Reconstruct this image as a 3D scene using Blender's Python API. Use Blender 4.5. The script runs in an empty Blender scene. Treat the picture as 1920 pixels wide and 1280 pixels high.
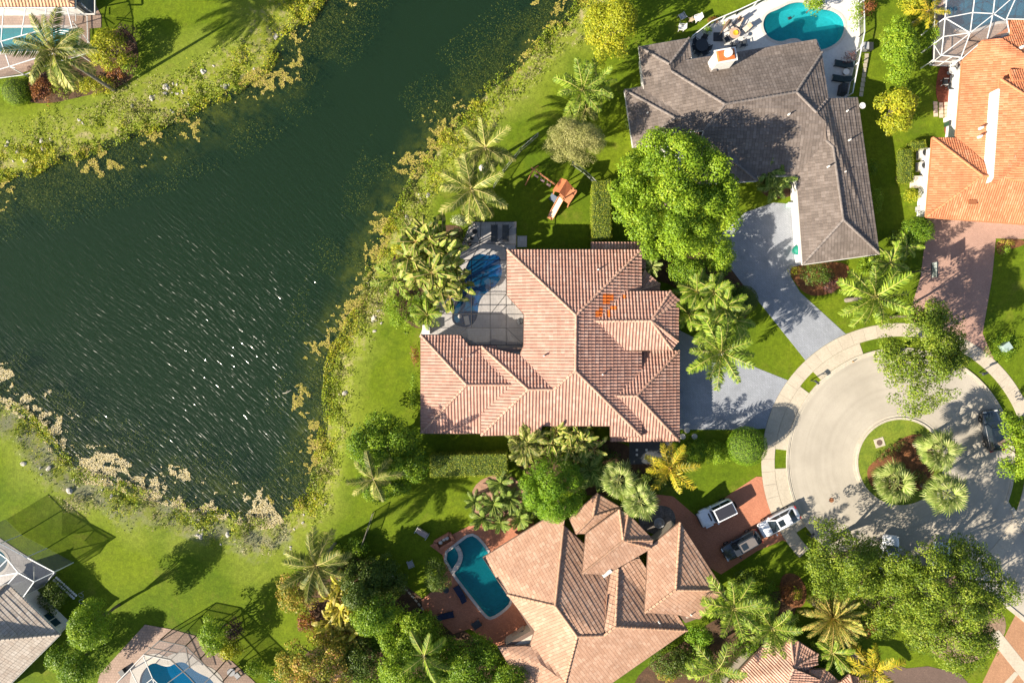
import bpy, bmesh, math, random
import numpy as np
from mathutils import Vector, Matrix
from mathutils.geometry import tessellate_polygon
SC = bpy.context.scene
COL = SC.collection
R = math.radians
PI = math.pi

# ------------------------------------------------------------------ camera, sky, sun, exposure
S = 0.06          # metres on the ground per photograph pixel
H = 77.0          # height of the drone
cam = bpy.data.cameras.new('camera'); camo = bpy.data.objects.new('camera', cam); COL.objects.link(camo)
camo.location = (0, 0, H); camo.rotation_euler = (0, 0, 0)
cam.sensor_fit = 'HORIZONTAL'; cam.angle = 2 * math.atan(960 * S / H)
cam.clip_start = 1; cam.clip_end = 2000
SC.camera = camo
SUN_EL, SUN_AZ = 30.0, 31.0            # light travels towards +x +y at SUN_AZ above the x axis
w = bpy.data.worlds.new('World'); SC.world = w; w.use_nodes = True
nt = w.node_tree; bg = nt.nodes['Background']
sky = nt.nodes.new('ShaderNodeTexSky'); sky.sky_type = 'NISHITA'; sky.sun_disc = False
sky.sun_elevation = R(SUN_EL); sky.sun_rotation = R(270 - SUN_AZ)
nt.links.new(sky.outputs[0], bg.inputs[0]); bg.inputs[1].default_value = 0.068
sl = bpy.data.lights.new('sun', 'SUN'); slo = bpy.data.objects.new('sun', sl); COL.objects.link(slo)
sl.energy = 5.0; sl.angle = R(0.5); sl.color = (1.0, 0.905, 0.75)
d = Vector((math.cos(R(SUN_AZ)) * math.cos(R(SUN_EL)), math.sin(R(SUN_AZ)) * math.cos(R(SUN_EL)), -math.sin(R(SUN_EL))))
slo.rotation_euler = d.to_track_quat('-Z', 'Y').to_euler(); slo.location = (-60, -40, 60)
SC.view_settings.view_transform = 'Standard'; SC.view_settings.look = 'None'
SC.view_settings.exposure = 1.4; SC.view_settings.gamma = 1.0; SC.view_settings.use_curve_mapping = False
SC.cycles.max_bounces = 6; SC.cycles.transparent_max_bounces = 12
SC.cycles.caustics_reflective = False; SC.cycles.caustics_refractive = False
SC.cycles.sample_clamp_indirect = 4.0
SC.cycles.use_denoising = True

WATER_Z = -0.5
def W(px, py, z=0.0):
    k = (H - z) / H * S
    return Vector(((px - 960) * k, (640 - py) * k, z))
def WL(pts, z=0.0):
    return [W(p[0], p[1], z) for p in pts]

# ------------------------------------------------------------------ materials
MATS = {}
LEAF_GAIN = 1.6
def _nt(name):
    m = bpy.data.materials.new(name); m.use_nodes = True
    t = m.node_tree; return m, t, t.nodes['Principled BSDF']
def L(t, a, b): t.links.new(a, b)
def rgb(c): return (c[0], c[1], c[2], 1)
def noise(t, scale, detail=3, vec=None, rough=.6):
    n = t.nodes.new('ShaderNodeTexNoise'); n.inputs['Scale'].default_value = scale
    n.inputs['Detail'].default_value = detail; n.inputs['Roughness'].default_value = rough
    if vec is not None: L(t, vec, n.inputs['Vector'])
    return n.outputs['Fac']
def ramp(t, fac, stops):
    r = t.nodes.new('ShaderNodeValToRGB'); e = r.color_ramp.elements
    while len(e) < len(stops): e.new(.5)
    for i, (p, c) in enumerate(stops):
        e[i].position = p; e[i].color = rgb(c) if not isinstance(c, (int, float)) else (c, c, c, 1)
    L(t, fac, r.inputs[0]); return r.outputs[0]
def mix(t, f, a, b, mode='MIX'):
    m = t.nodes.new('ShaderNodeMix'); m.data_type = 'RGBA'; m.blend_type = mode
    for s, v in ((m.inputs[0], f), (m.inputs[6], a), (m.inputs[7], b)):
        if hasattr(v, 'is_linked'): L(t, v, s)
        elif isinstance(v, (int, float)): s.default_value = v if s == m.inputs[0] else (v, v, v, 1)
        else: s.default_value = rgb(v)
    return m.outputs[2]
def math_(t, op, a, b=0.0, clamp=False):
    m = t.nodes.new('ShaderNodeMath'); m.operation = op; m.use_clamp = clamp
    for s, v in ((m.inputs[0], a), (m.inputs[1], b)):
        if hasattr(v, 'is_linked'): L(t, v, s)
        else: s.default_value = v
    return m.outputs[0]
def attr(t, name):
    a = t.nodes.new('ShaderNodeAttribute'); a.attribute_name = name; return a.outputs['Fac']
def objco(t): return t.nodes.new('ShaderNodeTexCoord').outputs['Object']
def bump(t, bsdf, h, strength, dist=.02):
    b = t.nodes.new('ShaderNodeBump'); b.inputs['Strength'].default_value = strength; b.inputs['Distance'].default_value = dist
    L(t, h, b.inputs['Height']); L(t, b.outputs[0], bsdf.inputs['Normal']); return b

def pmat(name, c1, c2=None, scale=1.5, rough=.8, bs=0, bscale=30, fine=.25, fscale=12, metal=0, spec=.35, rnd=0):
    """two-tone noise colour, fine grain, optional per-piece variation from the face attribute rnd"""
    if name in MATS: return MATS[name]
    m, t, b = _nt(name); co = objco(t)
    c2 = c2 or tuple(x * .8 for x in c1)
    col = mix(t, ramp(t, noise(t, scale, 4, co), [(.35, 0), (.65, 1)]), c1, c2)
    if fine:
        g = ramp(t, noise(t, fscale, 3, co), [(.25, 1 - fine), (.75, 1 + fine)])
        col = mix(t, 1.0, col, g, 'MULTIPLY')
    if rnd:
        g = ramp(t, attr(t, 'rnd'), [(0, 1 - rnd), (1, 1 + rnd)]); col = mix(t, 1.0, col, g, 'MULTIPLY')
    L(t, col, b.inputs['Base Color']); b.inputs['Roughness'].default_value = rough
    b.inputs['Metallic'].default_value = metal; b.inputs['Specular IOR Level'].default_value = spec
    if bs: bump(t, b, noise(t, bscale, 3, co), bs)
    MATS[name] = m; return m
def leafmat(name, stops, trans=.3, rough=.5, spec=.25, obj_var=.0):
    """foliage: colour picked per leaf from the attribute rnd"""
    if name in MATS: return MATS[name]
    m, t, b = _nt(name)
    col = ramp(t, attr(t, 'rnd'), [(p, tuple(min(.6, x * LEAF_GAIN) for x in c)) for p, c in stops])
    oi = t.nodes.new('ShaderNodeObjectInfo')
    if obj_var:
        g = ramp(t, oi.outputs['Random'], [(0, 1 - obj_var), (1, 1 + obj_var)]); col = mix(t, 1.0, col, g, 'MULTIPLY')
    L(t, col, b.inputs['Base Color']); b.inputs['Roughness'].default_value = rough; b.inputs['Specular IOR Level'].default_value = spec
    tr = t.nodes.new('ShaderNodeBsdfTranslucent'); L(t, col, tr.inputs[0])
    mx = t.nodes.new('ShaderNodeMixShader'); mx.inputs[0].default_value = trans
    L(t, b.outputs[0], mx.inputs[1]); L(t, tr.outputs[0], mx.inputs[2])
    L(t, mx.outputs[0], t.nodes['Material Output'].inputs[0])
    MATS[name] = m; return m
def tilemat(name, stops, odd=None, rough=.75):
    """roof tiles: one tone per tile, weathering over the slope; rnd above 1.5 marks replacement tiles"""
    if name in MATS: return MATS[name]
    m, t, b = _nt(name); co = objco(t)
    a = attr(t, 'rnd'); col = ramp(t, a, stops)
    col = mix(t, ramp(t, noise(t, .5, 5, co), [(.4, 0), (.72, .55)]), col, tuple(x * .72 for x in stops[0][1]))
    g = ramp(t, noise(t, 9, 4, co), [(.25, .8), (.75, 1.2)]); col = mix(t, 1.0, col, g, 'MULTIPLY')
    if odd: col = mix(t, math_(t, 'GREATER_THAN', a, 1.5), col, odd)
    L(t, col, b.inputs['Base Color']); b.inputs['Roughness'].default_value = rough; b.inputs['Specular IOR Level'].default_value = .3
    bump(t, b, noise(t, 40, 2, co), .25)
    MATS[name] = m; return m
def glassmat(name, col, rough=.05):
    if name in MATS: return MATS[name]
    m, t, b = _nt(name)
    b.inputs['Base Color'].default_value = rgb(col); b.inputs['Roughness'].default_value = rough
    b.inputs['Specular IOR Level'].default_value = .6
    MATS[name] = m; return m
def paint(name, col, rough=.3, coat=.6, metal=0):
    if name in MATS: return MATS[name]
    m, t, b = _nt(name); co = objco(t)
    g = ramp(t, noise(t, 6, 3, co), [(.3, .93), (.7, 1.05)])
    L(t, mix(t, 1.0, col, g, 'MULTIPLY'), b.inputs['Base Color']); b.inputs['Roughness'].default_value = rough
    b.inputs['Metallic'].default_value = metal; b.inputs['Coat Weight'].default_value = coat; b.inputs['Coat Roughness'].default_value = .08
    MATS[name] = m; return m
def screenmat(name, col, dens):
    if name in MATS: return MATS[name]
    m, t, b = _nt(name)
    b.inputs['Base Color'].default_value = rgb(col); b.inputs['Roughness'].default_value = .9; b.inputs['Specular IOR Level'].default_value = .1
    tr = t.nodes.new('ShaderNodeBsdfTransparent'); mx = t.nodes.new('ShaderNodeMixShader'); mx.inputs[0].default_value = dens
    L(t, tr.outputs[0], mx.inputs[1]); L(t, b.outputs[0], mx.inputs[2]); L(t, mx.outputs[0], t.nodes['Material Output'].inputs[0])
    MATS[name] = m; return m
def watermat(name, tint, body, dens, wave=.25, wscale=2.0, rough=.05, stretch=None, dist=.05):
    """clear tinted surface over a real bed; body = murk in the water"""
    if name in MATS: return MATS[name]
    m, t, b = _nt(name); co = objco(t)
    mp = t.nodes.new('ShaderNodeMapping'); L(t, co, mp.inputs[0])
    if stretch:
        mp.inputs['Rotation'].default_value = (0, 0, stretch[0])
        m0 = mp; mp = t.nodes.new('ShaderNodeMapping'); L(t, m0.outputs[0], mp.inputs[0]); mp.inputs['Scale'].default_value = (stretch[1], stretch[2], 1)
    vec = mp.outputs[0]
    if stretch:      # bend the crests a little
        wn = t.nodes.new('ShaderNodeTexNoise'); wn.inputs['Scale'].default_value = .05; wn.inputs['Detail'].default_value = 0; L(t, co, wn.inputs['Vector'])
        va = t.nodes.new('ShaderNodeVectorMath'); va.operation = 'SCALE'; L(t, wn.outputs['Color'], va.inputs[0]); va.inputs['Scale'].default_value = 3.0
        vb = t.nodes.new('ShaderNodeVectorMath'); L(t, co, vb.inputs[0]); L(t, va.outputs[0], vb.inputs[1]); L(t, vb.outputs[0], m0.inputs[0])
    h = noise(t, wscale, 2 if stretch else 3, vec, .5)
    if stretch:
        h2 = noise(t, wscale * 1.9, 0, mp.outputs[0], .5); h = math_(t, 'ADD', h, math_(t, 'MULTIPLY', h2, .30))
        # open water takes the wind, the reedy margins stay calm
        ge = t.nodes.new('ShaderNodeVectorMath'); ge.operation = 'DISTANCE'; L(t, co, ge.inputs[0]); ge.inputs[1].default_value = (-29, 4, WATER_Z)
        wind = math_(t, 'ADD', ramp(t, math_(t, 'DIVIDE', ge.outputs['Value'], 30.0), [(.1, 1.0), (1.0, .6)]), math_(t, 'MULTIPLY', math_(t, 'SUBTRACT', noise(t, .13, 2, co), .5), .8))
        h = math_(t, 'MULTIPLY', h, wind)
    bp = t.nodes.new('ShaderNodeBump'); bp.inputs['Strength'].default_value = wave; bp.inputs['Distance'].default_value = dist
    L(t, h, bp.inputs['Height'])
    tr = t.nodes.new('ShaderNodeBsdfTransparent'); tr.inputs[0].default_value = rgb(tint)
    df = t.nodes.new('ShaderNodeBsdfDiffuse'); df.inputs[0].default_value = rgb(body); L(t, bp.outputs[0], df.inputs['Normal'])
    m1 = t.nodes.new('ShaderNodeMixShader'); m1.inputs[0].default_value = dens
    L(t, tr.outputs[0], m1.inputs[1]); L(t, df.outputs[0], m1.inputs[2])
    gl = t.nodes.new('ShaderNodeBsdfGlossy'); gl.inputs['Roughness'].default_value = rough; L(t, bp.outputs[0], gl.inputs['Normal'])
    glo = gl.outputs[0]
    if stretch:      # fine ripples riding on the waves: a second, broader lobe
        g2 = t.nodes.new('ShaderNodeBsdfGlossy'); g2.inputs['Roughness'].default_value = .30; L(t, bp.outputs[0], g2.inputs['Normal'])
        mg = t.nodes.new('ShaderNodeMixShader'); mg.inputs[0].default_value = .42; L(t, gl.outputs[0], mg.inputs[1]); L(t, g2.outputs[0], mg.inputs[2]); glo = mg.outputs[0]
    fr = t.nodes.new('ShaderNodeFresnel'); bf = t.nodes.new('ShaderNodeNewGeometry').outputs['Backfacing']   # light passing down through the surface bends in as it does from above
    L(t, math_(t, 'SUBTRACT', 1.33, math_(t, 'MULTIPLY', bf, 1.33 - 1 / 1.33)), fr.inputs[0]); L(t, bp.outputs[0], fr.inputs['Normal'])
    m2 = t.nodes.new('ShaderNodeMixShader'); L(t, fr.outputs[0], m2.inputs[0]); L(t, m1.outputs[0], m2.inputs[1]); L(t, glo, m2.inputs[2])
    L(t, m2.outputs[0], t.nodes['Material Output'].inputs[0])
    MATS[name] = m; return m

# ------------------------------------------------------------------ objects and meshes
ORG = {}
def tag(o, label=None, cat=None, group=None, kind=None):
    if label: o['label'] = label
    if cat: o['category'] = cat
    if group: o['group'] = group
    if kind: o['kind'] = kind
    return o
def thing(name, label, cat, loc=(0, 0, 0), group=None):
    o = bpy.data.objects.new(name, None); o.empty_display_size = .3; COL.objects.link(o)
    o.location = loc; ORG[o.name] = Vector(loc); return tag(o, label, cat, group)
def copy_tree(o, parent=None):
    c = o.copy(); COL.objects.link(c); c.parent = parent
    for ch in o.children: copy_tree(ch, c)
    return c
def link(name, me, mat, parent=None, kind=None):
    o = bpy.data.objects.new(name, me)
    if mat is not None and not me.materials: me.materials.append(mat)
    COL.objects.link(o)
    if parent is not None: o.parent = parent; ORG[o.name] = ORG.get(parent.name, Vector())
    else: ORG[o.name] = Vector()
    if kind: o['kind'] = kind
    return o
def npmesh(name, V, F, rnd=None, smooth=False):
    """V (n,3), F (m,k) index array of equal sized faces"""
    me = bpy.data.meshes.new(name); V = np.asarray(V, np.float32); F = np.asarray(F, np.int32)
    me.vertices.add(len(V)); me.vertices.foreach_set('co', V.ravel())
    k = F.shape[1]; me.loops.add(F.size); me.loops.foreach_set('vertex_index', F.ravel())
    me.polygons.add(len(F)); me.polygons.foreach_set('loop_start', np.arange(0, F.size, k, dtype=np.int32))
    try: me.polygons.foreach_set('loop_total', np.full(len(F), k, np.int32))
    except Exception: pass
    if smooth: me.polygons.foreach_set('use_smooth', np.ones(len(F), bool))
    me.update(calc_edges=True)
    if rnd is not None:
        a = me.attributes.new('rnd', 'FLOAT', 'FACE'); a.data.foreach_set('value', np.asarray(rnd, np.float32))
    return me
class MB:
    def __init__(s): s.v = []; s.f = []; s.r = []
    def add(s, vs, fs, r=None):
        o = len(s.v); s.v += [tuple(v) for v in vs]
        for f in fs: s.f.append([i + o for i in f]); s.r.append(.5 if r is None else r)
        return s
    def box(s, c, size, rz=0, r=None, taper=1.0):
        cx, cy, cz = c; a, b, h = size[0] / 2, size[1] / 2, size[2]; co, si = math.cos(rz), math.sin(rz); vs = []
        for z, k in ((cz, 1), (cz + h, taper)):
            for x, y in ((-a, -b), (a, -b), (a, b), (-a, b)):
                vs.append((cx + (x * co - y * si) * k, cy + (x * si + y * co) * k, z))
        return s.add(vs, [(3, 2, 1, 0), (4, 5, 6, 7), (0, 1, 5, 4), (1, 2, 6, 5), (2, 3, 7, 6), (3, 0, 4, 7)], r)
    def bar(s, p, q, w=.08, h=None, r=None):
        p, q = Vector(p), Vector(q); h = h or w; d_ = (q - p)
        if d_.length < 1e-5: return s
        d_.normalize(); up = Vector((0, 0, 1)) if abs(d_.z) < .95 else Vector((1, 0, 0))
        a = d_.cross(up).normalized() * w / 2; b = a.cross(d_).normalized() * h / 2
        vs = [p - a - b, p + a - b, p + a + b, p - a + b, q - a - b, q + a - b, q + a + b, q - a + b]
        return s.add(vs, [(3, 2, 1, 0), (4, 5, 6, 7), (0, 1, 5, 4), (1, 2, 6, 5), (2, 3, 7, 6), (3, 0, 4, 7)], r)
    def tube(s, pts, rad, n=7, cap=True, r=None):
        pts = [Vector(p) for p in pts]; rad = rad if hasattr(rad, '__len__') else [rad] * len(pts); vs = []
        for i, p in enumerate(pts):
            d_ = (pts[min(i + 1, len(pts) - 1)] - pts[max(i - 1, 0)]).normalized()
            up = Vector((0, 0, 1)) if abs(d_.z) < .9 else Vector((1, 0, 0))
            a = d_.cross(up).normalized(); b = a.cross(d_)
            vs += [p + (a * math.cos(2 * PI * k / n) + b * math.sin(2 * PI * k / n)) * rad[i] for k in range(n)]
        fs = [(i * n + k, i * n + (k + 1) % n, (i + 1) * n + (k + 1) % n, (i + 1) * n + k) for i in range(len(pts) - 1) for k in range(n)]
        if cap: fs += [tuple(range(n))[::-1], tuple((len(pts) - 1) * n + k for k in range(n))]
        return s.add(vs, fs, r)
    def lathe(s, c, prof, n=20, r=None):
        vs = []; c = Vector(c)
        for (ra, z) in prof: vs += [c + Vector((ra * math.cos(2 * PI * k / n), ra * math.sin(2 * PI * k / n), z)) for k in range(n)]
        fs = [(i * n + k, i * n + (k + 1) % n, (i + 1) * n + (k + 1) % n, (i + 1) * n + k) for i in range(len(prof) - 1) for k in range(n)]
        fs += [tuple(range(n))[::-1], tuple((len(prof) - 1) * n + k for k in range(n))]
        return s.add(vs, fs, r)
    def poly(s, pts, z, holes=(), r=None):
        loops = [[Vector((p[0], p[1], 0)) for p in pts]] + [[Vector((p[0], p[1], 0)) for p in h] for h in holes]
        vs = [Vector((p.x, p.y, z)) for l in loops for p in l]; out = []
        for t in tessellate_polygon(loops):
            a, b, c = (vs[i] for i in t)
            out.append(t if (b - a).cross(c - a).z > 0 else t[::-1])
        return s.add(vs, out, r)
    def slab(s, pts, z0, z1, holes=(), r=None):
        s.poly(pts, z1, holes, r)
        for l in [pts] + list(holes):
            n = len(l); vs = [(p[0], p[1], z0) for p in l] + [(p[0], p[1], z1) for p in l]
            s.add(vs, [(i, (i + 1) % n, n + (i + 1) % n, n + i) for i in range(n)], r)
        return s
    def ring(s, c, r0, r1, z0, z1, a0=0, a1=2 * PI, n=96, r=None):
        c = Vector((c[0], c[1], 0)); vs = []
        for k in range(n + 1):
            a = a0 + (a1 - a0) * k / n; e = Vector((math.cos(a), math.sin(a), 0))
            vs += [c + e * r0 + Vector((0, 0, z0)), c + e * r0 + Vector((0, 0, z1)), c + e * r1 + Vector((0, 0, z1)), c + e * r1 + Vector((0, 0, z0))]
        fs = [(4 * k + j, 4 * k + j + 1, 4 * k + j + 5, 4 * k + j + 4) for k in range(n) for j in range(3)]
        if a1 - a0 < 2 * PI - 1e-3: fs += [(0, 1, 2, 3), (4 * n + 3, 4 * n + 2, 4 * n + 1, 4 * n)]
        return s.add(vs, fs, r)
    def mesh(s, name, smooth=False, org=Vector()):
        me = bpy.data.meshes.new(name)
        me.from_pydata([(v[0] - org.x, v[1] - org.y, v[2] - org.z) for v in s.v], [], s.f)
        if smooth: me.polygons.foreach_set('use_smooth', [True] * len(me.polygons))
        a = me.attributes.new('rnd', 'FLOAT', 'FACE'); a.data.foreach_set('value', s.r)
        return me
    def build(s, name, mat, parent=None, smooth=False, kind=None, recalc=True):
        me = s.mesh(name, smooth, ORG.get(parent.name, Vector()) if parent is not None else Vector())
        if recalc:
            bm = bmesh.new(); bm.from_mesh(me); bmesh.ops.recalc_face_normals(bm, faces=bm.faces); bm.to_mesh(me); bm.free()
        return link(name, me, mat, parent, kind)

def struct(name, mb, mat, parent=None, **k):
    o = mb.build(name, mat, parent, recalc=False, **k)
    if parent is None: o['kind'] = 'structure'
    return o
# value noise on arrays
_rs = np.random.RandomState(7); _T = _rs.rand(256, 256).astype(np.float32)
def vnoise(x, y, sc, seed=0):
    x = np.asarray(x) * sc + seed * 17.3; y = np.asarray(y) * sc + seed * 9.1
    xi = np.floor(x).astype(int); yi = np.floor(y).astype(int); fx = x - xi; fy = y - yi
    fx = fx * fx * (3 - 2 * fx); fy = fy * fy * (3 - 2 * fy)
    g = lambda a, b: _T[a & 255, b & 255]
    return (g(xi, yi) * (1 - fx) + g(xi + 1, yi) * fx) * (1 - fy) + (g(xi, yi + 1) * (1 - fx) + g(xi + 1, yi + 1) * fx) * fy
def fbm(x, y, sc, seed=0, o=3):
    s_, a, n_ = 0, .5, 0
    for i in range(o): s_ = s_ + a * vnoise(x, y, sc * 2 ** i, seed + i); n_ += a; a *= .5
    return s_ / n_
def inside(x, y, poly):
    c = np.zeros(np.shape(x), bool); n = len(poly)
    for i in range(n):
        x0, y0 = poly[i][0], poly[i][1]; x1, y1 = poly[(i + 1) % n][0], poly[(i + 1) % n][1]
        if y0 == y1: continue
        k = ((y0 > y) != (y1 > y)) & (x < (x1 - x0) * (y - y0) / (y1 - y0) + x0); c ^= k
    return c
def pdist(x, y, poly, closed=True):
    best = np.full(np.shape(x), 1e9); n = len(poly)
    for i in range(n if closed else n - 1):
        x0, y0 = poly[i][0], poly[i][1]; x1, y1 = poly[(i + 1) % n][0], poly[(i + 1) % n][1]
        dx, dy = x1 - x0, y1 - y0; q = np.clip(((x - x0) * dx + (y - y0) * dy) / max(dx * dx + dy * dy, 1e-9), 0, 1)
        best = np.minimum(best, np.hypot(x - x0 - q * dx, y - y0 - q * dy))
    return best
def smooth_loop(pts, it=2):
    for _ in range(it):
        o = []
        for i in range(len(pts)):
            a, b = pts[i], pts[(i + 1) % len(pts)]
            o += [(a[0] * .75 + b[0] * .25, a[1] * .75 + b[1] * .25), (a[0] * .25 + b[0] * .75, a[1] * .25 + b[1] * .75)]
        pts = o
    return pts
# ------------------------------------------------------------------ outlines (photograph pixels at ground level)
WATER_Z = -0.5
NW_BANK = [(-500, 350), (-100, 338), (0, 328), (60, 318), (100, 297), (150, 287), (200, 266), (240, 250), (290, 236), (330, 216), (370, 196), (420, 178), (450, 156), (500, 122), (516, 92), (540, 60), (575, 32), (597, 0), (630, -60), (680, -200)]
E_BANK = [(1180, -200), (1110, -30), (1080, 30), (1040, 60), (1010, 92), (990, 110), (955, 143), (905, 182), (880, 222), (850, 246), (828, 268), (802, 312), (785, 335), (772, 360), (752, 396), (738, 425), (722, 452), (712, 478), (700, 500), (694, 545), (684, 578), (668, 596), (655, 620), (646, 640), (632, 655), (626, 680), (620, 722), (618, 760), (614, 800), (606, 828), (603, 866), (597, 902), (585, 930), (560, 950), (540, 963)]
S_BANK = [(518, 980), (485, 985), (440, 972), (400, 962), (350, 950), (312, 940), (287, 930), (272, 932), (237, 917), (200, 903), (165, 900), (150, 882), (128, 865), (112, 855), (95, 836), (85, 815), (68, 800), (50, 785), (30, 768), (0, 752), (-100, 700), (-500, 640)]
LAKE = [tuple(W(p[0], p[1], WATER_Z)[:2]) for p in NW_BANK + E_BANK + S_BANK]
LNW = [tuple(W(p[0], p[1], WATER_Z)[:2]) for p in NW_BANK]; LE = [tuple(W(p[0], p[1], WATER_Z)[:2]) for p in E_BANK]; LS = [tuple(W(p[0], p[1], WATER_Z)[:2]) for p in S_BANK]
def shore(x, y):
    d_ = pdist(x, y, LAKE); return np.where(inside(x, y, LAKE), -d_, d_)
def bank_w(x, y):
    a, b, c = pdist(x, y, LNW, False), pdist(x, y, LE, False), pdist(x, y, LS, False)
    wv = np.where((a < b) & (a < c), 4.6, np.where(b < c, 2.9, 3.6)); k = np.where((a < b) & (a < c), 0., np.where(b < c, 1., 2.))
    return wv * (.6 + .8 * fbm(np.asarray(x), np.asarray(y), .25, 3)), k

CX, CY = 1688, 866     # centre of the turning circle
CC = W(CX, CY)
POOLS = {   # deck outline, pool outline (pixels at ground)
 'cage': dict(deck=[(884, 416), (968, 416), (968, 470), (955, 470), (955, 548), (987, 588), (987, 655), (872, 655), (866, 634), (786, 632), (794, 612), (808, 612), (826, 552), (846, 505), (864, 460)],
   pool=[(889, 479), (901, 475), (919, 480), (927, 475), (939, 484), (938, 492), (942, 512), (935, 530), (919, 544), (904, 555), (897, 571), (896, 591), (890, 605), (878, 613), (864, 613), (850, 606), (847, 596), (850, 580), (855, 557), (862, 527), (872, 505), (880, 487)]),
 'grey': dict(deck=[(1292, 76), (1330, 47), (1440, 1), (1560, -60), (1604, -60), (1608, 0), (1612, 75), (1600, 130), (1586, 200), (1500, 230), (1400, 150), (1305, 150)],
   pool=[(1430, 42), (1438, 26), (1460, 18), (1482, 6), (1508, 4), (1536, 17), (1560, 20), (1578, 32), (1584, 50), (1578, 72), (1562, 86), (1540, 95), (1515, 92), (1500, 74), (1484, 72), (1462, 80), (1442, 72), (1432, 58)]),
 'brick': dict(deck=[(806, 1022), (845, 1003), (880, 985), (940, 975), (1000, 975), (1010, 1060), (1050, 1130), (1020, 1200), (940, 1214), (880, 1178), (850, 1187), (792, 1138), (790, 1124), (820, 1100), (836, 1070), (830, 1040)],
   pool=[(833, 1040), (857, 1021), (882, 1002), (897, 1010), (918, 1039), (935, 1075), (954, 1112), (957, 1128), (944, 1142), (921, 1157), (912, 1153), (880, 1112), (851, 1074)]),
 'south': dict(deck=[(272, 1170), (322, 1179), (378, 1194), (425, 1230), (472, 1272), (520, 1320), (520, 1400), (150, 1400), (188, 1262)],
   pool=[(288, 1240), (305, 1247), (318, 1249), (332, 1240), (348, 1240), (362, 1254), (378, 1263), (395, 1270), (405, 1285), (400, 1330), (300, 1340), (262, 1300), (262, 1270), (272, 1252)]),
 'nw': dict(deck=[(-120, -20), (165, -20), (190, 30), (190, 52), (168, 54), (168, 100), (90, 118), (40, 138), (-120, 170)],
   pool=[(-60, 55), (0, 53), (80, 52), (146, 54), (148, 66), (146, 95), (120, 98), (90, 96), (0, 98), (-60, 98)]),
 'ne': dict(deck=[(1748, -80), (2040, -80), (2040, 60), (1960, 90), (1860, 110), (1800, 128), (1748, 124)],
   pool=[(1775, -40), (1900, -60), (1990, -30), (1990, 40), (1940, 50), (1890, 40), (1870, 40), (1845, 50), (1815, 60), (1795, 55), (1780, 40), (1772, 10)]),
 'sw': dict(deck=[(-100, 985), (0, 1008), (40, 1035), (106, 1074), (96, 1084), (60, 1115), (0, 1120), (-100, 1110)],
   pool=[(-100, 1020), (-30, 1024), (0, 1030), (12, 1042), (16, 1056), (4, 1072), (-30, 1085), (-100, 1085)]),
}
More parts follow.
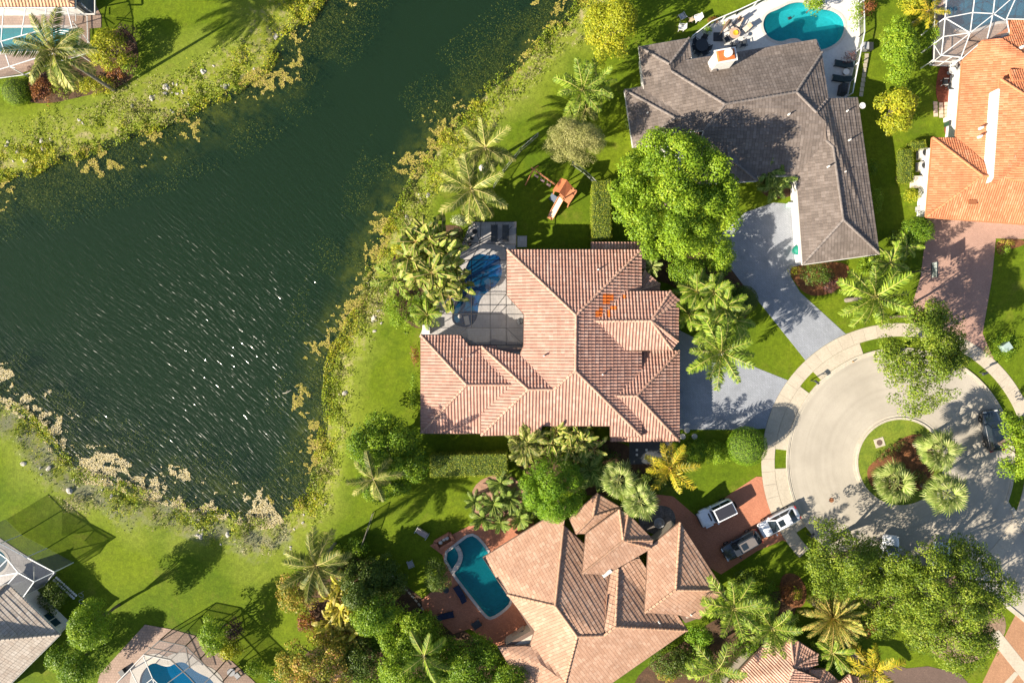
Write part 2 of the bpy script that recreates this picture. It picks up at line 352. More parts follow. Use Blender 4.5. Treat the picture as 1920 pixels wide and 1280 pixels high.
# ------------------------------------------------------------------ ground: lawns, banks and lake bed in one sheet
def make_ground():
    st = .4; xs = np.arange(-76, 76.01, st); ys = np.arange(-56, 56.01, st); X, Y = np.meshgrid(xs, ys)
    D = shore(X, Y); bw, _bk = bank_w(X, Y)
    q = np.clip(D / 3.2, 0, 1); Z = np.where(D > 0, WATER_Z * (1 - q * q * (3 - 2 * q)), WATER_Z - 1.9 * (1 - np.exp(D / 3.5)))
    bt = np.where(D > 0, D / bw, D)
    nx, ny = len(xs), len(ys); V = np.stack([X, Y, Z], -1).reshape(-1, 3)
    idx = np.arange(nx * ny).reshape(ny, nx)
    F = np.stack([idx[:-1, :-1], idx[:-1, 1:], idx[1:, 1:], idx[1:, :-1]], -1).reshape(-1, 4)
    fx = V[F, 0].mean(1); fy = V[F, 1].mean(1); keep = np.ones(len(F), bool)
    for p in POOLS.values():
        dk = [tuple(W(a, b)[:2]) for a, b in p['deck']]; pl = [tuple(W(a, b)[:2]) for a, b in p['pool']]
        near = (inside(fx, fy, pl) | (pdist(fx, fy, pl) < .5)) & inside(fx, fy, dk)
        keep &= ~near
    F = F[keep]
    # a wide skirt carries the sheet out to the horizon
    n0 = len(V); V = np.concatenate([V, [[-700, -700, 0], [700, -700, 0], [700, 700, 0], [-700, 700, 0]]])
    c = [idx[0, 0], idx[0, -1], idx[-1, -1], idx[-1, 0]]
    sk = [(n0, n0 + 1, c[1], c[0]), (n0 + 1, n0 + 2, c[2], c[1]), (n0 + 2, n0 + 3, c[3], c[2]), (n0 + 3, n0, c[0], c[3])]
    F = np.concatenate([F, np.array(sk)])
    me = npmesh('ground', V, F, smooth=True)
    for nm, arr in (('bt', bt), ('bk', _bk)):
        a = me.attributes.new(nm, 'FLOAT', 'POINT'); a.data.foreach_set('value', np.concatenate([arr.ravel(), np.full(4, 5.)]).astype(np.float32))
    m, t, b = _nt('lawn'); co = objco(t); bta = attr(t, 'bt')
    g = mix(t, ramp(t, noise(t, .07, 4, co), [(.38, 0), (.62, 1)]), (.116, .158, .005), (.066, .110, .004))
    g = mix(t, ramp(t, noise(t, .35, 5, co, .7), [(.5, 0), (.78, .7)]), g, (.138, .172, .010))
    g = mix(t, ramp(t, math_(t, 'MULTIPLY', math_(t, 'ADD', bta, math_(t, 'MULTIPLY', noise(t, .16, 4, co), 2.2)), .2), [(.38, .6), (.58, 0)]), g, (.19, .22, .03))
    g = mix(t, 1.0, g, ramp(t, noise(t, 1.9, 3, co, .6), [(.3, .80), (.7, 1.18)]), 'MULTIPLY')
    g = mix(t, ramp(t, noise(t, .22, 6, co, .75), [(.56, 0), (.74, .55)]), g, (.185, .165, .03))
    g = mix(t, ramp(t, noise(t, .12, 5, objco(t), .7), [(.28, .6), (.46, 0)]), g, (.045, .088, .004))
    g = mix(t, 1.0, g, ramp(t, noise(t, 5.5, 4, co, .75), [(.25, .62), (.75, 1.38)]), 'MULTIPLY')
    straw = mix(t, ramp(t, noise(t, 1.3, 5, co, .7), [(.30, 0), (.52, 1)]), (.30, .25, .13), (.17, .20, .020))
    straw = mix(t, math_(t, 'MULTIPLY', math_(t, 'GREATER_THAN', attr(t, 'bk'), 1.5), ramp(t, noise(t, .6, 4, co), [(.42, .9), (.6, .1)])), straw, (.19, .19, .11))
    straw = mix(t, 1.0, straw, ramp(t, noise(t, 7, 4, co, .8), [(.2, .45), (.8, 1.5)]), 'MULTIPLY')
    bb = math_(t, 'ADD', bta, math_(t, 'MULTIPLY', math_(t, 'SUBTRACT', noise(t, .9, 4, co), .5), 1.1))
    col = mix(t, ramp(t, bb, [(.6, 1), (1.0, 0)]), g, straw)
    weed = mix(t, ramp(t, noise(t, .8, 5, co, .75), [(.40, 0), (.62, 1)]), (.02, .030, .010), (.15, .145, .018))
    weed = mix(t, 1.0, weed, ramp(t, noise(t, 6, 4, co, .8), [(.25, .4), (.75, 1.5)]), 'MULTIPLY')
    sh = math_(t, 'MULTIPLY', math_(t, 'ADD', bta, math_(t, 'MULTIPLY', math_(t, 'SUBTRACT', noise(t, .5, 3, co), .5), 4.0)), -.12)
    bed = mix(t, ramp(t, sh, [(.0, 0), (.62, 1)]), weed, (.008, .017, .009))
    under = math_(t, 'LESS_THAN', bta, 0.0)
    col = mix(t, under, col, bed)
    L(t, col, b.inputs['Base Color']); b.inputs['Roughness'].default_value = .9; b.inputs['Specular IOR Level'].default_value = .15
    bump(t, b, noise(t, 14, 3, co, .8), .5, .04)
    o = link('ground', me, m); o['kind'] = 'structure'
    return o
make_ground()

def make_lake():
    st = 1.0; xs = np.arange(-76, 30, st); ys = np.arange(-24, 56, st); X, Y = np.meshgrid(xs, ys); D = shore(X, Y)
    idx = np.arange(X.size).reshape(X.shape); V = np.stack([X, Y, np.full(X.shape, WATER_Z)], -1).reshape(-1, 3)
    ok = (D[:-1, :-1] < 2.2) & (D[1:, 1:] < 2.2) & (D[:-1, 1:] < 2.2) & (D[1:, :-1] < 2.2)
    F = np.stack([idx[:-1, :-1], idx[:-1, 1:], idx[1:, 1:], idx[1:, :-1]], -1)[ok]
    u, inv = np.unique(F, return_inverse=True)
    me = npmesh('lake_water', V[u], inv.reshape(-1, 4))
    o = link('lake_water', me, watermat('lake', (.84, .90, .68), (.012, .040, .020), .28, 1.0, 1.0, .07, (R(42), .65, 3.7), .090)); o['kind'] = 'structure'
make_lake()

# ------------------------------------------------------------------ paving
def pavermat(name, c1, c2, mortar, bw, bh, rot=0, blotch=None):
    m, t, b = _nt(name); co = objco(t)
    mp = t.nodes.new('ShaderNodeMapping'); mp.inputs['Rotation'].default_value = (0, 0, rot); L(t, co, mp.inputs[0])
    br = t.nodes.new('ShaderNodeTexBrick'); L(t, mp.outputs[0], br.inputs[0]); br.inputs['Scale'].default_value = 1
    br.inputs['Brick Width'].default_value = bw; br.inputs['Row Height'].default_value = bh; br.inputs['Mortar Size'].default_value = .012
    br.inputs['Color1'].default_value = rgb(c1); br.inputs['Color2'].default_value = rgb(c2); br.inputs['Mortar'].default_value = rgb(mortar)
    col = mix(t, ramp(t, noise(t, .5, 5, co, .7), [(.42, 0), (.7, .6)]), br.outputs[0], blotch or tuple(x * .6 for x in c1))
    col = mix(t, 1.0, col, ramp(t, noise(t, 7, 4, co, .8), [(.25, .82), (.75, 1.18)]), 'MULTIPLY')
    L(t, col, b.inputs['Base Color']); b.inputs['Roughness'].default_value = .85; b.inputs['Specular IOR Level'].default_value = .25
    bp = bump(t, b, br.outputs['Fac'], .5, .01); bp.invert = True
    MATS[name] = m; return m
CONC = pmat('concrete', (.44, .385, .30), (.385, .335, .26), .5, .85, .2, 60, .14, 5)
def roadmat():
    m, t, b = _nt('road_concrete'); co = objco(t)
    col = mix(t, ramp(t, noise(t, .22, 5, co, .65), [(.38, 0), (.66, 1)]), (.385, .345, .285), (.325, .29, .238))
    mp = t.nodes.new('ShaderNodeVectorMath'); mp.operation = 'DISTANCE'; L(t, co, mp.inputs[0]); mp.inputs[1].default_value = (CC.x, CC.y, 0)
    ringn = t.nodes.new('ShaderNodeTexNoise'); ringn.noise_dimensions = '2D'; cb = t.nodes.new('ShaderNodeCombineXYZ')      # tyre polish round the circle
    L(t, math_(t, 'MULTIPLY', mp.outputs['Value'], 2.2), cb.inputs[0]); L(t, math_(t, 'MULTIPLY', noise(t, .09, 2, co), 2.0), cb.inputs[1]); L(t, cb.outputs[0], ringn.inputs['Vector']); ringn.inputs['Scale'].default_value = 1.0
    col = mix(t, 1.0, col, ramp(t, ringn.outputs['Fac'], [(.3, .945), (.55, 1.015)]), 'MULTIPLY')
    col = mix(t, ramp(t, noise(t, .8, 6, co, .75), [(.62, 0), (.75, .35)]), col, (.20, .175, .14))
    col = mix(t, 1.0, col, ramp(t, noise(t, 9, 3, co), [(.25, .94), (.75, 1.06)]), 'MULTIPLY')
    L(t, col, b.inputs['Base Color']); b.inputs['Roughness'].default_value = .88; b.inputs['Specular IOR Level'].default_value = .25
    return m
ROAD = roadmat()
GREYPAV = pavermat('grey_pavers', (.285, .30, .335), (.255, .27, .30), (.19, .20, .22), .40, .20, R(40))
BRICK = pavermat('brick_pavers', (.54, .215, .125), (.45, .17, .10), (.26, .12, .07), .22, .11, R(32))
PINKPAV = pavermat('pink_pavers', (.45, .275, .215), (.39, .235, .18), (.22, .14, .11), .22, .11, R(8))
DECKW = pmat('white_deck', (.56, .54, .52), (.50, .48, .46), .6, .8, .1, 60, .1, 4)
DECKG = pavermat('grey_deck', (.42, .395, .385), (.375, .355, .345), (.25, .235, .225), .6, .6, 0)
DECKP = pavermat('tan_pavers', (.36, .255, .20), (.30, .21, .165), (.2, .14, .1), .3, .3, 0)
def arc(r, a0, a1, n=24):
    return [(CX + r * math.cos(R(a0 + (a1 - a0) * k / n)), CY - r * math.sin(R(a0 + (a1 - a0) * k / n))) for k in range(n + 1)]
def sheet(name, px, z, mat, smooth_=False, holes=()):
    return struct(name, MB().slab([W(*p) for p in px], -.05, z, [[W(*p) for p in h] for h in holes]), mat)
# road: the circle and the stretch leaving to the lower right, the planted island left out
strip = [(1688 + 130, 866 - 160), (1893, 880), (1897, 950), (1925, 1000), (2250, 1240), (2250, 1420), (1930, 1165), (1800, 1062), (1690, 1072)]
sheet('road', arc(207, 40, 270, 60) + [(1800, 1062), (1930, 1165), (2250, 1420), (2250, 1240), (1925, 1000), (1897, 950)] + arc(207, -18, 40, 16)[:-1], .012, ROAD,
      holes=[arc(88, 0, 356, 60)])
GUT = pmat('gutter_concrete', (.46, .41, .33), (.39, .345, .275), .8, .85, .2, 60, .15, 5)
def kerb(name, r, a0, a1, c=CC, n=90, wd=.5):
    mb = MB(); r *= S
    mb.ring(c, r, r + wd * .45, -.05, .03, R(a0), R(a1), n); mb.ring(c, r + wd * .45 + .002, r + wd * .75, -.05, .09, R(a0), R(a1), n)
    mb.ring(c, r + wd * .75 + .002, r + wd, -.05, .12, R(a0), R(a1), n)
    return struct(name, mb, GUT)
kerb('road_kerb', 206, -22, 262)
mb = MB()
for (a, b) in (((1897, 952), (1925, 1000)), ((1925, 1000), (2250, 1240)), ((1802, 1066), (1930, 1169)), ((1930, 1169), (2250, 1424))):
    p, q = W(*a, .03), W(*b, .03); mb.bar(p, q, .45, .16)
struct('exit_kerb', mb, GUT)
# planted island inside the circle
mb = MB(); mb.ring(CC, 80 * S, 84 * S, -.05, .13, n=80); mb.ring(CC, 84 * S + .002, 89 * S, -.05, .035, n=80); struct('island_kerb', mb, GUT)
isl = MB().slab([W(*p) for p in arc(80.2, 0, 355, 60)], -.05, .10)
GRASS2 = pmat('island_grass', (.15, .185, .014), (.10, .145, .009), .8, .9, .5, 14, .35, 6)
struct('island_lawn', isl, GRASS2)
MULCH = pmat('mulch', (.21, .085, .032), (.11, .045, .02), 1.5, .95, .8, 20, .5, 10)
def bed(name, px, z=.03, mat=MULCH): return sheet(name, smooth_loop(px, 2), z, mat)
bed('island_mulch_bed', [(1622, 880), (1640, 862), (1665, 838), (1700, 815), (1735, 812), (1752, 850), (1748, 905), (1712, 925), (1670, 930), (1632, 915)], .125)
# pavement: every slab of the ring is a piece of its own
walk = MB().ring(CC, 235.5 * S, 260.5 * S, -.05, .02, R(-52), R(222), 120)
wo = struct('pavement', walk, pmat('joint', (.34, .30, .24), None, 2))
rs = random.Random(5)
a = -51.0
while a < 221:
    n_ = 5.6
    mb = MB().ring(CC, 236 * S, 260 * S, .02, .045, R(a + .05), R(a + n_ - .05), 5, r=rs.random())
    mb.build('pavement_slab', pmat('slab', (.45, .39, .305), (.40, .345, .27), .6, .85, .2, 60, .12, 6, rnd=.03), wo, recalc=False); a += n_
# the aprons that carry the drives over the verge
for nm, a0, a1 in (('drive_apron', 109, 134), ('drive_apron', 143, 174), ('drive_apron', 183, 214)):
    struct(nm, MB().ring(CC, 214.6 * S, 235.3 * S, -.05, .04, R(a0), R(a1), 24), CONC)
sheet('grey_house_drive', [(1340, 450), (1398, 398), (1450, 380), (1500, 384), (1512, 498), (1482, 518), (1500, 548), (1588, 628)] + arc(260.8, 112, 133, 8) + [(1420, 562), (1398, 540), (1360, 490)], .026, GREYPAV)
sheet('main_house_drive', [(1255, 610), (1300, 632), (1360, 660), (1420, 690)] + arc(260.8, 144, 166, 10) + [(1380, 805), (1255, 805)], .026, GREYPAV)
sheet('brick_drive', [(1228, 926), (1262, 930), (1306, 968), (1380, 918), (1418, 893)] + arc(260.8, 186, 215, 10) + [(1468, 1012), (1420, 1032), (1352, 1076), (1325, 1060), (1290, 1010), (1240, 985), (1225, 950)], .026, BRICK)
sheet('pink_drive', [(1740, 405), (1930, 420), (2000, 424), (2000, 450), (1867, 447), (1860, 520), (1842, 625)] + arc(260.8, 48, 84, 10) + [(1702, 598), (1726, 520), (1732, 470)], .026, PINKPAV)
sheet('corner_drive', [(1832, 1300), (1880, 1200), (1905, 1150), (1990, 1205), (1990, 1330), (1830, 1330)], .026, pavermat('orange_pavers', (.44, .24, .13), (.36, .19, .105), (.24, .13, .08), .22, .11, R(38)))
sheet('corner_path', [(1852, 1192), (1872, 1180), (1940, 1265), (1990, 1300), (1990, 1330), (1930, 1290)], .045, CONC)
sheet('corner_lawn_edge', [(1872, 1290), (1902, 1258), (1910, 1262), (1880, 1300)], .05, CONC)
sheet('corner_brown_drive', [(1660, 1240), (1700, 1252), (1740, 1248), (1800, 1262), (1832, 1300), (1830, 1400), (1600, 1400), (1610, 1280)], .022, pavermat('brown_pavers', (.17, .115, .09), (.14, .095, .075), (.09, .06, .05), .22, .11, R(20)))
sheet('corner_walk', [(1585, 1205), (1592, 1200), (1620, 1240), (1660, 1300), (1640, 1300), (1605, 1250)], .03, PINKPAV)
# decks with their pools
def make_pool(key, deckmat, cop, label, tint, body, dens, floor, deck_name='pool_deck', depth=1.5, copw=.3):
    p = POOLS[key]; dk = [W(*q) for q in p['deck']]; pl = [Vector((a, b, 0)) for a, b in smooth_loop([tuple(W(*q)[:2]) for q in p['pool']], 1 if key == 'brick' else 2)]
    c = sum(pl, Vector()) / len(pl); out = []
    for i, q in enumerate(pl):
        t_ = (pl[(i + 1) % len(pl)] - pl[i - 1]).normalized(); n_ = Vector((t_.y, -t_.x, 0))
        out.append((q, n_))
    area = sum(pl[i - 1].x * pl[i].y - pl[i].x * pl[i - 1].y for i in range(len(pl)))
    sg = 1 if area > 0 else -1
    outer = [q + n_ * copw * sg for q, n_ in out]; hole = [q + n_ * (copw - .02) * sg for q, n_ in out]
    struct(deck_name, MB().slab(dk, -.05, .05, [hole]), deckmat)
    t = thing('swimming_pool', label, 'pool', (c.x, c.y, .05))
    n = len(pl); vs = []
    for q in pl: vs.append((q.x, q.y, -.02))
    for q in pl: vs.append((q.x, q.y, -depth))
    mb = MB().add(vs, [(i, n + i, n + (i + 1) % n, (i + 1) % n) for i in range(n)]); mb.poly(pl, -depth)
    mb.build('basin', floor, t, recalc=False)
    mb = MB(); vs = [(q.x, q.y, -.1) for q in pl] + [(q.x, q.y, .075) for q in pl] + [(q.x, q.y, .075) for q in outer] + [(q.x, q.y, .0) for q in outer]
    mb.add(vs, [(k * n + i, k * n + (i + 1) % n, (k + 1) * n + (i + 1) % n, (k + 1) * n + i) for i in range(n) for k in range(3)])
    mb.build('coping', cop, t, recalc=False)
    MB().poly(pl, -.06).build('water', watermat('pool_' + key, tint, body, dens, .25, 1.2, .02, None, .03), t, recalc=False)
    return t
COPW = pmat('pale_coping', (.50, .45, .41), (.44, .40, .36), 1, .7)
def poolfloor(n, c, c2): return pmat(n, c, c2, .35, .6, 0, 30, .15, 3)
make_pool('cage', DECKG, DECKG, 'deep blue free form pool under the dark screen cage of the large pink house', (.18, .46, .70), (.006, .09, .19), .32, poolfloor('blue_plaster', (.07, .26, .42), (.045, .19, .34)))
make_pool('grey', DECKW, COPW, 'turquoise kidney shaped pool on the white deck behind the grey roofed house', (.40, .84, .86), (.008, .26, .30), .22, poolfloor('aqua_plaster', (.14, .50, .53), (.09, .42, .46)))
make_pool('brick', BRICK, COPW, 'teal rectangular pool with rounded spa corner on red brick deck', (.32, .80, .82), (.006, .22, .26), .26, poolfloor('teal_plaster', (.08, .38, .42), (.06, .30, .35)))
make_pool('south', DECKP, pmat('cream_deck', (.44, .40, .35), (.40, .36, .31), 1), 'blue pool under the dark framed cage at the bottom edge of the photo', (.16, .52, .72), (.003, .12, .22), .3, poolfloor('blue2_plaster', (.04, .24, .36), (.03, .19, .30)), copw=1.1)
make_pool('nw', DECKP, COPW, 'aqua pool under the white cage in the upper left corner', (.30, .75, .78), (.01, .24, .28), .25, poolfloor('aqua2_plaster', (.12, .42, .45), (.07, .33, .37)))
make_pool('ne', DECKP, COPW, 'wide blue green pool under the white cage at the upper right', (.22, .66, .78), (.004, .16, .25), .3, poolfloor('aqua3_plaster', (.05, .30, .40), (.04, .25, .34)))
make_pool('sw', DECKG, COPW, 'small teal pool under the white cage at the left edge of the photo', (.2, .6, .7), (.004, .12, .17), .3, poolfloor('teal2_plaster', (.05, .25, .32), (.03, .2, .26)))
# small planting beds
bed('palm_mulch_bed', [(1462, 1085), (1475, 1072), (1500, 1078), (1515, 1110), (1505, 1140), (1478, 1138), (1464, 1118)])
bed('wall_mulch_bed', [(1752, 186), (1760, 118), (1790, 122), (1800, 190), (1790, 258), (1768, 255), (1775, 205)], .03, pmat('red_mulch', (.20, .055, .03), (.12, .035, .02), 2, .95, .8, 20, .4, 9))
MB2 = pmat('dark_mulch', (.10, .055, .03), (.06, .035, .02), 1.5, .95, .8, 20, .5, 10)
bed('flower_bed', [(40, 190), (60, 140), (110, 130), (165, 100), (190, 60), (240, 52), (262, 90), (255, 145), (215, 168), (150, 182), (90, 196)], .022, MB2)
bed('lakeside_bed', [(735, 470), (800, 425), (868, 420), (868, 450), (846, 510), (822, 560), (800, 615), (770, 615), (725, 560)], .022, MB2)
bed('tree_bed', [(545, 1085), (640, 1040), (700, 1050), (790, 1120), (880, 1190), (930, 1220), (935, 1300), (520, 1300), (560, 1230), (620, 1200), (580, 1150)], .022, MB2)
bed('side_bed', [(1190, 1262), (1295, 1195), (1330, 1165), (1480, 1090), (1500, 1150), (1440, 1200), (1372, 1272), (1340, 1310), (1190, 1310)], .022, MB2)
bed('drive_bed', [(1235, 480), (1330, 470), (1370, 490), (1400, 545), (1412, 580), (1380, 615), (1300, 625), (1278, 600), (1278, 540), (1215, 520)], .022, MB2)
bed('entry_bed_dark', [(960, 822), (1180, 822), (1190, 868), (1270, 870), (1240, 905), (1110, 940), (960, 880)], .024, MB2)
bed('courtyard_bed', [(1418, 310), (1492, 305), (1494, 372), (1425, 372)], .022, MB2)
bed('oak_bed', [(1600, 1080), (1660, 1050), (1740, 1062), (1800, 1080), (1880, 1140), (1890, 1190), (1830, 1245), (1760, 1240), (1700, 1170), (1620, 1140)], .024, pmat('leaf_litter', (.26, .175, .115), (.16, .105, .07), .9, .95, .6, 20, .45, 7))
bed('drive_corner_bed', [(1478, 505), (1498, 496), (1600, 488), (1580, 540), (1540, 556), (1510, 552), (1490, 530)])
bed('lawn_corner_bed', [(1868, 448), (1920, 448), (1922, 460), (1890, 468), (1878, 480), (1868, 472)])
bed('cycad_bed', [(890, 900), (960, 880), (1010, 960), (960, 985), (905, 985), (880, 950)], .028, pmat('pink_gravel', (.34, .20, .14), (.26, .15, .10), 2, .95, .5, 20, .3, 9))
bed('entry_bed', [(1195, 960), (1225, 945), (1262, 950), (1270, 985), (1235, 1005), (1200, 990)], .03, pmat('dark_gravel', (.10, .085, .075), (.18, .155, .14), 1.2, .95, .5, 20, .5, 8))
# ------------------------------------------------------------------ roofs laid tile by tile, walls, windows
def tri_z(P2, Z, tr):
    A = [(np.array([P2[i] for i in t], float), np.array([Z[i] for i in t], float)) for t in tr]
    def f(Q):
        best = np.full(len(Q), -1e9); out = np.zeros(len(Q))
        for T, z in A:
            d_ = (T[1, 1] - T[2, 1]) * (T[0, 0] - T[2, 0]) + (T[2, 0] - T[1, 0]) * (T[0, 1] - T[2, 1])
            if abs(d_) < 1e-9: continue
            a = ((T[1, 1] - T[2, 1]) * (Q[:, 0] - T[2, 0]) + (T[2, 0] - T[1, 0]) * (Q[:, 1] - T[2, 1])) / d_
            b = ((T[2, 1] - T[0, 1]) * (Q[:, 0] - T[2, 0]) + (T[0, 0] - T[2, 0]) * (Q[:, 1] - T[2, 1])) / d_
            m = np.minimum(np.minimum(a, b), 1 - a - b); k = m > best
            out = np.where(k, a * z[0] + b * z[1] + (1 - a - b) * z[2], out); best = np.where(k, m, best)
        return out
    return f
def cuts(uv, u):
    r = []; n = len(uv)
    for i in range(n):
        a, b = uv[i], uv[(i + 1) % n]
        if (a[0] > u) != (b[0] > u): r.append(a[1] + (b[1] - a[1]) * (u - a[0]) / (b[0] - a[0]))
    r.sort(); return list(zip(r[0::2], r[1::2]))
PROF = {'barrel': ([0, .28, .46, .64, .82], [0, 0, .8, 1, .7]), 'flat': ([0], [0])}
def tile_face(P3, eA, eB, style, seed=0, odd=None, tri=None):
    """P3 corner points of one slope, eA-eB its eave; returns quads of tiles with real steps and barrels"""
    kind, wv, c, amp, step = style
    ue = np.array([eB[0] - eA[0], eB[1] - eA[1]]); ue /= np.linalg.norm(ue); ve = np.array([-ue[1], ue[0]])
    cen = np.mean([[p[0], p[1]] for p in P3], 0)
    if np.dot(cen - [eA[0], eA[1]], ve) < 0: ve = -ve
    o = np.array([eA[0], eA[1]])
    uv = [(float(np.dot(np.array([p[0], p[1]]) - o, ue)), float(np.dot(np.array([p[0], p[1]]) - o, ve))) for p in P3]
    zf = tri_z(uv, [p[2] for p in P3], tri)
    u0, u1 = min(p[0] for p in uv), max(p[0] for p in uv)
    fr, hh = PROF[kind]; nodes = []; k = math.floor(u0 / wv)
    while k * wv < u1:
        for f_, h_ in zip(fr, hh): nodes.append(((k + f_) * wv, h_ * amp, k))
        k += 1
    nodes.append((k * wv, hh[0] * amp, k))
    Q = []; Rn = []; rng = random.Random(seed); tone = {}
    for j in range(len(nodes) - 1):
        ua, ha, kk = nodes[j]; ub, hb, _ = nodes[j + 1]
        a, b = max(ua, u0), min(ub - (.02 if kind == 'flat' else 0), u1)
        if b - a < 1e-3: continue
        ia, ib, im = cuts(uv, a + 1e-4), cuts(uv, b - 1e-4), cuts(uv, (a + b) / 2)
        if not (len(ia) == len(ib) == len(im)): ia = ib = im
        for (la, Ha), (lb, Hb) in zip(ia, ib):
            k0 = math.floor(min(la, lb) / c); k1 = math.ceil(max(Ha, Hb) / c)
            for q in range(k0, k1):
                v0, v1 = q * c, (q + 1) * c
                a0, a1 = min(max(la, v0), Ha), min(max(v1, la), Ha); b0, b1 = min(max(lb, v0), Hb), min(max(v1, lb), Hb)
                if a1 - a0 < 1e-4 and b1 - b0 < 1e-4: continue
                t = tone.get((kk, q))
                if t is None:
                    t = rng.random()
                    if odd:
                        mid = o + ue * ((ua + ub) / 2) + ve * (v0 + c / 2)
                        if odd(mid[0], mid[1]): t = 2.0
                    tone[(kk, q)] = t
                s_ = lambda v: step * (1 - (v - v0) / c)
                lift = .012 * math.sin(kk * 12.9 + q * 78.2)
                Q.append(((a, a0, ha + s_(a0) + lift), (b, b0, hb + s_(b0) + lift), (b, b1, hb + s_(b1)), (a, a1, ha + s_(a1)))); Rn.append(t)
                if a0 > la - 1e-6 and v0 >= min(la, lb) - 1e-6:      # front edge of the tile
                    Q.append(((a, a0, ha - .01), (b, b0, hb - .01), (b, b0, hb + s_(b0) + lift), (a, a0, ha + s_(a0) + lift))); Rn.append(t)
                elif q == k0:
                    Q.append(((a, la, -.06), (b, lb, -.06), (b, b0, hb + s_(b0) + lift), (a, a0, ha + s_(a0) + lift))); Rn.append(t)
    if not Q: return np.zeros((0, 3)), []
    A = np.array(Q).reshape(-1, 3); z = zf(A[:, :2]) + A[:, 2]
    xy = o + A[:, :1] * ue + A[:, 1:2] * ve
    return np.concatenate([xy, z[:, None]], 1), Rn
def inset(poly, dd):
    n = len(poly); ar = sum(poly[i - 1][0] * poly[i][1] - poly[i][0] * poly[i - 1][1] for i in range(n)); s_ = 1 if ar > 0 else -1; out = []
    for i in range(n):
        p, a, b = Vector(poly[i][:2]), Vector(poly[i - 1][:2]), Vector(poly[(i + 1) % n][:2])
        e1, e2 = (p - a).normalized(), (b - p).normalized(); n1 = Vector((-e1.y, e1.x)) * s_; n2 = Vector((-e2.y, e2.x)) * s_
        m = (n1 + n2); m = m / max(m.length_squared / 2, .35) ; out.append(p + m * dd)
    return out
def house(name, label, groups, style, tmat, capmat, wallmat, gutmat, walls, pitch=.42, odd=None, capr=.13, windows=True, zs=1.0):
    P0 = W(*groups[0]['V'][list(groups[0]['V'])[0]][:2], 3); root = thing(name, label, 'house', (P0.x, P0.y, 0))
    first = True
    for gi, g in enumerate(groups):
        ze = g['ze']; V = g['V']; F = g['F']; pit = g.get('pitch', pitch)
        V = {k: ((v[0], v[1], 3.4 + (v[2] - 3.4) * zs) if len(v) > 2 and v[2] > 3.4 else v) for k, v in V.items()}; z = {k: (v[2] if len(v) > 2 else ze) for k, v in V.items()}
        gp = lambda e: V[e][:2] if isinstance(e, str) else e
        for it in range(5):
            xy = {k: W(v[0], v[1], z[k]) for k, v in V.items()}; acc = {}
            for names, ea, eb in F:
                A, B = W(*gp(ea), ze), W(*gp(eb), ze); e = Vector((B.x - A.x, B.y - A.y)).normalized(); nn = Vector((-e.y, e.x))
                c = sum((Vector((xy[k].x, xy[k].y)) for k in names), Vector((0, 0))) / len(names)
                if (c - Vector((A.x, A.y))).dot(nn) < 0: nn = -nn
                for k in names: acc.setdefault(k, []).append(ze + pit * max(0, (Vector((xy[k].x, xy[k].y)) - Vector((A.x, A.y))).dot(nn)))
            for k in V:
                if len(V[k]) < 3 and k in acc: z[k] = sum(acc[k]) / len(acc[k])
        P = {k: W(v[0], v[1], z[k]) for k, v in V.items()}
        use = {}
        for fi, (names, ea, eb) in enumerate(F):
            P3 = [P[k] for k in names]; A, B = W(*gp(ea), ze), W(*gp(eb), ze)
            slope = MB(); tri = tessellate_polygon([[Vector((p.x, p.y, 0)) for p in P3]])
            for t in tri: slope.add([P3[i] - Vector((0, 0, .10)) for i in t], [(0, 1, 2)])
            so = slope.build('roof', pmat('underlay', (.045, .035, .03), None, 3), root, recalc=False)
            vv, rn = tile_face(P3, A, B, style, gi * 31 + fi, odd, tri)
            if len(vv):
                o_ = ORG[root.name]; n = len(vv) // 4
                me = npmesh('roof_tile', vv - np.array([o_.x, o_.y, o_.z]), np.arange(4 * n).reshape(n, 4), rn)
                link('roof_tile', me, tmat, so, 'stuff')
            for i in range(len(names)):
                use.setdefault(frozenset((names[i], names[(i + 1) % len(names)])), []).append((fi, c))
        caps = MB(); gut = MB()
        for e, fs in use.items():
            if len(e) < 2: continue
            a, b = [P[k] for k in e]
            if (a - b).length < .3: continue
            if len(fs) >= 2:
                # convex edge: the far corner of one slope lies under the plane of the other
                fa, fb = F[fs[0][0]], F[fs[1][0]]
                def plane(f_):
                    pts = [P[k] for k in f_[0]]; i0 = pts[0]; best = Vector()
                    for i in range(1, len(pts) - 1):
                        q = (pts[i] - i0).cross(pts[i + 1] - i0)
                        if q.length > best.length: best = q
                    return best.normalized() if best.z >= 0 else -best.normalized()
                nA = plane(fa); cB = sum((P[k] for k in fb[0]), Vector()) / len(fb[0])
                if (cB - a).dot(nA) < -.02:
                    Ld = (b - a).length; n = max(1, int(Ld / .42))
                    for k in range(n):
                        p, q = a.lerp(b, k / n), a.lerp(b, (k + 1.08) / n if k < n - 1 else 1)
                        dx = (q - p).normalized(); sd = dx.cross(Vector((0, 0, 1))).normalized(); up = sd.cross(dx); tn = rs.random(); ring_ = []
                        for (pt, rr, lf) in ((p, capr * 1.12, .05), (q, capr * .92, .02)):
                            for ang in (-.15, .5, 1.05, 1.57, 2.1, 2.64, 3.29):
                                ring_.append(pt + sd * math.cos(ang) * rr + up * (math.sin(ang) * rr * .95 + lf))
                        caps.add(ring_, [(i, i + 1, i + 8, i + 7) for i in range(6)] + [(0, 1, 2, 3, 4, 5, 6)], tn)
            else:
                gut.bar(a - Vector((0, 0, .15)), b - Vector((0, 0, .15)), .13, .16)
        if caps.v: caps.build('ridge_cap', capmat, root, kind='stuff', recalc=False)
        if gut.v: gut.build('gutter', gutmat, root)
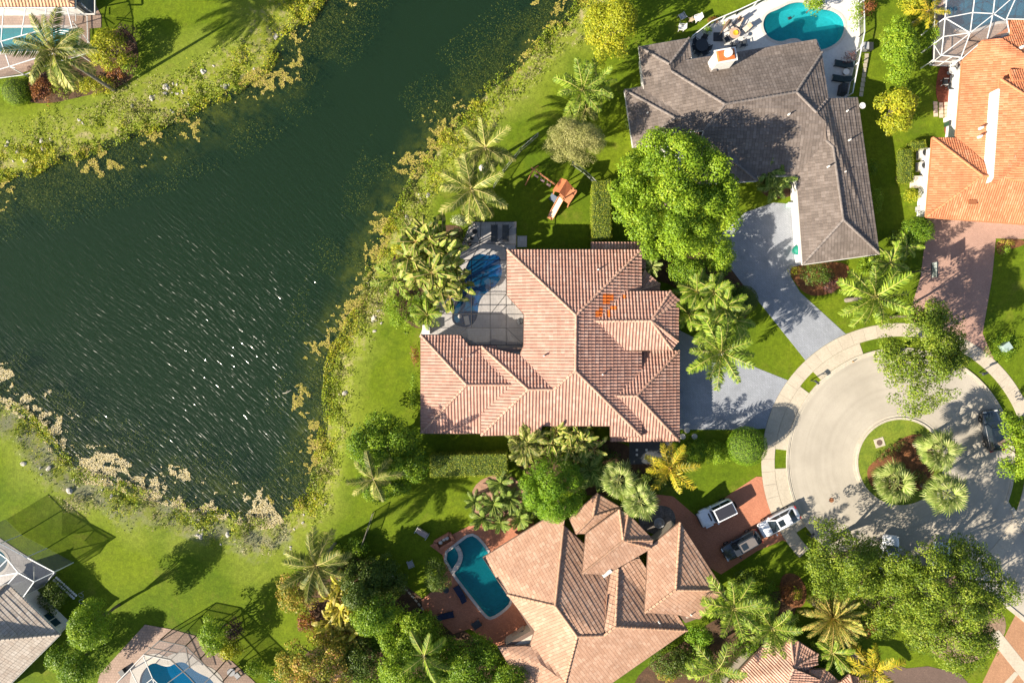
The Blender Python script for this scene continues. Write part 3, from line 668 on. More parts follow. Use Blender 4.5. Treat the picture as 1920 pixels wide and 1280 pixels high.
    for zt, poly in walls:
        pw = [W(p[0], p[1], zt) for p in poly]; ins = inset(pw, .5)
        mb = MB().slab([(p.x, p.y) for p in ins], -.05, zt - .12); mb.build('wall', wallmat, root)
        MB().poly([(p.x, p.y) for p in inset(pw, .08)], zt - .13).build('soffit', gutmat, root)
        if not windows: continue
        n = len(ins); ar = sum(ins[i - 1].x * ins[i].y - ins[i].x * ins[i - 1].y for i in range(n)); s_ = 1 if ar > 0 else -1
        for i in range(n):
            a, b = ins[i], ins[(i + 1) % n]; ln = (b - a).length
            if ln < 3.2: continue
            e = (b - a) / ln; no = Vector((e.y, -e.x)) * s_; q = max(1, int(ln / 4.5))
            for k in range(q):
                m_ = a.lerp(b, (k + .5) / q) + no * .02; ang = math.atan2(e.y, e.x)
                f = MB()
                for (du, z0, sx, sz) in ((-.85, .85, .09, 1.5), (.85, .85, .09, 1.5), (0, .85, 1.79, .09), (0, 2.27, 1.79, .09), (0, .94, .07, 1.33)):
                    f.box((m_.x + e.x * du, m_.y + e.y * du, z0), (sx, .10, sz), ang)
                fo = f.build('window', paint('white_trim', (.62, .61, .58), .5, 0), root)
                MB().box((m_.x, m_.y, .9), (1.7, .05, 1.4), ang).build('pane', glassmat('dark_pane', (.02, .03, .04)), fo)
    return root
def vent(root, px, py, z, h=.22, r=.06, mat=None, lean=0):
    p = W(px, py, z); MB().lathe(p - Vector((0, 0, .3)), [(r * 1.6, 0), (r * 1.5, .32), (r, .34), (r, .3 + h), (r * .7, .3 + h)], 10).build('vent_pipe', mat or paint('vent_white', (.6, .58, .54), .5, 0), root)

STUCCO = pmat('cream_stucco', (.50, .43, .34), (.46, .40, .32), .8, .9, .3, 60, .08, 6)
WHITEST = pmat('white_stucco', (.68, .66, .62), (.62, .60, .57), .8, .9, .3, 60, .06, 6)
GUTW = paint('gutter_white', (.55, .53, .49), .5, 0); GUTB = paint('gutter_brown', (.16, .10, .07), .5, 0)
PINKT = tilemat('pink_tile', [(0, (.36, .195, .148)), (.4, (.39, .222, .168)), (.8, (.415, .245, .19)), (.95, (.45, .29, .23)), (1, (.38, .185, .13))], (.62, .14, .022))
PINKC = pmat('pink_cap', (.46, .28, .205), (.40, .235, .17), 2, .8, .2, 40, .2, 6, rnd=.15)
oddc = [(1140, 552, 9, 6), (1138, 560, 7, 4), (1122, 584, 8, 5), (1129, 578, 4, 5), (1150, 575, 5, 3), (1112, 598, 4, 2), (1139, 585, 3, 7), (1172, 557, 2, 3)]
oddw = [(W(a, b, 5.6), c * S, d_ * S) for a, b, c, d_ in oddc]
odd_main = lambda x, y: any(abs(x - p.x) < a and abs(y - p.y) < b for p, a, b in oddw)
main = house('large_house', 'large house with pink barrel tile hip roof and a patch of orange tiles', [
 dict(ze=3.68, V=dict(a1=(951, 468), a2=(1203, 468), a3=(1080, 591), a4=(1079, 695), a5=(1203, 818), a6=(1038, 730), p1=(951, 553), p2=(983, 589), p3=(982, 649), p4=(975, 665), c1=(903, 649), c2=(990, 730), c3=(902, 816), q1=(1012, 814), q2=(1016, 798), q3=(1145, 798), q4=(1145, 818)),
   F=[(['a1', 'a3', 'a2'], 'a1', 'a2'), (['a1', 'p1', 'p2', 'p3', 'p4', 'a6', 'a4', 'a3'], 'a1', (951, 553)), (['a2', 'a3', 'a4', 'a5'], 'a2', 'a5'),
      (['c3', 'q1', 'q2', 'q3', 'q4', 'a5', 'a4', 'a6', 'c2'], 'c3', 'a5'), (['c1', 'c2', 'c3'], (902.5, 649), 'c3'), (['c1', 'p4', 'a6', 'c2'], (903, 649), (982, 649))]),
 dict(ze=2.9, V=dict(b1=(789, 628), b2=(789, 812), b3=(875, 721.5), b4=(962, 721.5), n1=(863, 628), n2=(879, 648), n3=(930, 648), s1=(930, 812)),
   F=[(['b1', 'b3', 'b2'], 'b1', 'b2'), (['b1', 'n1', 'n2', 'n3', 'b4', 'b3'], 'b1', 'n1'), (['b2', 'b3', 'b4', 's1'], 'b2', 's1')]),
 dict(ze=4.35, V=dict(d1=(1100, 546), d2=(1257, 546), d3=(1273, 562), d4=(1272, 640), d5=(1260, 656), d6=(1100, 657), d7=(1221, 601.5), d8=(1100, 602)),
   F=[(['d1', 'd2', 'd7', 'd8'], 'd1', 'd2'), (['d2', 'd3', 'd7'], 'd2', 'd3'), (['d3', 'd4', 'd7'], 'd3', 'd4'), (['d4', 'd5', 'd7'], 'd4', 'd5'), (['d8', 'd7', 'd5', 'd6'], 'd6', 'd5')]),
 dict(ze=2.9, V=dict(e1=(1180, 657), e2=(1274, 657), e3=(1194, 742), e4=(1274, 827), e5=(1145, 827), e6=(1140, 742), e7=(1145, 800)),
   F=[(['e2', 'e4', 'e3'], 'e2', 'e4'), (['e1', 'e2', 'e3', 'e6'], 'e1', 'e2'), (['e6', 'e3', 'e4', 'e5', 'e7'], 'e5', 'e4')]),
 dict(ze=2.7, V=dict(g1=(1109, 454), g2=(1211, 454), g3=(1211, 505), g4=(1170, 494), g5=(1109, 494)),
   F=[(['g1', 'g2', 'g4', 'g5'], 'g1', 'g2'), (['g2', 'g3', 'g4'], 'g2', 'g3')]),
 dict(ze=2.9, V=dict(t1=(1209, 507), t2=(1237, 532), t3=(1237, 548), t4=(1190, 548), t5=(1185, 520)),
   F=[(['t1', 't2', 't4'], 't1', 't2'), (['t2', 't3', 't4'], 't2', 't3'), (['t5', 't1', 't4'], 't5', 't1')]),
], ('barrel', .345, .40, .085, .045), PINKT, PINKC, STUCCO, GUTB,
 [(3.68, [(951, 468), (1203, 468), (1203, 818), (1145, 818), (1145, 798), (1016, 798), (1016, 814), (902, 814), (904, 651), (980, 651), (982, 590), (951, 553)]),
  (2.9, [(789, 628), (865, 628), (880, 650), (908, 650), (908, 812), (789, 812)]), (4.35, [(1190, 546), (1257, 546), (1273, 562), (1272, 640), (1260, 656), (1190, 656)]),
  (2.9, [(1190, 657), (1274, 657), (1274, 827), (1147, 827), (1147, 815), (1190, 815)])], odd=odd_main, pitch=.36)
vent(main, 866, 673, 4.6); vent(main, 1122, 505, 4.8); vent(main, 1020, 667, 5.6, .2); vent(main, 1130, 702, 5.4, .25)

GREYT = tilemat('grey_tile', [(0, (.135, .108, .092)), (.35, (.16, .128, .11)), (.7, (.182, .147, .127)), (1, (.21, .172, .15))])
GREYC = pmat('grey_cap', (.20, .17, .155), (.16, .135, .122), 2, .85, .2, 40, .2, 6, rnd=.15)
grey = house('grey_roof_house', 'house with dark grey tile roof and white chimney beside the kidney pool', [
 dict(ze=3.1, V=dict(g1=(1198, 88), g2=(1292, 72), g3=(1255, 121), g4=(1259, 134), g5=(1297, 112), g5b=(1279, 114), g6=(1531, 74), g7=(1541, 99), g8=(1493, 173), g9=(1359, 196), w1=(1207, 163), w2=(1215, 250), w4=(1320, 245),
    s1=(1290, 330), s2=(1493, 330), g10=(1547, 228), g11=(1548, 263), k1=(1530, 211, 5.6), m1=(1553, 184, 4.4), r1=(1608, 183), g12=(1562, 276), g13=(1581, 412), r2=(1649, 476), r3=(1505, 496)),
   F=[(['g1', 'g2', 'g3'], 'g1', 'g2'), (['g2', 'g5', 'g5b', 'g4', 'g3'], 'g2', 'g5'), (['g5b', 'g6', 'g7', 'g8', 'g9', 'g4'], (1279, 114), 'g6'), (['g1', 'g3', 'g4', 'g9', 'w4', 'w2', 'w1'], 'g1', 'w1'),
      (['g9', 'g8', 'k1', 'g10', 'g11', 's2', 's1', 'w4'], 's1', 's2'), (['g7', 'm1', 'k1', 'g8'], 'g7', (1552, 184)), (['m1', 'r1', 'r2', 'g13', 'g12', 'g11', 'g10', 'k1'], 'r1', 'r2'),
      (['s2', 'g11', 'g12', 'g13', 'r3'], 's2', 'r3'), (['r3', 'g13', 'r2'], 'r3', 'r2')]),
 dict(ze=2.9, V=dict(v1=(1171, 169), v2=(1207, 162), v3=(1267, 222), v4=(1310, 222), v5=(1187, 275), v6=(1310, 268), v7=(1275, 180)),
   F=[(['v1', 'v2', 'v7', 'v4', 'v3'], 'v1', 'v2'), (['v1', 'v3', 'v5'], 'v1', 'v5'), (['v5', 'v3', 'v4', 'v6'], 'v5', 'v6')]),
 dict(ze=3.1, V=dict(x1=(1359, 234), x2=(1414, 283), x3=(1420, 339), x4=(1366, 296), x5=(1310, 346), x6=(1312, 290), x7=(1330, 234)),
   F=[(['x1', 'x2', 'x3', 'x4'], 'x2', 'x3'), (['x4', 'x3', 'x5'], 'x5', 'x3'), (['x7', 'x1', 'x4', 'x5', 'x6'], 'x6', 'x5')]),
], ('flat', .34, .36, 0, .045), GREYT, GREYC, WHITEST, GUTW,
 [(3.1, [(1198, 88), (1292, 72), (1297, 112), (1531, 74), (1541, 99), (1553, 184), (1608, 183), (1649, 476), (1505, 496), (1494, 330), (1290, 335), (1215, 250)]), (2.9, [(1171, 169), (1207, 162), (1225, 262), (1187, 275)]), (3.1, [(1320, 320), (1320, 270), (1412, 285), (1418, 336), (1318, 344)])], pitch=.37, zs=.8, windows=False)
for a in ((1214, 212, 3.6), (1589, 208, 3.8), (1594, 262, 4.1), (1585, 322, 4.2), (1554, 312, 5.0), (1480, 214, 5.6)): vent(grey, *a)
# chimney of the grey house
p = W(1355, 112, 5.2); ch = MB(); ch.box((p.x, p.y, 2.9), (2.0, 1.15, 3.3), R(10)).box((p.x, p.y, 6.2), (2.25, 1.4, .12), R(10))
co_ = ch.build('chimney', WHITEST, grey)
MB().box((p.x, p.y, 6.32), (1.9, 1.1, .16), R(10), taper=.85).build('chimney_cap', pmat('orange_clay', (.52, .13, .03), (.40, .10, .025), 3, .8), co_)
MB().lathe((p.x + .1, p.y + .05, 6.45), [(.36, 0), (.36, .35), (.45, .40), (.42, .5), (.2, .55)], 14).build('chimney_pot', paint('pot_white', (.68, .66, .62), .6, 0), co_)
q = W(1343, 120, 4.4); MB().box((q.x - .2, q.y - .5, 3.4), (1.2, .8, 1.1), R(10), taper=.3).build('cricket', GREYC, co_)

TANT = tilemat('tan_tile', [(0, (.37, .212, .138)), (.4, (.40, .236, .156)), (.75, (.43, .262, .178)), (1, (.465, .30, .21))])
TANC = pmat('tan_cap', (.45, .275, .18), (.39, .23, .145), 2, .8, .2, 40, .2, 6, rnd=.15)
tan_ = house('tan_roof_house', 'house with tan flat tile roof of many hips beside the rectangular pool', [
 dict(ze=3.6, V=dict(s1=(906, 1045, 2.6), n1=(1062, 948, 3.2), s2=(951, 1114, 4.1), s3=(1041, 1135, 6.3), s4=(1057, 985, 3.7), s5=(1082, 1192, 6.3), e1=(1003, 1182, 4.2), e2=(994, 1210, 3.9), d1=(934, 1212, 3.6), d2=(1000, 1320, 3.6), d3=(1060, 1278, 5.0), d4=(1045, 1340, 3.8),
    m1=(1132, 1191, 5.9), c1=(1142, 1062, 3.3), f1=(1154, 1174, 6.0), f2=(1289, 1181, 3.5), f3=(1159, 1066, 3.8), f4=(1196, 1042, 3.5), t1=(1075, 1330, 3.5), dd=(1015, 1245, 4.6)),
   F=[(['s1', 'n1', 's4', 's3', 's2'], 's1', 'n1'), (['s2', 's3', 's5', 'd3', 'dd', 'e2', 'e1'], (951, 1114), (994, 1182)), (['d1', 'e2', 'dd', 'd3', 'd4', 'd2'], 'd1', 'd2'), (['s4', 'c1', 'm1', 's5', 's3'], 'c1', (1196, 1150)),
      (['c1', 'f3', 'f1', 'm1'], 'c1', 'f3'), (['f3', 'f4', 'f2', 'f1'], 'f4', 'f2'), (['s5', 'm1', 'f1', 'f2', 't1', 'd4', 'd3'], 't1', 'f2')]),
 dict(ze=3.9, V=dict(k1=(1275, 979), k2=(1216, 1026), k3=(1209, 1148, 5.6), k4=(1267, 1105, 5.9), k5=(1357, 1106), k6=(1312, 1160), k7=(1270, 1152, 4.9)),
   F=[(['k1', 'k4', 'k3', 'k2'], 'k1', 'k2'), (['k1', 'k5', 'k4'], 'k1', 'k5'), (['k3', 'k4', 'k5', 'k6', 'k7'], 'k5', 'k6')]),
 dict(ze=4.35, V=dict(h1=(1161, 955), h2=(1099, 1000), h3=(1092, 1075, 5.9), h4=(1169, 1013), h5=(1178, 963), h6=(1224, 1011), h7=(1222, 1027), h8=(1160, 1063), h9=(1133, 1077, 4.9)),
   F=[(['h1', 'h4', 'h3', 'h2'], 'h1', 'h2'), (['h1', 'h5', 'h4'], 'h1', 'h5'), (['h5', 'h6', 'h4'], 'h5', 'h6'), (['h6', 'h7', 'h4'], 'h6', 'h7'), (['h4', 'h7', 'h8', 'h9', 'h3'], 'h7', 'h8')]),
 dict(ze=3.4, V=dict(j1=(1120, 925), j2=(1068, 972), j3=(1112, 968, 4.3), j4=(1165, 952), j5=(1128, 1000), j6=(1080, 1000)),
   F=[(['j1', 'j3', 'j6', 'j2'], 'j1', 'j2'), (['j1', 'j4', 'j3'], 'j1', 'j4'), (['j3', 'j4', 'j5', 'j6'], 'j4', 'j5')]),
], ('flat', .34, .385, 0, .034), TANT, TANC, STUCCO, GUTB,
 [(3.4, [(953, 1116), (1062, 1050), (1130, 1060), (1196, 1042), (1289, 1181), (1075, 1330), (1000, 1320), (936, 1215), (994, 1182)]), (3.7, [(1275, 979), (1216, 1026), (1240, 1110), (1285, 1170), (1312, 1160), (1357, 1106)]),
  (4.2, [(1161, 955), (1105, 1000), (1120, 1065), (1160, 1063), (1222, 1025), (1178, 963)])], windows=False, pitch=.32, zs=.78)
p = W(1138, 1075, 4.9); MB().box((p.x, p.y, 4.5), (1.1, .6, .1), R(35)).build('roof_patch', GUTW, tan_)
vent(tan_, 1236, 1166, 4.6, .3); vent(tan_, 1296, 1152, 4.3)

ORT = tilemat('orange_tile', [(0, (.42, .145, .066)), (.4, (.455, .17, .08)), (.75, (.485, .195, .096)), (1, (.51, .23, .125))])
ORC = pmat('orange_cap', (.52, .205, .095), (.46, .17, .075), 2, .8, .2, 40, .18, 6, rnd=.12)
orange = house('orange_roof_house', 'house with bright orange barrel tile roof and white walls at the right edge', [
 dict(ze=3.0, V=dict(o1=(1805, 115), o2=(1793, 262), o3=(1843, 76, 3.9), o4=(1878, 72, 4.3), o5=(1960, 128), o6=(1960, 345), o7=(1860, 330)),
   F=[(['o1', 'o3', 'o4', 'o5', 'o6', 'o7', 'o2'], 'o1', 'o2')]),
 dict(ze=3.2, V=dict(n1=(1878, 72, 4.2), n2=(1894, 38), n3=(2010, 34), n4=(2010, 162, 6.2), n5=(1897, 66)),
   F=[(['n1', 'n5', 'n2', 'n3', 'n4'], 'n2', 'n3')]),
 dict(ze=3.0, V=dict(w1=(1749, 258), w2=(1797, 259), w3=(1842, 330), w4=(1872, 331), w5=(1737, 407), w6=(1917, 420), w7=(2020, 427), w8=(2020, 250, 6.3)),
   F=[(['w1', 'w2', 'w4', 'w3'], 'w1', 'w2'), (['w1', 'w3', 'w5'], 'w1', 'w5'), (['w5', 'w3', 'w4', 'w8', 'w7', 'w6'], 'w5', 'w6')]),
 dict(ze=5.42, pitch=.4, V=dict(u1=(1876, 149), u2=(1862, 346), u3=(1960, 275, 6.7), u4=(2010, 240, 7.4), u5=(1960, 203, 7.0), u6=(2000, 146)),
   F=[(['u1', 'u5', 'u4', 'u3', 'u2'], 'u1', 'u2'), (['u1', 'u6', 'u5'], 'u1', 'u6')]),
 dict(ze=5.2, V=dict(y1=(1894, 131), y2=(1960, 131), y3=(1960, 150), y4=(1900, 151)), F=[(['y1', 'y2', 'y3', 'y4'], 'y1', 'y2')]),
], ('barrel', .25, .36, .055, .035), ORT, ORC, WHITEST, ORC,
 [(3.0, [(1806, 118), (1842, 80), (1890, 50), (2010, 50), (2010, 420), (1917, 416), (1740, 404), (1751, 262), (1795, 262)])], windows=False)
pu = [W(x, y, 5.6) for x, y in ((1874, 165), (1861, 340), (1868, 330), (1955, 262), (2000, 230), (2000, 175))]
MB().slab([(p.x, p.y) for p in pu], 3.0, 5.37).build('wall', WHITEST, orange)
for a in ((1840, 240, 4.6), (1838, 256, 4.6), (1900, 295, 5.8), (1917, 88, 5.0)): vent(orange, *a, .3, .10)
q = W(1823, 379, 3.9); MB().box((q.x, q.y, 3.85), (.9, .45, .12)).build('roof_hatch', pmat('dark_clay', (.30, .11, .045)), orange)

PALT = tilemat('pale_tile', [(0, (.36, .29, .235)), (.4, (.40, .335, .275)), (.75, (.43, .365, .305)), (1, (.46, .40, .34))])
PALC = pmat('pale_cap', (.42, .355, .295), (.36, .30, .25), 2, .8, .2, 40, .2, 6, rnd=.12)
pale = house('pale_roof_house', 'house with pale beige tile roof at the lower left corner', [
 dict(ze=3.0, V=dict(a=(15, 1094), b=(112, 1189), c=(-70, 1204), d=(-80, 1330), e=(-30, 1330), f=(-90, 1190), g=(-60, 1118)),
   F=[(['a', 'b', 'c', 'f'], 'a', 'b'), (['b', 'e', 'd', 'c'], 'b', 'e'), (['a', 'f', 'g'], 'a', 'g')]),
], ('flat', .33, .42, 0, .034), PALT, PALC, pmat('grey_white_stucco', (.56, .55, .54), (.52, .51, .50), .8, .9), GUTW,
 [(3.0, [(15, 1094), (112, 1189), (-30, 1330), (-150, 1330), (-60, 1118)])], windows=False)
# its window, in the wall that faces up and to the right
A, B = W(15, 1094, 3.0), W(112, 1189, 3.0); e = Vector((B.x - A.x, B.y - A.y, 0)).normalized(); no = Vector((-e.y, e.x, 0)); no = no if no.y > 0 else -no
mid = B - e * 2.0 - no * .49; ang = math.atan2(e.y, e.x); f = MB()
for (du, z0, sx, sz) in ((-.95, 1.0, .1, 1.3), (.95, 1.0, .1, 1.3), (0, .95, 2.0, .1), (0, 2.25, 2.0, .1), (0, 1.0, .09, 1.25)): f.box((mid.x + e.x * du, mid.y + e.y * du, z0), (sx, .14, sz), ang)
fo = f.build('window', GUTW, pale); MB().box((mid.x, mid.y, 1.0), (1.9, .06, 1.3), ang).build('pane', glassmat('blue_pane', (.015, .04, .06)), fo)

PKT = tilemat('rose_tile', [(0, (.43, .235, .165)), (.5, (.48, .285, .205)), (1, (.52, .33, .25))])
corner = house('corner_house', 'rose tiled house with small turret roofs at the bottom right', [
 dict(ze=3.0, V=dict(a=(1437, 1204), b=(1372, 1273), c=(1477, 1219, 3.6), d=(1488, 1252, 4.8), e=(1450, 1345, 4.8), f=(1322, 1330), s1=(1600, 1300), s2=(1585, 1405), f2=(1300, 1405)), F=[(['a', 'c', 'd', 'e', 'f', 'b'], 'a', 'b'), (['d', 's1', 's2', 'e'], 's1', 's2'), (['e', 's2', 'f2', 'f'], 's2', 'f2')]),
 dict(ze=3.6, V=dict(a=(1464, 1216), b=(1482, 1195), c=(1497, 1202), d=(1533, 1225), e=(1533, 1243), f=(1500, 1262), p=(1489, 1251)),
   F=[(['a', 'b', 'p'], 'a', 'b'), (['b', 'c', 'p'], 'b', 'c'), (['c', 'd', 'p'], 'c', 'd'), (['d', 'e', 'p'], 'd', 'e'), (['e', 'f', 'p'], 'e', 'f')]),
 dict(ze=3.4, V=dict(a=(1470, 1272), b=(1516, 1254), c=(1549, 1254), d=(1573, 1277), e=(1560, 1310), p=(1527, 1295, 4.6)), F=[(['a', 'b', 'p'], 'a', 'b'), (['b', 'c', 'p'], 'b', 'c'), (['c', 'd', 'p'], 'c', 'd'), (['d', 'e', 'p'], 'd', 'e')]),
 dict(ze=3.2, V=dict(a=(1575, 1278), b=(1593, 1264), c=(1640, 1277), d=(1660, 1310), p=(1605, 1305, 4.2)), F=[(['a', 'b', 'p'], 'a', 'b'), (['b', 'c', 'p'], 'b', 'c'), (['c', 'd', 'p'], 'c', 'd')]),
], ('barrel', .27, .36, .06, .04), PKT, PINKC, STUCCO, GUTB, [(2.95, [(1437, 1204), (1478, 1222), (1530, 1250), (1600, 1300), (1585, 1405), (1305, 1405), (1322, 1330), (1372, 1273)])], windows=False)

nwh = house('corner_roof_house', 'house with orange tan tile eave above the white cage, upper left corner', [
 dict(ze=3.0, V=dict(a=(-80, 14), b=(140, 14), c=(90, -36), d=(-80, -36)), F=[(['a', 'b', 'c', 'd'], 'a', 'b')]),
 dict(ze=3.0, V=dict(b=(140, 14), c=(90, -36), e=(140, -90)), F=[(['b', 'e', 'c'], 'b', 'e')]),
], ('barrel', .36, .40, .085, .045), tilemat('sand_tile', [(0, (.50, .29, .17)), (.5, (.55, .335, .205)), (1, (.58, .38, .25))]), TANC, WHITEST, GUTW, [(3.0, [(-80, 14), (140, 14), (140, -90), (-80, -90)])], windows=False)
p0, p1 = W(140, -60, 0), W(178, 27, 0)
bay = MB().box(((p0.x + p1.x) / 2, (p0.y + p1.y) / 2, 0), (2.0, 5.0, 2.5)); bay.build('wall', pmat('dark_bay_wall', (.10, .12, .14)), nwh)  # bay wall in one dark blue-grey
f = MB()
for z in (.4, 2.2): f.bar(W(150, 4, z), W(164, 18, z), .1)
for q_ in ((150, 4), (157, 11), (164, 18)): f.bar(W(*q_, .4), W(*q_, 2.2), .1)
f.bar(W(178, 27, 2.55), W(178, -40, 2.55), .1, .12); f.bar(W(178, 27, 2.55), W(150, 27, 2.55), .1, .12)
f.build('window', GUTW, nwh)
# ------------------------------------------------------------------ trees, palms, hedges, shrubs
LF = dict(
 lime=leafmat('leaf_lime', [(0, (.045, .085, .006)), (.35, (.105, .175, .010)), (.7, (.165, .235, .014)), (1, (.235, .275, .022))], .35),
 yellow=leafmat('leaf_yellow', [(0, (.08, .105, .006)), (.4, (.19, .21, .012)), (.75, (.28, .265, .016)), (1, (.36, .29, .02))], .35),
 green=leafmat('leaf_green', [(0, (.026, .060, .005)), (.4, (.070, .130, .007)), (.75, (.130, .195, .010)), (1, (.19, .235, .018))], .3),
 vivid=leafmat('leaf_vivid', [(0, (.03, .075, .004)), (.4, (.075, .15, .006)), (.8, (.13, .21, .010)), (1, (.18, .25, .018))], .3),
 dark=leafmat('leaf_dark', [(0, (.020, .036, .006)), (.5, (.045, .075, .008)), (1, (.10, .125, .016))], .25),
 oak=leafmat('leaf_oak', [(0, (.026, .046, .007)), (.4, (.075, .118, .009)), (.75, (.145, .185, .014)), (1, (.22, .24, .035))], .3),
 olive=leafmat('leaf_olive', [(0, (.10, .105, .025)), (.4, (.185, .185, .055)), (.8, (.26, .245, .095)), (1, (.33, .30, .14))], .35),
 hedge=leafmat('leaf_hedge', [(0, (.05, .08, .006)), (.45, (.125, .16, .010)), (.8, (.19, .205, .016)), (1, (.27, .26, .04))], .3),
 autumn=leafmat('leaf_autumn', [(0, (.05, .075, .008)), (.35, (.12, .14, .012)), (.65, (.25, .21, .025)), (.85, (.36, .20, .05)), (1, (.40, .17, .09))], .3),
 red=leafmat('leaf_red', [(0, (.045, .018, .012)), (.4, (.12, .04, .018)), (.7, (.20, .085, .02)), (1, (.32, .14, .03))], .3),
 plum=leafmat('leaf_plum', [(0, (.02, .012, .012)), (.5, (.055, .028, .025)), (1, (.15, .05, .045))], .25),
 pale=leafmat('leaf_pale', [(0, (.10, .13, .05)), (.5, (.25, .27, .13)), (1, (.45, .44, .32))], .3),
 palm=leafmat('palm_green', [(0, (.05, .09, .010)), (.4, (.11, .165, .014)), (.8, (.18, .23, .024)), (.97, (.23, .26, .035)), (1, (.30, .27, .08))], .3, obj_var=.3),
 palmy=leafmat('palm_yellow', [(0, (.10, .12, .008)), (.4, (.20, .19, .012)), (.8, (.31, .24, .015)), (1, (.38, .26, .03))], .3, obj_var=.3),
 coco=leafmat('palm_coconut', [(0, (.04, .06, .010)), (.4, (.10, .125, .016)), (.75, (.19, .195, .04)), (1, (.34, .29, .11))], .3, obj_var=.35),
 sabal=leafmat('palm_sabal', [(0, (.055, .085, .015)), (.4, (.12, .165, .030)), (.8, (.20, .235, .065)), (1, (.31, .31, .12))], .3, obj_var=.3),
 date=leafmat('palm_date', [(0, (.09, .115, .018)), (.4, (.18, .19, .035)), (.8, (.30, .24, .05)), (1, (.40, .27, .08))], .3, obj_var=.4),
 cycad=leafmat('palm_cycad', [(0, (.035, .065, .008)), (.5, (.085, .135, .018)), (1, (.19, .22, .05))], .3, obj_var=.3),
 banana=leafmat('palm_banana', [(0, (.05, .085, .010)), (.4, (.11, .15, .014)), (.8, (.21, .215, .04)), (1, (.36, .29, .11))], .3, obj_var=.4),
 bananay=leafmat('palm_banana_yellow', [(0, (.11, .12, .01)), (.5, (.25, .22, .02)), (1, (.42, .30, .07))], .3, obj_var=.4))
BARK = pmat('bark', (.13, .10, .075), (.08, .06, .045), 4, .9, .8, 25, .3, 12)
PALMBARK = pmat('palm_bark', (.22, .19, .155), (.16, .135, .11), 3, .9, .6, 25, .3, 14)
def leaf_quads(P, N, size, rng, asp=.62):
    n = len(P); N = N / np.maximum(np.linalg.norm(N, axis=1, keepdims=True), 1e-6)
    a = np.cross(N, rng.normal(size=(n, 3))); a /= np.maximum(np.linalg.norm(a, axis=1, keepdims=True), 1e-6); b = np.cross(N, a)
    s = (size * (.65 + .7 * rng.rand(n)))[:, None]
    V = np.stack([P - a * s * .5, P + b * s * asp * .5 + N * s * .08, P + a * s * .5, P - b * s * asp * .5 + N * s * .08], 1).reshape(-1, 3)
    return V, np.arange(4 * n).reshape(n, 4)
def lobes_to_leaves(lob, dens, size, rng, flat=.0, upb=.35, low=-.25):
    """lob (n,5): x y z radius height-radius"""
    lob = np.asarray(lob, float); cnt = np.maximum(4, (dens * lob[:, 3] ** 2 * 4 * PI * .6)).astype(int); k = np.repeat(np.arange(len(lob)), cnt); n = len(k)
    ph = rng.rand(n) * 2 * PI; cz = low + (1 - low) * rng.rand(n); sr = np.sqrt(1 - cz ** 2)
    D = np.stack([np.cos(ph) * sr, np.sin(ph) * sr, cz], 1); rr = .68 + .42 * rng.rand(n) ** .8
    P = lob[k, :3] + D * np.stack([lob[k, 3], lob[k, 3], lob[k, 4]], 1) * rr[:, None]
    N = D * (1 - flat) + np.array([0, 0, upb]) + rng.normal(size=(n, 3)) * .42
    V, F = leaf_quads(P, N, size, rng)
    lr = rng.rand(len(lob)); return V, F, np.clip(.45 * lr[k] + .55 * rng.rand(n), 0, 1)
def trunk_mesh(root, z0, h, r, ends, rng, mat=BARK, name='trunk'):
    mb = MB(); x, y = root.x, root.y; fork = h * .45
    mb.tube([(x, y, z0 - .1), (x + rng.normal() * .1, y + rng.normal() * .1, fork * .5), (x + rng.normal() * .15, y + rng.normal() * .15, fork)], [r * 1.25, r, r * .85], 8)
    for e in ends:
        m = (np.array([x, y, fork]) + np.array(e)) / 2 + np.array([0, 0, .3 + .4 * rng.rand()])
        mb.tube([(x, y, fork - .3), tuple(m), tuple(e)], [r * .6, r * .38, r * .12], 6)
    return mb
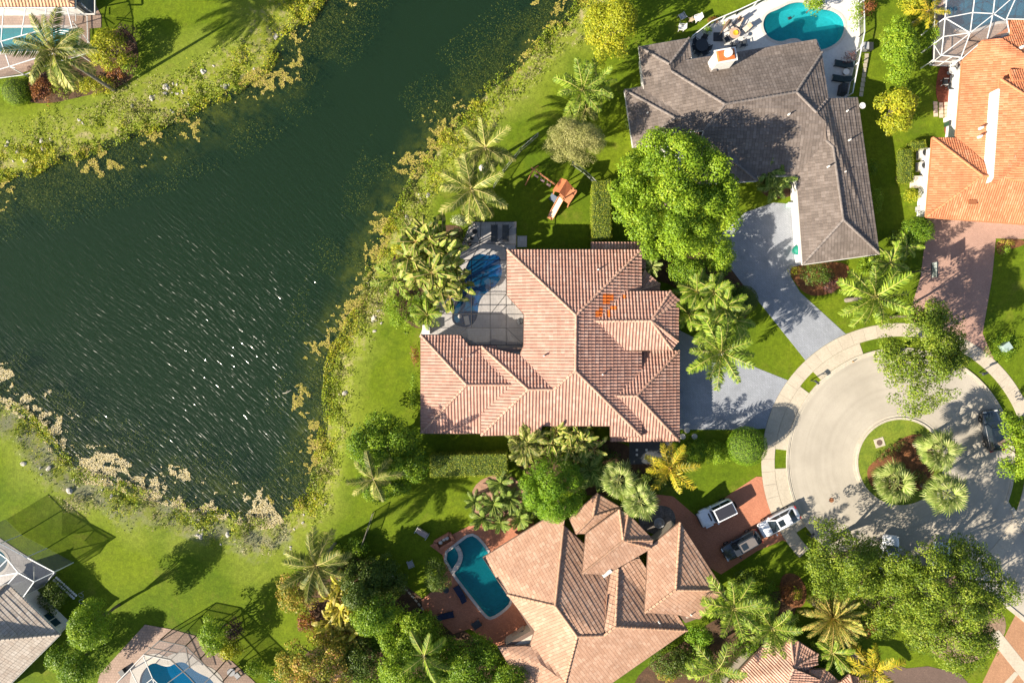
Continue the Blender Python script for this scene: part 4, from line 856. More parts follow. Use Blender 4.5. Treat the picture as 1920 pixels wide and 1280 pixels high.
def tree(name, label, px, py, rx, ry, zb, zt, n, lr, leaf, dens, lf, seed, trunk=True, edge=.22, cat='tree', group=None, rz=0, gap=0, flat=.7, low=.25, blob=None, spike=0, z0=0., sub=None):
    leaf *= .70; dens *= 1.75; n = int(n * 1.3); lr *= .86
    rng = np.random.RandomState(seed); zm = (zb + zt) / 2; c = W(px, py, zm); k = (H - zm) / H * S
    root = thing(name, label, cat, (c.x, c.y, z0), group); lob = []; rxm, rym = rx * k, ry * k
    ph0 = rng.rand(8) * 2 * PI
    if sub is None: sub = max(1, int(rxm * rym * .42))
    # boughs: the crown is several heads of leaves at different heights with dark clefts between
    bx = [(math.cos(j * 2.39996 + ph0[4]) * math.sqrt((j + .5) / sub), math.sin(j * 2.39996 + ph0[4]) * math.sqrt((j + .5) / sub), rng.normal() * .13 + (-.02 if j else .05)) for j in range(sub)]
    for i in range(n):
        t = (i + .5) / n; r_ = math.sqrt(t); a = i * 2.39996 + rng.normal() * .25
        e = 1 - edge * (.5 + .25 * math.sin(2 * a + ph0[0]) + .25 * math.sin(3 * a + ph0[1]) + .2 * math.sin(5 * a + ph0[2]))
        if gap and vnoise(np.array([math.cos(a) * r_ * 3 + seed]), np.array([math.sin(a) * r_ * 3]), 1.3, seed)[0] < gap: continue
        r_ = min(r_ * e + rng.normal() * .03, 1.0)
        x, y = math.cos(a) * r_ * (rxm - lr * .6), math.sin(a) * r_ * (rym - lr * .6)
        if rz: x, y = x * math.cos(rz) - y * math.sin(rz), x * math.sin(rz) + y * math.cos(rz)
        if sub > 2:
            j = min(range(sub), key=lambda q: (bx[q][0] - x / rxm) ** 2 + (bx[q][1] - y / rym) ** 2); dd = min(1.0, math.hypot(bx[j][0] - x / rxm, bx[j][1] - y / rym) * math.sqrt(sub) / 1.15)
            bump_ = bx[j][2] * (zt - zb) - dd ** 2.2 * (zt - zb) * .30
            x, y = x + (bx[j][0] * rxm - x) * .16, y + (bx[j][1] * rym - y) * .16
        else: bump_ = 0
        dome = math.sqrt(max(0, 1 - r_ * r_ * .96)); top = bump_ + zb + (zt - zb) * dome - lr * .6
        if rng.rand() < low: top = top - (top - zb) * rng.rand() * .6
        s = lr * (.65 + .7 * rng.rand()); lob.append((c.x + x, c.y + y, top + rng.normal() * lr * .25, s, s * flat))
    V, F, rn = lobes_to_leaves(lob, dens, leaf, rng); o = ORG[root.name]
    link('crown', npmesh('crown', V - np.array([o.x, o.y, o.z]), F, rn), LF[lf], root)
    if trunk:
        en = [lob[i][:3] for i in rng.choice(len(lob), min(7, len(lob)), False)]
        trunk_mesh(root.location, z0, zb + (zt - zb) * .5, max(.07, min(.30, (rxm + rym) * .03)), en, rng).build('trunk', BARK, root)
    return root
def clipped(name, label, shape, leaf, dens, lf, seed, core=(.03, .05, .008), cat='hedge', z0=0., group=None):
    """clipped hedge or ball: shape = ('box', px quad, height) or ('ball', px, py, r px, z, squash)"""
    rng = np.random.RandomState(seed); leaf *= .72; dens *= 2.3; coremat = pmat('twig_core', (.06, .09, .012), (.04, .065, .01), 6, .9, .5, 20, .3, 20)
    if shape[0] == 'box':
        q, h = shape[1], shape[2]; P = [W(a, b, h) for a, b in q]; c = sum(P, Vector()) / 4; root = thing(name, label, cat, (c.x, c.y, z0), group)
        ins = inset(P, .12); MB().slab([(p.x, p.y) for p in ins], z0 - .05, h - .12).build('branches', coremat, root)
        pts, nor = [], []
        A, B, C_, D_ = [np.array(p) for p in P]; ar = np.linalg.norm(B - A) * np.linalg.norm(D_ - A); n = int(ar * dens)
        u, v = rng.rand(n, 1), rng.rand(n, 1); T = (A * (1 - u) + B * u) * (1 - v) + (D_ * (1 - u) + C_ * u) * v
        bmp = (fbm(T[:, 0], T[:, 1], 1.1, seed) - .5) * .35; T[:, 2] = h + bmp + rng.normal(size=n) * .05; pts.append(T); nor.append(np.tile([0, 0, 1.], (n, 1)))
        for a, b in ((A, B), (B, C_), (C_, D_), (D_, A)):
            n = int(np.linalg.norm(b - a) * (h - z0) * dens * .7); u = rng.rand(n, 1); T = a * (1 - u) + b * u; T[:, 2] = z0 + (h - z0) * rng.rand(n)
            e = (b - a) / np.linalg.norm(b - a); no = np.array([e[1], -e[0], 0]); cc = np.array(c)
            if np.dot((a + b) / 2 - cc, no) < 0: no = -no
            pts.append(T + no * rng.normal(size=(n, 1)) * .06); nor.append(np.tile(no, (n, 1)))
        T = np.concatenate(pts); N = np.concatenate(nor) * .8 + rng.normal(size=(len(T), 3)) * .45 + [0, 0, .25]
    else:
        _, px, py, r, z, sq = shape; c = W(px, py, z); rm = r * S * (H - z) / H; root = thing(name, label, cat, (c.x, c.y, z0), group)
        mb = MB(); mb.lathe((c.x, c.y, z), [(.05, -rm * sq * .85)] + [(rm * .9 * math.cos(a), rm * .9 * sq * math.sin(a)) for a in np.linspace(-1.1, 1.45, 9)], 18); mb.build('branches', coremat, root)
        if z - rm * sq > z0: MB().tube([(c.x, c.y, z0 - .05), (c.x, c.y, z)], .14).build('trunk', BARK, root)
        n = int(4 * PI * rm * rm * .8 * dens); ph = rng.rand(n) * 2 * PI; cz = -.6 + 1.6 * rng.rand(n); sr = np.sqrt(1 - np.minimum(cz * cz, 1))
        D = np.stack([np.cos(ph) * sr, np.sin(ph) * sr, cz], 1); T = np.array(c) + D * [rm, rm, rm * sq] * (1 + rng.normal(size=(n, 1)) * .03)
        N = D + rng.normal(size=(n, 3)) * .45 + [0, 0, .2]
    V, F = leaf_quads(T, N, leaf, rng); o = ORG[root.name]
    link('crown', npmesh('crown', V - np.array([o.x, o.y, o.z]), F, rng.rand(len(T))), LF[lf], root); return root
# palm leaves -------------------------------------------------------
def feather(Lx, droop, nl, ll, wd, seed, fwd=.75, sag=.35, plume=0.):
    rng = random.Random(seed); mb = MB(); n = 10; pts = []; x = z = 0
    for i in range(n + 1):
        t = i / n; pts.append((x, 0, z)); a = .15 - droop * t ** 1.25; x += Lx / n * math.cos(a); z += Lx / n * math.sin(a)
    mb.tube(pts, [.045 * (1 - .8 * i / n) + .008 for i in range(n + 1)], 4, r=1.0)
    def at(t):
        f = t * n; i = min(int(f), n - 1); return Vector(pts[i]).lerp(Vector(pts[i + 1]), f - i), (Vector(pts[i + 1]) - Vector(pts[i])).normalized()
    for i in range(nl):
        t = .10 + .90 * i / (nl - 1)
        for sd in (-1, 1):
            p, tg = at(min(1, t + rng.uniform(-.01, .01))); ln = ll * (math.sin(PI * min(1, .12 + t * .80)) ** .7) * rng.uniform(.85, 1.1)
            side = Vector((0, sd, 0)); up = side.cross(tg) * sd
            dr = (tg * fwd + side + Vector((0, 0, -sag * rng.uniform(.6, 1.4))) + up * rng.uniform(-plume, plume)).normalized(); q = p + dr * ln * .55; e = p + dr * ln + Vector((0, 0, -.16 * ln))
            w2 = tg * wd / 2; r_ = rng.random() * .93
            mb.add([p - w2 * .6, p + w2 * .6, q + w2, q - w2, e + w2 * .25, e - w2 * .25], [(0, 1, 2, 3), (3, 2, 4, 5)], r_)
    return mb
def fan(Lp, Rf, seed, ns=17):
    rng = random.Random(seed); mb = MB(); mb.tube([(0, 0, 0), (Lp * .5, 0, Lp * .05), (Lp, 0, -.02)], [.03, .025, .02], 4, r=.9)
    for i in range(ns):
        a = (i / (ns - 1) - .5) * R(235); ln = Rf * (1 - .25 * abs(a) / 2) * rng.uniform(.85, 1.1); dr = Vector((math.cos(a), math.sin(a), -.10 - .1 * abs(a))); n_ = Vector((-math.sin(a), math.cos(a), 0))
        b = Vector((Lp, 0, 0)); m = b + dr * ln * .62; e = m + (dr + Vector((0, 0, -.55))).normalized() * ln * .4; w_ = .055; r_ = rng.random()
        mb.add([b - n_ * .01, b + n_ * .01, m + n_ * w_, m - n_ * w_, e + n_ * .012, e - n_ * .012], [(0, 1, 2, 3), (3, 2, 4, 5)], r_)
    return mb
def blade(Lx, wd, droop, seed):
    rng = random.Random(seed); mb = MB(); n = 9; pts = []; x = z = 0
    for i in range(n + 1):
        t = i / n; pts.append(Vector((x, 0, z))); a = .3 - droop * t ** 1.2; x += Lx / n * math.cos(a); z += Lx / n * math.sin(a)
    mb.tube(pts, [.05 * (1 - .85 * i / n) + .006 for i in range(n + 1)], 4, r=1.0)
    for sd in (-1, 1):
        prev = None
        for i in range(2, n + 1):
            t = i / n; w_ = wd * math.sin(PI * min(1, .18 + (t - .2) * .98)) ** .6 * rng.uniform(.75, 1.1); e = pts[i] + Vector((0, sd * w_, -w_ * rng.uniform(.1, .5)))
            if prev is not None and rng.random() > .06: mb.add([pts[i - 1], pts[i], e, prev], [(0, 1, 2, 3)] if sd > 0 else [(3, 2, 1, 0)], rng.random() * .9)
            prev = e
    return mb
FR = {}
def variants(kind):
    if kind in FR: return FR[kind]
    mk = dict(coco=lambda i: feather(4.0, (.75, 1.1, 1.5)[i], 36, .85, .105, i, .7, .45), royal=lambda i: feather(3.7, (.7, 1.05, 1.4)[i], 42, .78, .105, 10 + i, .55, .3, .75),
              areca=lambda i: feather(2.3, (.9, 1.2, 1.5)[i], 22, .58, .115, 20 + i, .7, .25), cycad=lambda i: feather(1.35, (.6, .9, 1.3)[i], 18, .32, .08, 30 + i, .8, .1),
              date=lambda i: feather(2.9, (.35, .55, .9)[i], 34, .45, .085, 40 + i, 1.2, .1, .4), sabal=lambda i: fan((1.0, 1.2, 1.35)[i], (1.0, 1.05, .95)[i], 50 + i),
              banana=lambda i: blade((2.2, 2.6, 2.0)[i], (.27, .33, .3)[i], (1.2, 1.6, 2.0)[i], 60 + i))[kind]
    FR[kind] = [mk(i).mesh(('frond' if kind != 'banana' else 'leaf')) for i in range(3)]; return FR[kind]
FMAT = {}
def fronds(root, top, kind, lf, n, sc, rng, p0=70, p1=-25, az0=None, jit=.25, pname='frond', exp=.8):
    vs = variants(kind)
    for i in range(n):
        t = (i + .5) / n; vi = min(2, int(t * 3)); me = vs[vi]; key = (me.name, lf)
        if key not in FMAT:
            m2 = me.copy(); m2.name = me.name; m2.materials.clear(); m2.materials.append(LF[lf]); FMAT[key] = m2
        o = bpy.data.objects.new(pname, FMAT[key]); COL.objects.link(o); o.parent = root
        pitch = p0 + (p1 - p0) * t ** exp + rng.uniform(-8, 8); az = i * 2.39996 + rng.uniform(-jit, jit) + (az0 or 0); s = sc * rng.uniform(.85, 1.12)
        o.location = (top[0], top[1], top[2] - .25 * t); o.rotation_euler = (rng.uniform(-.25, .25), -R(pitch), az); o.scale = (s, s, s)
def palm(label, px, py, h, kind, lf, n, sc, seed, p0=70, p1=-25, trunk=.16, name='palm_tree', cat='palm', z0=0., lean=0, group=None, mat=PALMBARK, stems=1, spread=.5, exp=.8):
    rng = random.Random(seed); c = W(px, py, h); root = thing(name, label, cat, (c.x, c.y, z0), group); pn = 'leaf' if kind == 'banana' else 'frond'
    for s in range(stems):
        a = s * 2.4 + seed; dx, dy = (math.cos(a) * spread * math.sqrt(s / max(1, stems - 1)), math.sin(a) * spread * math.sqrt(s / max(1, stems - 1))) if stems > 1 else (0, 0); hh = (h - z0) * (rng.uniform(.72, 1.05) if stems > 1 else 1)
        bx, by = dx * .55 + rng.uniform(-.1, .1) + lean, dy * .55
        mb = MB(); mb.tube([(c.x + bx, c.y + by, z0 - .05), (c.x + bx * .6 + dx * .3, c.y + by * .6 + dy * .3, z0 + hh * .5), (c.x + dx, c.y + dy, z0 + hh)], [trunk * 1.35, trunk, trunk * .8], 8); mb.build('trunk', mat, root)
        fronds(root, (dx, dy, hh), kind, lf, n, sc, rng, p0, p1, az0=rng.uniform(0, 6), pname=pn, exp=exp)
    return root

# broad trees
tree('shade_tree', 'huge bright lime green tree between the two large houses', 1270, 362, 138, 132, 4.5, 12.0, 230, 1.0, .34, 14, 'lime', 11, edge=.2, flat=.75)
tree('shade_tree', 'bright yellow green tree on the lake side of the grey roofed house', 1146, 46, 56, 66, 2.5, 8.0, 80, .8, .28, 16, 'yellow', 12)
tree('feathery_tree', 'pale olive feathery tree above the wooden swing set', 1080, 266, 64, 52, 3, 7.5, 90, .75, .16, 34, 'olive', 13, edge=.3)
tree('broad_tree', 'dark green round tree at the lakeside corner of the pink tiled house', 714, 838, 72, 72, 2.5, 7.5, 105, .85, .28, 16, 'green', 14)
tree('broad_tree', 'smaller dark green tree beside the end of the long hedge', 778, 872, 30, 36, 1.5, 5, 26, .7, .26, 16, 'green', 15)
tree('broad_tree', 'green tree behind the garden palm south of the long hedge', 720, 905, 58, 42, 1.5, 5, 48, .75, .26, 16, 'green', 151)
tree('dome_tree', 'dense vivid green dome shaped tree above the tan roof', 1041, 922, 66, 68, 3.0, 8.5, 150, .7, .22, 22, 'vivid', 16, edge=.08, low=.1)
tree('oak_tree', 'olive green oak overhanging the top of the turning circle', 1738, 672, 122, 112, 5, 9.5, 310, .80, .27, 12, 'oak', 17, edge=.4, gap=0.32, flat=.55)
tree('oak_tree', 'sparse oak limb crown over the foot of the pink drive', 1738, 590, 45, 40, 5, 8.5, 40, .8, .27, 12, 'oak', 18, edge=.3, gap=0.22, flat=.55)
tree('oak_tree', 'olive oak below the turning circle, left of the white parked car', 1588, 1062, 106, 82, 4, 8.5, 170, .85, .27, 12, 'oak', 19, edge=.35, gap=0.26, flat=.55)
tree('oak_tree', 'largest spreading oak in the lower right of the photo', 1782, 1108, 138, 116, 5, 10.5, 290, .9, .27, 12, 'oak', 20, edge=.3, gap=0.28, flat=.55)
tree('oak_tree', 'oak crown beside the orange corner drive', 1790, 1196, 104, 72, 4, 8.5, 140, .9, .27, 12, 'oak', 21, edge=.35, gap=0.30, flat=.55)
tree('oak_tree', 'low oak crown left of the round corner lawn', 1672, 1140, 78, 62, 3, 6.5, 100, .85, .27, 12, 'oak', 22, edge=.35, gap=0.28, flat=.55)
tree('verge_tree', 'bright green tree on the verge behind the dark blue car', 1912, 838, 44, 76, 2.5, 7, 70, .75, .28, 16, 'lime', 23, edge=.25)
tree('garden_tree', 'golden yellow tree on the grass strip west of the orange house', 1690, 203, 46, 50, 2.0, 6, 60, .7, .30, 15, 'yellow', 24)
tree('tall_hedge', 'tall lime green hedge column on the grass strip above the golden tree', 1690, 92, 32, 66, 2.2, 4.8, 90, .65, .28, 18, 'lime', 25, cat='hedge', edge=.05, trunk=False)
tree('bush', 'small yellow green bush against the left side of the white upper right cage', 1747, 68, 14, 22, 1, 3, 14, .5, .25, 18, 'lime', 26, cat='bush', trunk=False)
tree('garden_tree', 'green tree growing over the brick pool deck from below', 884, 1250, 70, 60, 2.0, 5, 130, .8, .26, 17, 'green', 27)
tree('garden_tree', 'green tree left of the brick pool deck', 764, 1194, 66, 64, 1.8, 5.0, 110, .8, .27, 17, 'lime', 28)
tree('garden_tree', 'bright green tree at the bottom edge below the brick deck tree', 770, 1256, 72, 52, 3, 7, 90, .8, .27, 17, 'lime', 29)
tree('garden_tree', 'round tree with orange yellow leaves at the bottom edge of the photo', 596, 1250, 84, 66, 2.5, 6.5, 130, .7, .26, 18, 'autumn', 30, edge=.12)
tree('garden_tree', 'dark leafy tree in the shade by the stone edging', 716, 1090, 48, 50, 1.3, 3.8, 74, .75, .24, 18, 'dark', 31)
tree('garden_tree', 'dark tree in the gap right of the orange leaved tree', 678, 1232, 40, 46, 1.5, 4.5, 45, .75, .25, 17, 'dark', 311)
tree('flowering_shrub', 'mixed green and pink flowering shrub below the lawn palm', 556, 1110, 42, 46, 1.4, 5.5, 60, .6, .24, 18, 'autumn', 32, cat='shrub')
tree('garden_tree', 'tall variegated tree beside the pale roofed house', 172, 1168, 40, 52, 2.5, 7.5, 64, .75, .25, 18, 'lime', 33)
tree('garden_tree', 'green tree at the bottom edge, left of the pink pool terrace', 132, 1250, 68, 42, 1.5, 5, 76, .75, .25, 18, 'green', 34)
tree('shrub', 'dark shrub in the corner between the pale roofed house and its cage', 100, 1118, 32, 36, .6, 2.2, 34, .6, .22, 18, 'dark', 35, cat='shrub')
tree('garden_tree', 'pale green leafy tree at the corner of the bottom cage', 400, 1192, 30, 42, 1.5, 4.8, 44, .6, .25, 18, 'lime', 36)
tree('garden_tree', 'yellow leaved bush beside the pale green tree at the bottom cage', 432, 1215, 27, 27, .8, 3, 26, .55, .24, 18, 'yellow', 37, cat='bush')
tree('plum_shrub', 'dark red leaved shrub above the yellow bush at the bottom cage', 440, 1180, 20, 20, .8, 3, 16, .55, .22, 18, 'plum', 38, cat='shrub')
tree('bush', 'lime bush under the eave of the tan roofed house at its right corner', 1312, 1192, 27, 26, .8, 3, 28, .55, .22, 20, 'vivid', 39, cat='bush', trunk=False)
tree('bush', 'dark bush between the tan roof and the dark grey car', 1396, 1086, 26, 22, .5, 2, 24, .55, .2, 20, 'dark', 40, cat='bush', trunk=False)
tree('bush', 'dark green bush beside the corner house roof edge', 1402, 1208, 36, 28, .6, 2.4, 34, .6, .22, 18, 'green', 41, cat='bush', trunk=False)
tree('bush', 'round green bush at the top of the pink drive', 1722, 432, 34, 28, 1, 3.6, 40, .6, .22, 20, 'green', 42, cat='bush')
tree('bush', 'green bush beside the bush at the top of the pink drive, toward the grey roof', 1690, 452, 26, 24, .5, 2.2, 26, .55, .22, 20, 'dark', 43, cat='bush')
tree('shrub', 'dark olive shrub below the grey garage roof', 1535, 515, 34, 26, .5, 2.2, 40, .5, .2, 20, 'dark', 44, cat='shrub', trunk=False)
tree('red_shrub', 'dark red shrub right of the olive shrub below the grey garage', 1556, 530, 20, 22, .5, 1.8, 20, .45, .2, 20, 'plum', 45, cat='shrub', trunk=False)
tree('bush', 'small yellow green bush at the left end of the bed below the grey garage', 1490, 508, 12, 11, .2, 1, 8, .4, .18, 20, 'yellow', 46, cat='bush', trunk=False)
tree('bush', 'yellow bush among the white equipment by the orange house', 1710, 367, 16, 14, .4, 1.7, 16, .42, .18, 24, 'yellow', 47, cat='bush', trunk=False)
tree('bush', 'tiny green bush touching the yellow bush by the orange house', 1694, 364, 6, 6, .2, .8, 4, .3, .15, 24, 'lime', 471, cat='bush', trunk=False)
tree('bush', 'dark round bush in the corner below the eave near the big lime tree', 1252, 472, 24, 20, .5, 2.4, 26, .55, .2, 20, 'dark', 48, cat='bush', trunk=False)
tree('broad_tree', 'dense green tree beside the turret of the pink tiled house', 1288, 508, 40, 36, 1.5, 4.5, 46, .65, .22, 20, 'green', 49)
tree('bush', 'lime fringe bush under the lower edge of the big lime tree', 1350, 480, 34, 42, 1.5, 4.5, 46, .65, .28, 17, 'lime', 50, cat='bush', trunk=False)
tree('bush', 'green underplanting below the palms beside the main drive', 1345, 560, 62, 46, .5, 2.5, 60, .6, .22, 18, 'green', 501, cat='bush', trunk=False)
tree('bush', 'low green bush between the clipped ball and the yellow palm', 1348, 850, 34, 23, .3, 1.9, 44, .5, .2, 20, 'lime', 51, cat='bush', trunk=False)
tree('bush', 'low bush at the house end of the row beside the clipped ball', 1305, 846, 26, 25, .3, 1.7, 32, .5, .2, 20, 'green', 511, cat='bush', trunk=False)
tree('fringe_shrub', 'yellow green shrub of the flower bed beside the upper left coconut palm', 205, 95, 44, 46, .8, 3.8, 64, .6, .24, 18, 'yellow', 52, cat='shrub')
tree('fringe_shrub', 'dark purple shrub at the lawn side of the upper left flower bed', 240, 70, 24, 30, .6, 2.6, 20, .5, .2, 20, 'plum', 53, cat='shrub')
tree('fringe_shrub', 'low lime shrub along the front of the upper left flower bed', 178, 160, 44, 22, .2, 1.6, 48, .45, .2, 20, 'yellow', 54, cat='shrub', trunk=False)
tree('fringe_shrub', 'red and orange croton shrub right of the lime shrub', 218, 130, 28, 22, .3, 1.5, 20, .42, .2, 20, 'red', 55, cat='shrub', trunk=False)
tree('fringe_shrub', 'orange red croton shrub between the clipped bush and the coconut palm', 78, 168, 28, 28, .3, 1.8, 36, .42, .2, 20, 'red', 56, cat='shrub', trunk=False)
tree('fringe_shrub', 'green shrub under the lower fronds of the upper left coconut palm', 116, 162, 28, 26, .3, 1.5, 20, .42, .2, 20, 'hedge', 57, cat='shrub', trunk=False)
tree('fringe_shrub', 'dark red shrub against the edge of the upper left cage', 72, 135, 18, 16, .4, 1.8, 14, .42, .2, 20, 'plum', 58, cat='shrub', trunk=False)
tree('bush', 'green bush at the lawn end of the upper left flower bed', 242, 124, 18, 20, .3, 1.6, 16, .45, .2, 20, 'lime', 59, cat='bush', trunk=False)
tree('white_shrub', 'silvery white shrub at the top left corner of the dark cage', 862, 414, 18, 12, .4, 1.8, 14, .45, .22, 22, 'pale', 60, cat='shrub', trunk=False)
tree('bush', 'dark bush between the banana clump and the dark cage', 862, 445, 20, 22, .4, 2.2, 20, .5, .2, 20, 'dark', 61, cat='bush', trunk=False)
tree('lake_shrub', 'light green bushy growth at the lake end of the banana clump', 762, 585, 50, 46, .3, 2.0, 62, .55, .2, 20, 'lime', 62, cat='shrub', trunk=False)
tree('lake_shrub', 'dark green growth at the lower edge of the banana clump', 805, 566, 36, 34, .3, 2.0, 36, .55, .2, 20, 'green', 63, cat='shrub', trunk=False)
tree('bush', 'round yellow green bush overhanging the kidney pool', 1527, 8, 21, 15, .8, 3, 22, .5, .22, 20, 'lime', 64, cat='bush')
tree('red_shrub', 'dark red leaved shrub outside the pool fence of the grey house', 1628, 14, 17, 15, .5, 2.2, 14, .45, .22, 18, 'red', 65, cat='shrub')
tree('bush', 'row bush along the fence right of the kidney pool', 1605, 28, 12, 34, .4, 2.2, 18, .45, .2, 20, 'lime', 66, cat='bush', trunk=False)
tree('bush', 'reddish bush on the white deck by the two loungers', 1596, 106, 13, 13, .3, 1.6, 10, .4, .18, 22, 'plum', 67, cat='bush', trunk=False)
tree('bush', 'green bush against the east wall of the grey house', 1645, 375, 11, 27, .4, 1.8, 16, .45, .18, 22, 'lime', 68, cat='bush', trunk=False)
tree('bush', 'smaller green bush above the one on the east wall of the grey house', 1636, 315, 9, 22, .3, 1.5, 12, .4, .18, 22, 'green', 69, cat='bush', trunk=False)
tree('bush', 'dark planting along the left wall of the grey house', 1182, 205, 11, 48, .3, 1.8, 26, .5, .2, 20, 'dark', 70, cat='bush', trunk=False)
tree('bush', 'bushes at the top of the photo above the tall hedge column', 1715, 12, 30, 22, .6, 2.6, 26, .55, .24, 18, 'yellow', 71, cat='bush', trunk=False)
tree('red_shrub', 'red flowering shrub against the lake wall of the pink tiled house', 779, 668, 9, 22, .3, 1.3, 12, .4, .18, 22, 'red', 72, cat='shrub', trunk=False)
tree('bush', 'green bush strip against the lake wall of the pink tiled house', 777, 735, 10, 44, .3, 1.4, 22, .4, .18, 22, 'green', 73, cat='bush', trunk=False)
tree('topiary_tree', 'dark conical tree beside the brick deck spa', 820, 1078, 27, 34, 1.0, 4.8, 44, .55, .18, 24, 'dark', 74, edge=.1)
tree('bush', 'yellow green bushes at the corner of the brown roof and the mulch bed', 1494, 1112, 13, 14, .3, 1.5, 12, .38, .18, 22, 'yellow', 75, cat='bush', trunk=False)
tree('bush', 'red brown bush on the mulch bed by the front lawn', 1473, 1106, 13, 22, .2, 1.1, 14, .38, .18, 22, 'red', 76, cat='bush', trunk=False)
tree('bush', 'dark ground shrub row on the island mulch, shaped like a curve', 1668, 846, 42, 11, .2, .9, 30, .3, .16, 24, 'dark', 77, cat='bush', trunk=False, rz=R(32), z0=.1)
tree('bush', 'dark shrubs between the island palms', 1722, 895, 20, 15, .2, 1.0, 16, .35, .16, 24, 'dark', 78, cat='bush', trunk=False, z0=.1)
tree('bush', 'ring of shrubs around the green utility box', 1882, 650, 40, 34, .1, .7, 30, .42, .18, 20, 'green', 79, cat='bush', trunk=False)
tree('bush', 'small round bush at the lawn corner by the pink drive', 1885, 470, 10, 10, .2, 1.1, 8, .35, .16, 24, 'lime', 80, cat='bush', trunk=False)
tree('bush', 'flowering strip below the eave of the orange house', 1888, 455, 20, 8, .1, .8, 14, .3, .16, 24, 'autumn', 81, cat='bush', trunk=False)
tree('bush', 'dark garden bushes below the tan roof at the bottom of the photo', 1260, 1240, 52, 36, .5, 2.4, 46, .6, .22, 18, 'dark', 82, cat='bush', trunk=False)
tree('bush', 'orange tipped bush at the bottom edge below the tan roof', 1250, 1262, 24, 18, .3, 1.6, 18, .45, .2, 20, 'autumn', 83, cat='bush', trunk=False)
tree('bush', 'brown dry bush right of the date palm', 1628, 1178, 20, 18, .2, 1.2, 16, .4, .16, 24, 'red', 84, cat='bush', trunk=False)
tree('bush', 'bright shrub between the corner house turret and the date palm', 1520, 1178, 20, 14, .3, 1.4, 14, .4, .2, 20, 'green', 85, cat='bush', trunk=False)
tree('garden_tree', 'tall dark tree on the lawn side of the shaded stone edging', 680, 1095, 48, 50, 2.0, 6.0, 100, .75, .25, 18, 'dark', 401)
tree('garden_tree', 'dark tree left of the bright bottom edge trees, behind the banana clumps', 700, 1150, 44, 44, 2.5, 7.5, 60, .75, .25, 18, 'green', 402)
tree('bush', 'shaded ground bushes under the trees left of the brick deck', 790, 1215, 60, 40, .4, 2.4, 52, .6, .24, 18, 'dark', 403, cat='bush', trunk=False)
tree('bush', 'bushes at the foot of the lower lawn coconut palm', 622, 1052, 34, 30, .4, 2.4, 34, .6, .24, 18, 'green', 404, cat='bush', trunk=False)
tree('bush', 'bushes at the bottom edge between orange leaved tree and bright tree', 690, 1270, 50, 26, .4, 2.6, 36, .6, .24, 18, 'green', 405, cat='bush', trunk=False)
tree('bush', 'bushes filling the side yard left of the plumed palm at the bottom edge', 1305, 1238, 46, 30, .3, 2.0, 40, .6, .22, 18, 'green', 406, cat='bush', trunk=False)
tree('bush', 'shrubs between the corner house and the plumed palms', 1420, 1120, 52, 34, .3, 1.9, 46, .6, .22, 18, 'green', 407, cat='bush', trunk=False)
tree('bush', 'shrubs around the foot of the date palm', 1598, 1178, 40, 34, .2, 1.5, 34, .5, .22, 18, 'dark', 408, cat='bush', trunk=False)
tree('bush', 'shrubs against the corner house below the turret', 1552, 1245, 28, 26, .2, 1.5, 24, .5, .22, 18, 'green', 409, cat='bush', trunk=False)
tree('bush', 'deep green planting between the entry palms and the dome tree', 1108, 862, 62, 40, .4, 2.4, 60, .6, .22, 18, 'dark', 410, cat='bush', trunk=False)
tree('bush', 'dark planting behind the golden palm at the entry patio', 1215, 905, 56, 28, .3, 1.7, 46, .55, .22, 18, 'dark', 411, cat='bush', trunk=False)
tree('bush', 'green planting along the eave behind the entry banana plants', 1030, 850, 50, 30, .3, 2.2, 42, .6, .22, 18, 'green', 412, cat='bush', trunk=False)
tree('bush', 'dark planting under the slender palms at the house wall', 1292, 575, 26, 50, .3, 2.2, 40, .6, .22, 18, 'dark', 413, cat='bush', trunk=False)
tree('bush', 'shrubs in the courtyard beside the grey garage', 1448, 338, 34, 28, .2, 1.6, 34, .5, .22, 18, 'dark', 414, cat='bush', trunk=False)
tree('bush', 'underplanting of the bed around the big plumed palm', 1650, 500, 48, 26, .2, 1.3, 40, .5, .22, 18, 'green', 415, cat='bush', trunk=False)
tree('bush', 'shrubs on the mulch between the oak trunks at the lower right', 1660, 1105, 50, 40, .2, 1.4, 40, .5, .22, 18, 'green', 416, cat='bush', trunk=False)
tree('oak_tree', 'oak crown shading the white parked car', 1694, 1074, 52, 50, 4.5, 8.5, 66, .85, .27, 12, 'oak', 417, edge=.35, gap=0.12, flat=.55)
tree('garden_tree', 'garden tree at the bottom edge right of the brick deck trees', 960, 1275, 44, 34, 2, 5.5, 40, .75, .25, 18, 'green', 418)
tree('bush', 'lush bushes at the lake corner of the lower lawn', 568, 1075, 26, 22, .3, 1.8, 22, .55, .22, 18, 'lime', 419, cat='bush', trunk=False)
tree('lake_shrub', 'yellow green growth at the lake edge above the banana clump', 760, 470, 26, 34, .2, 1.6, 34, .5, .2, 20, 'yellow', 420, cat='shrub', trunk=False)
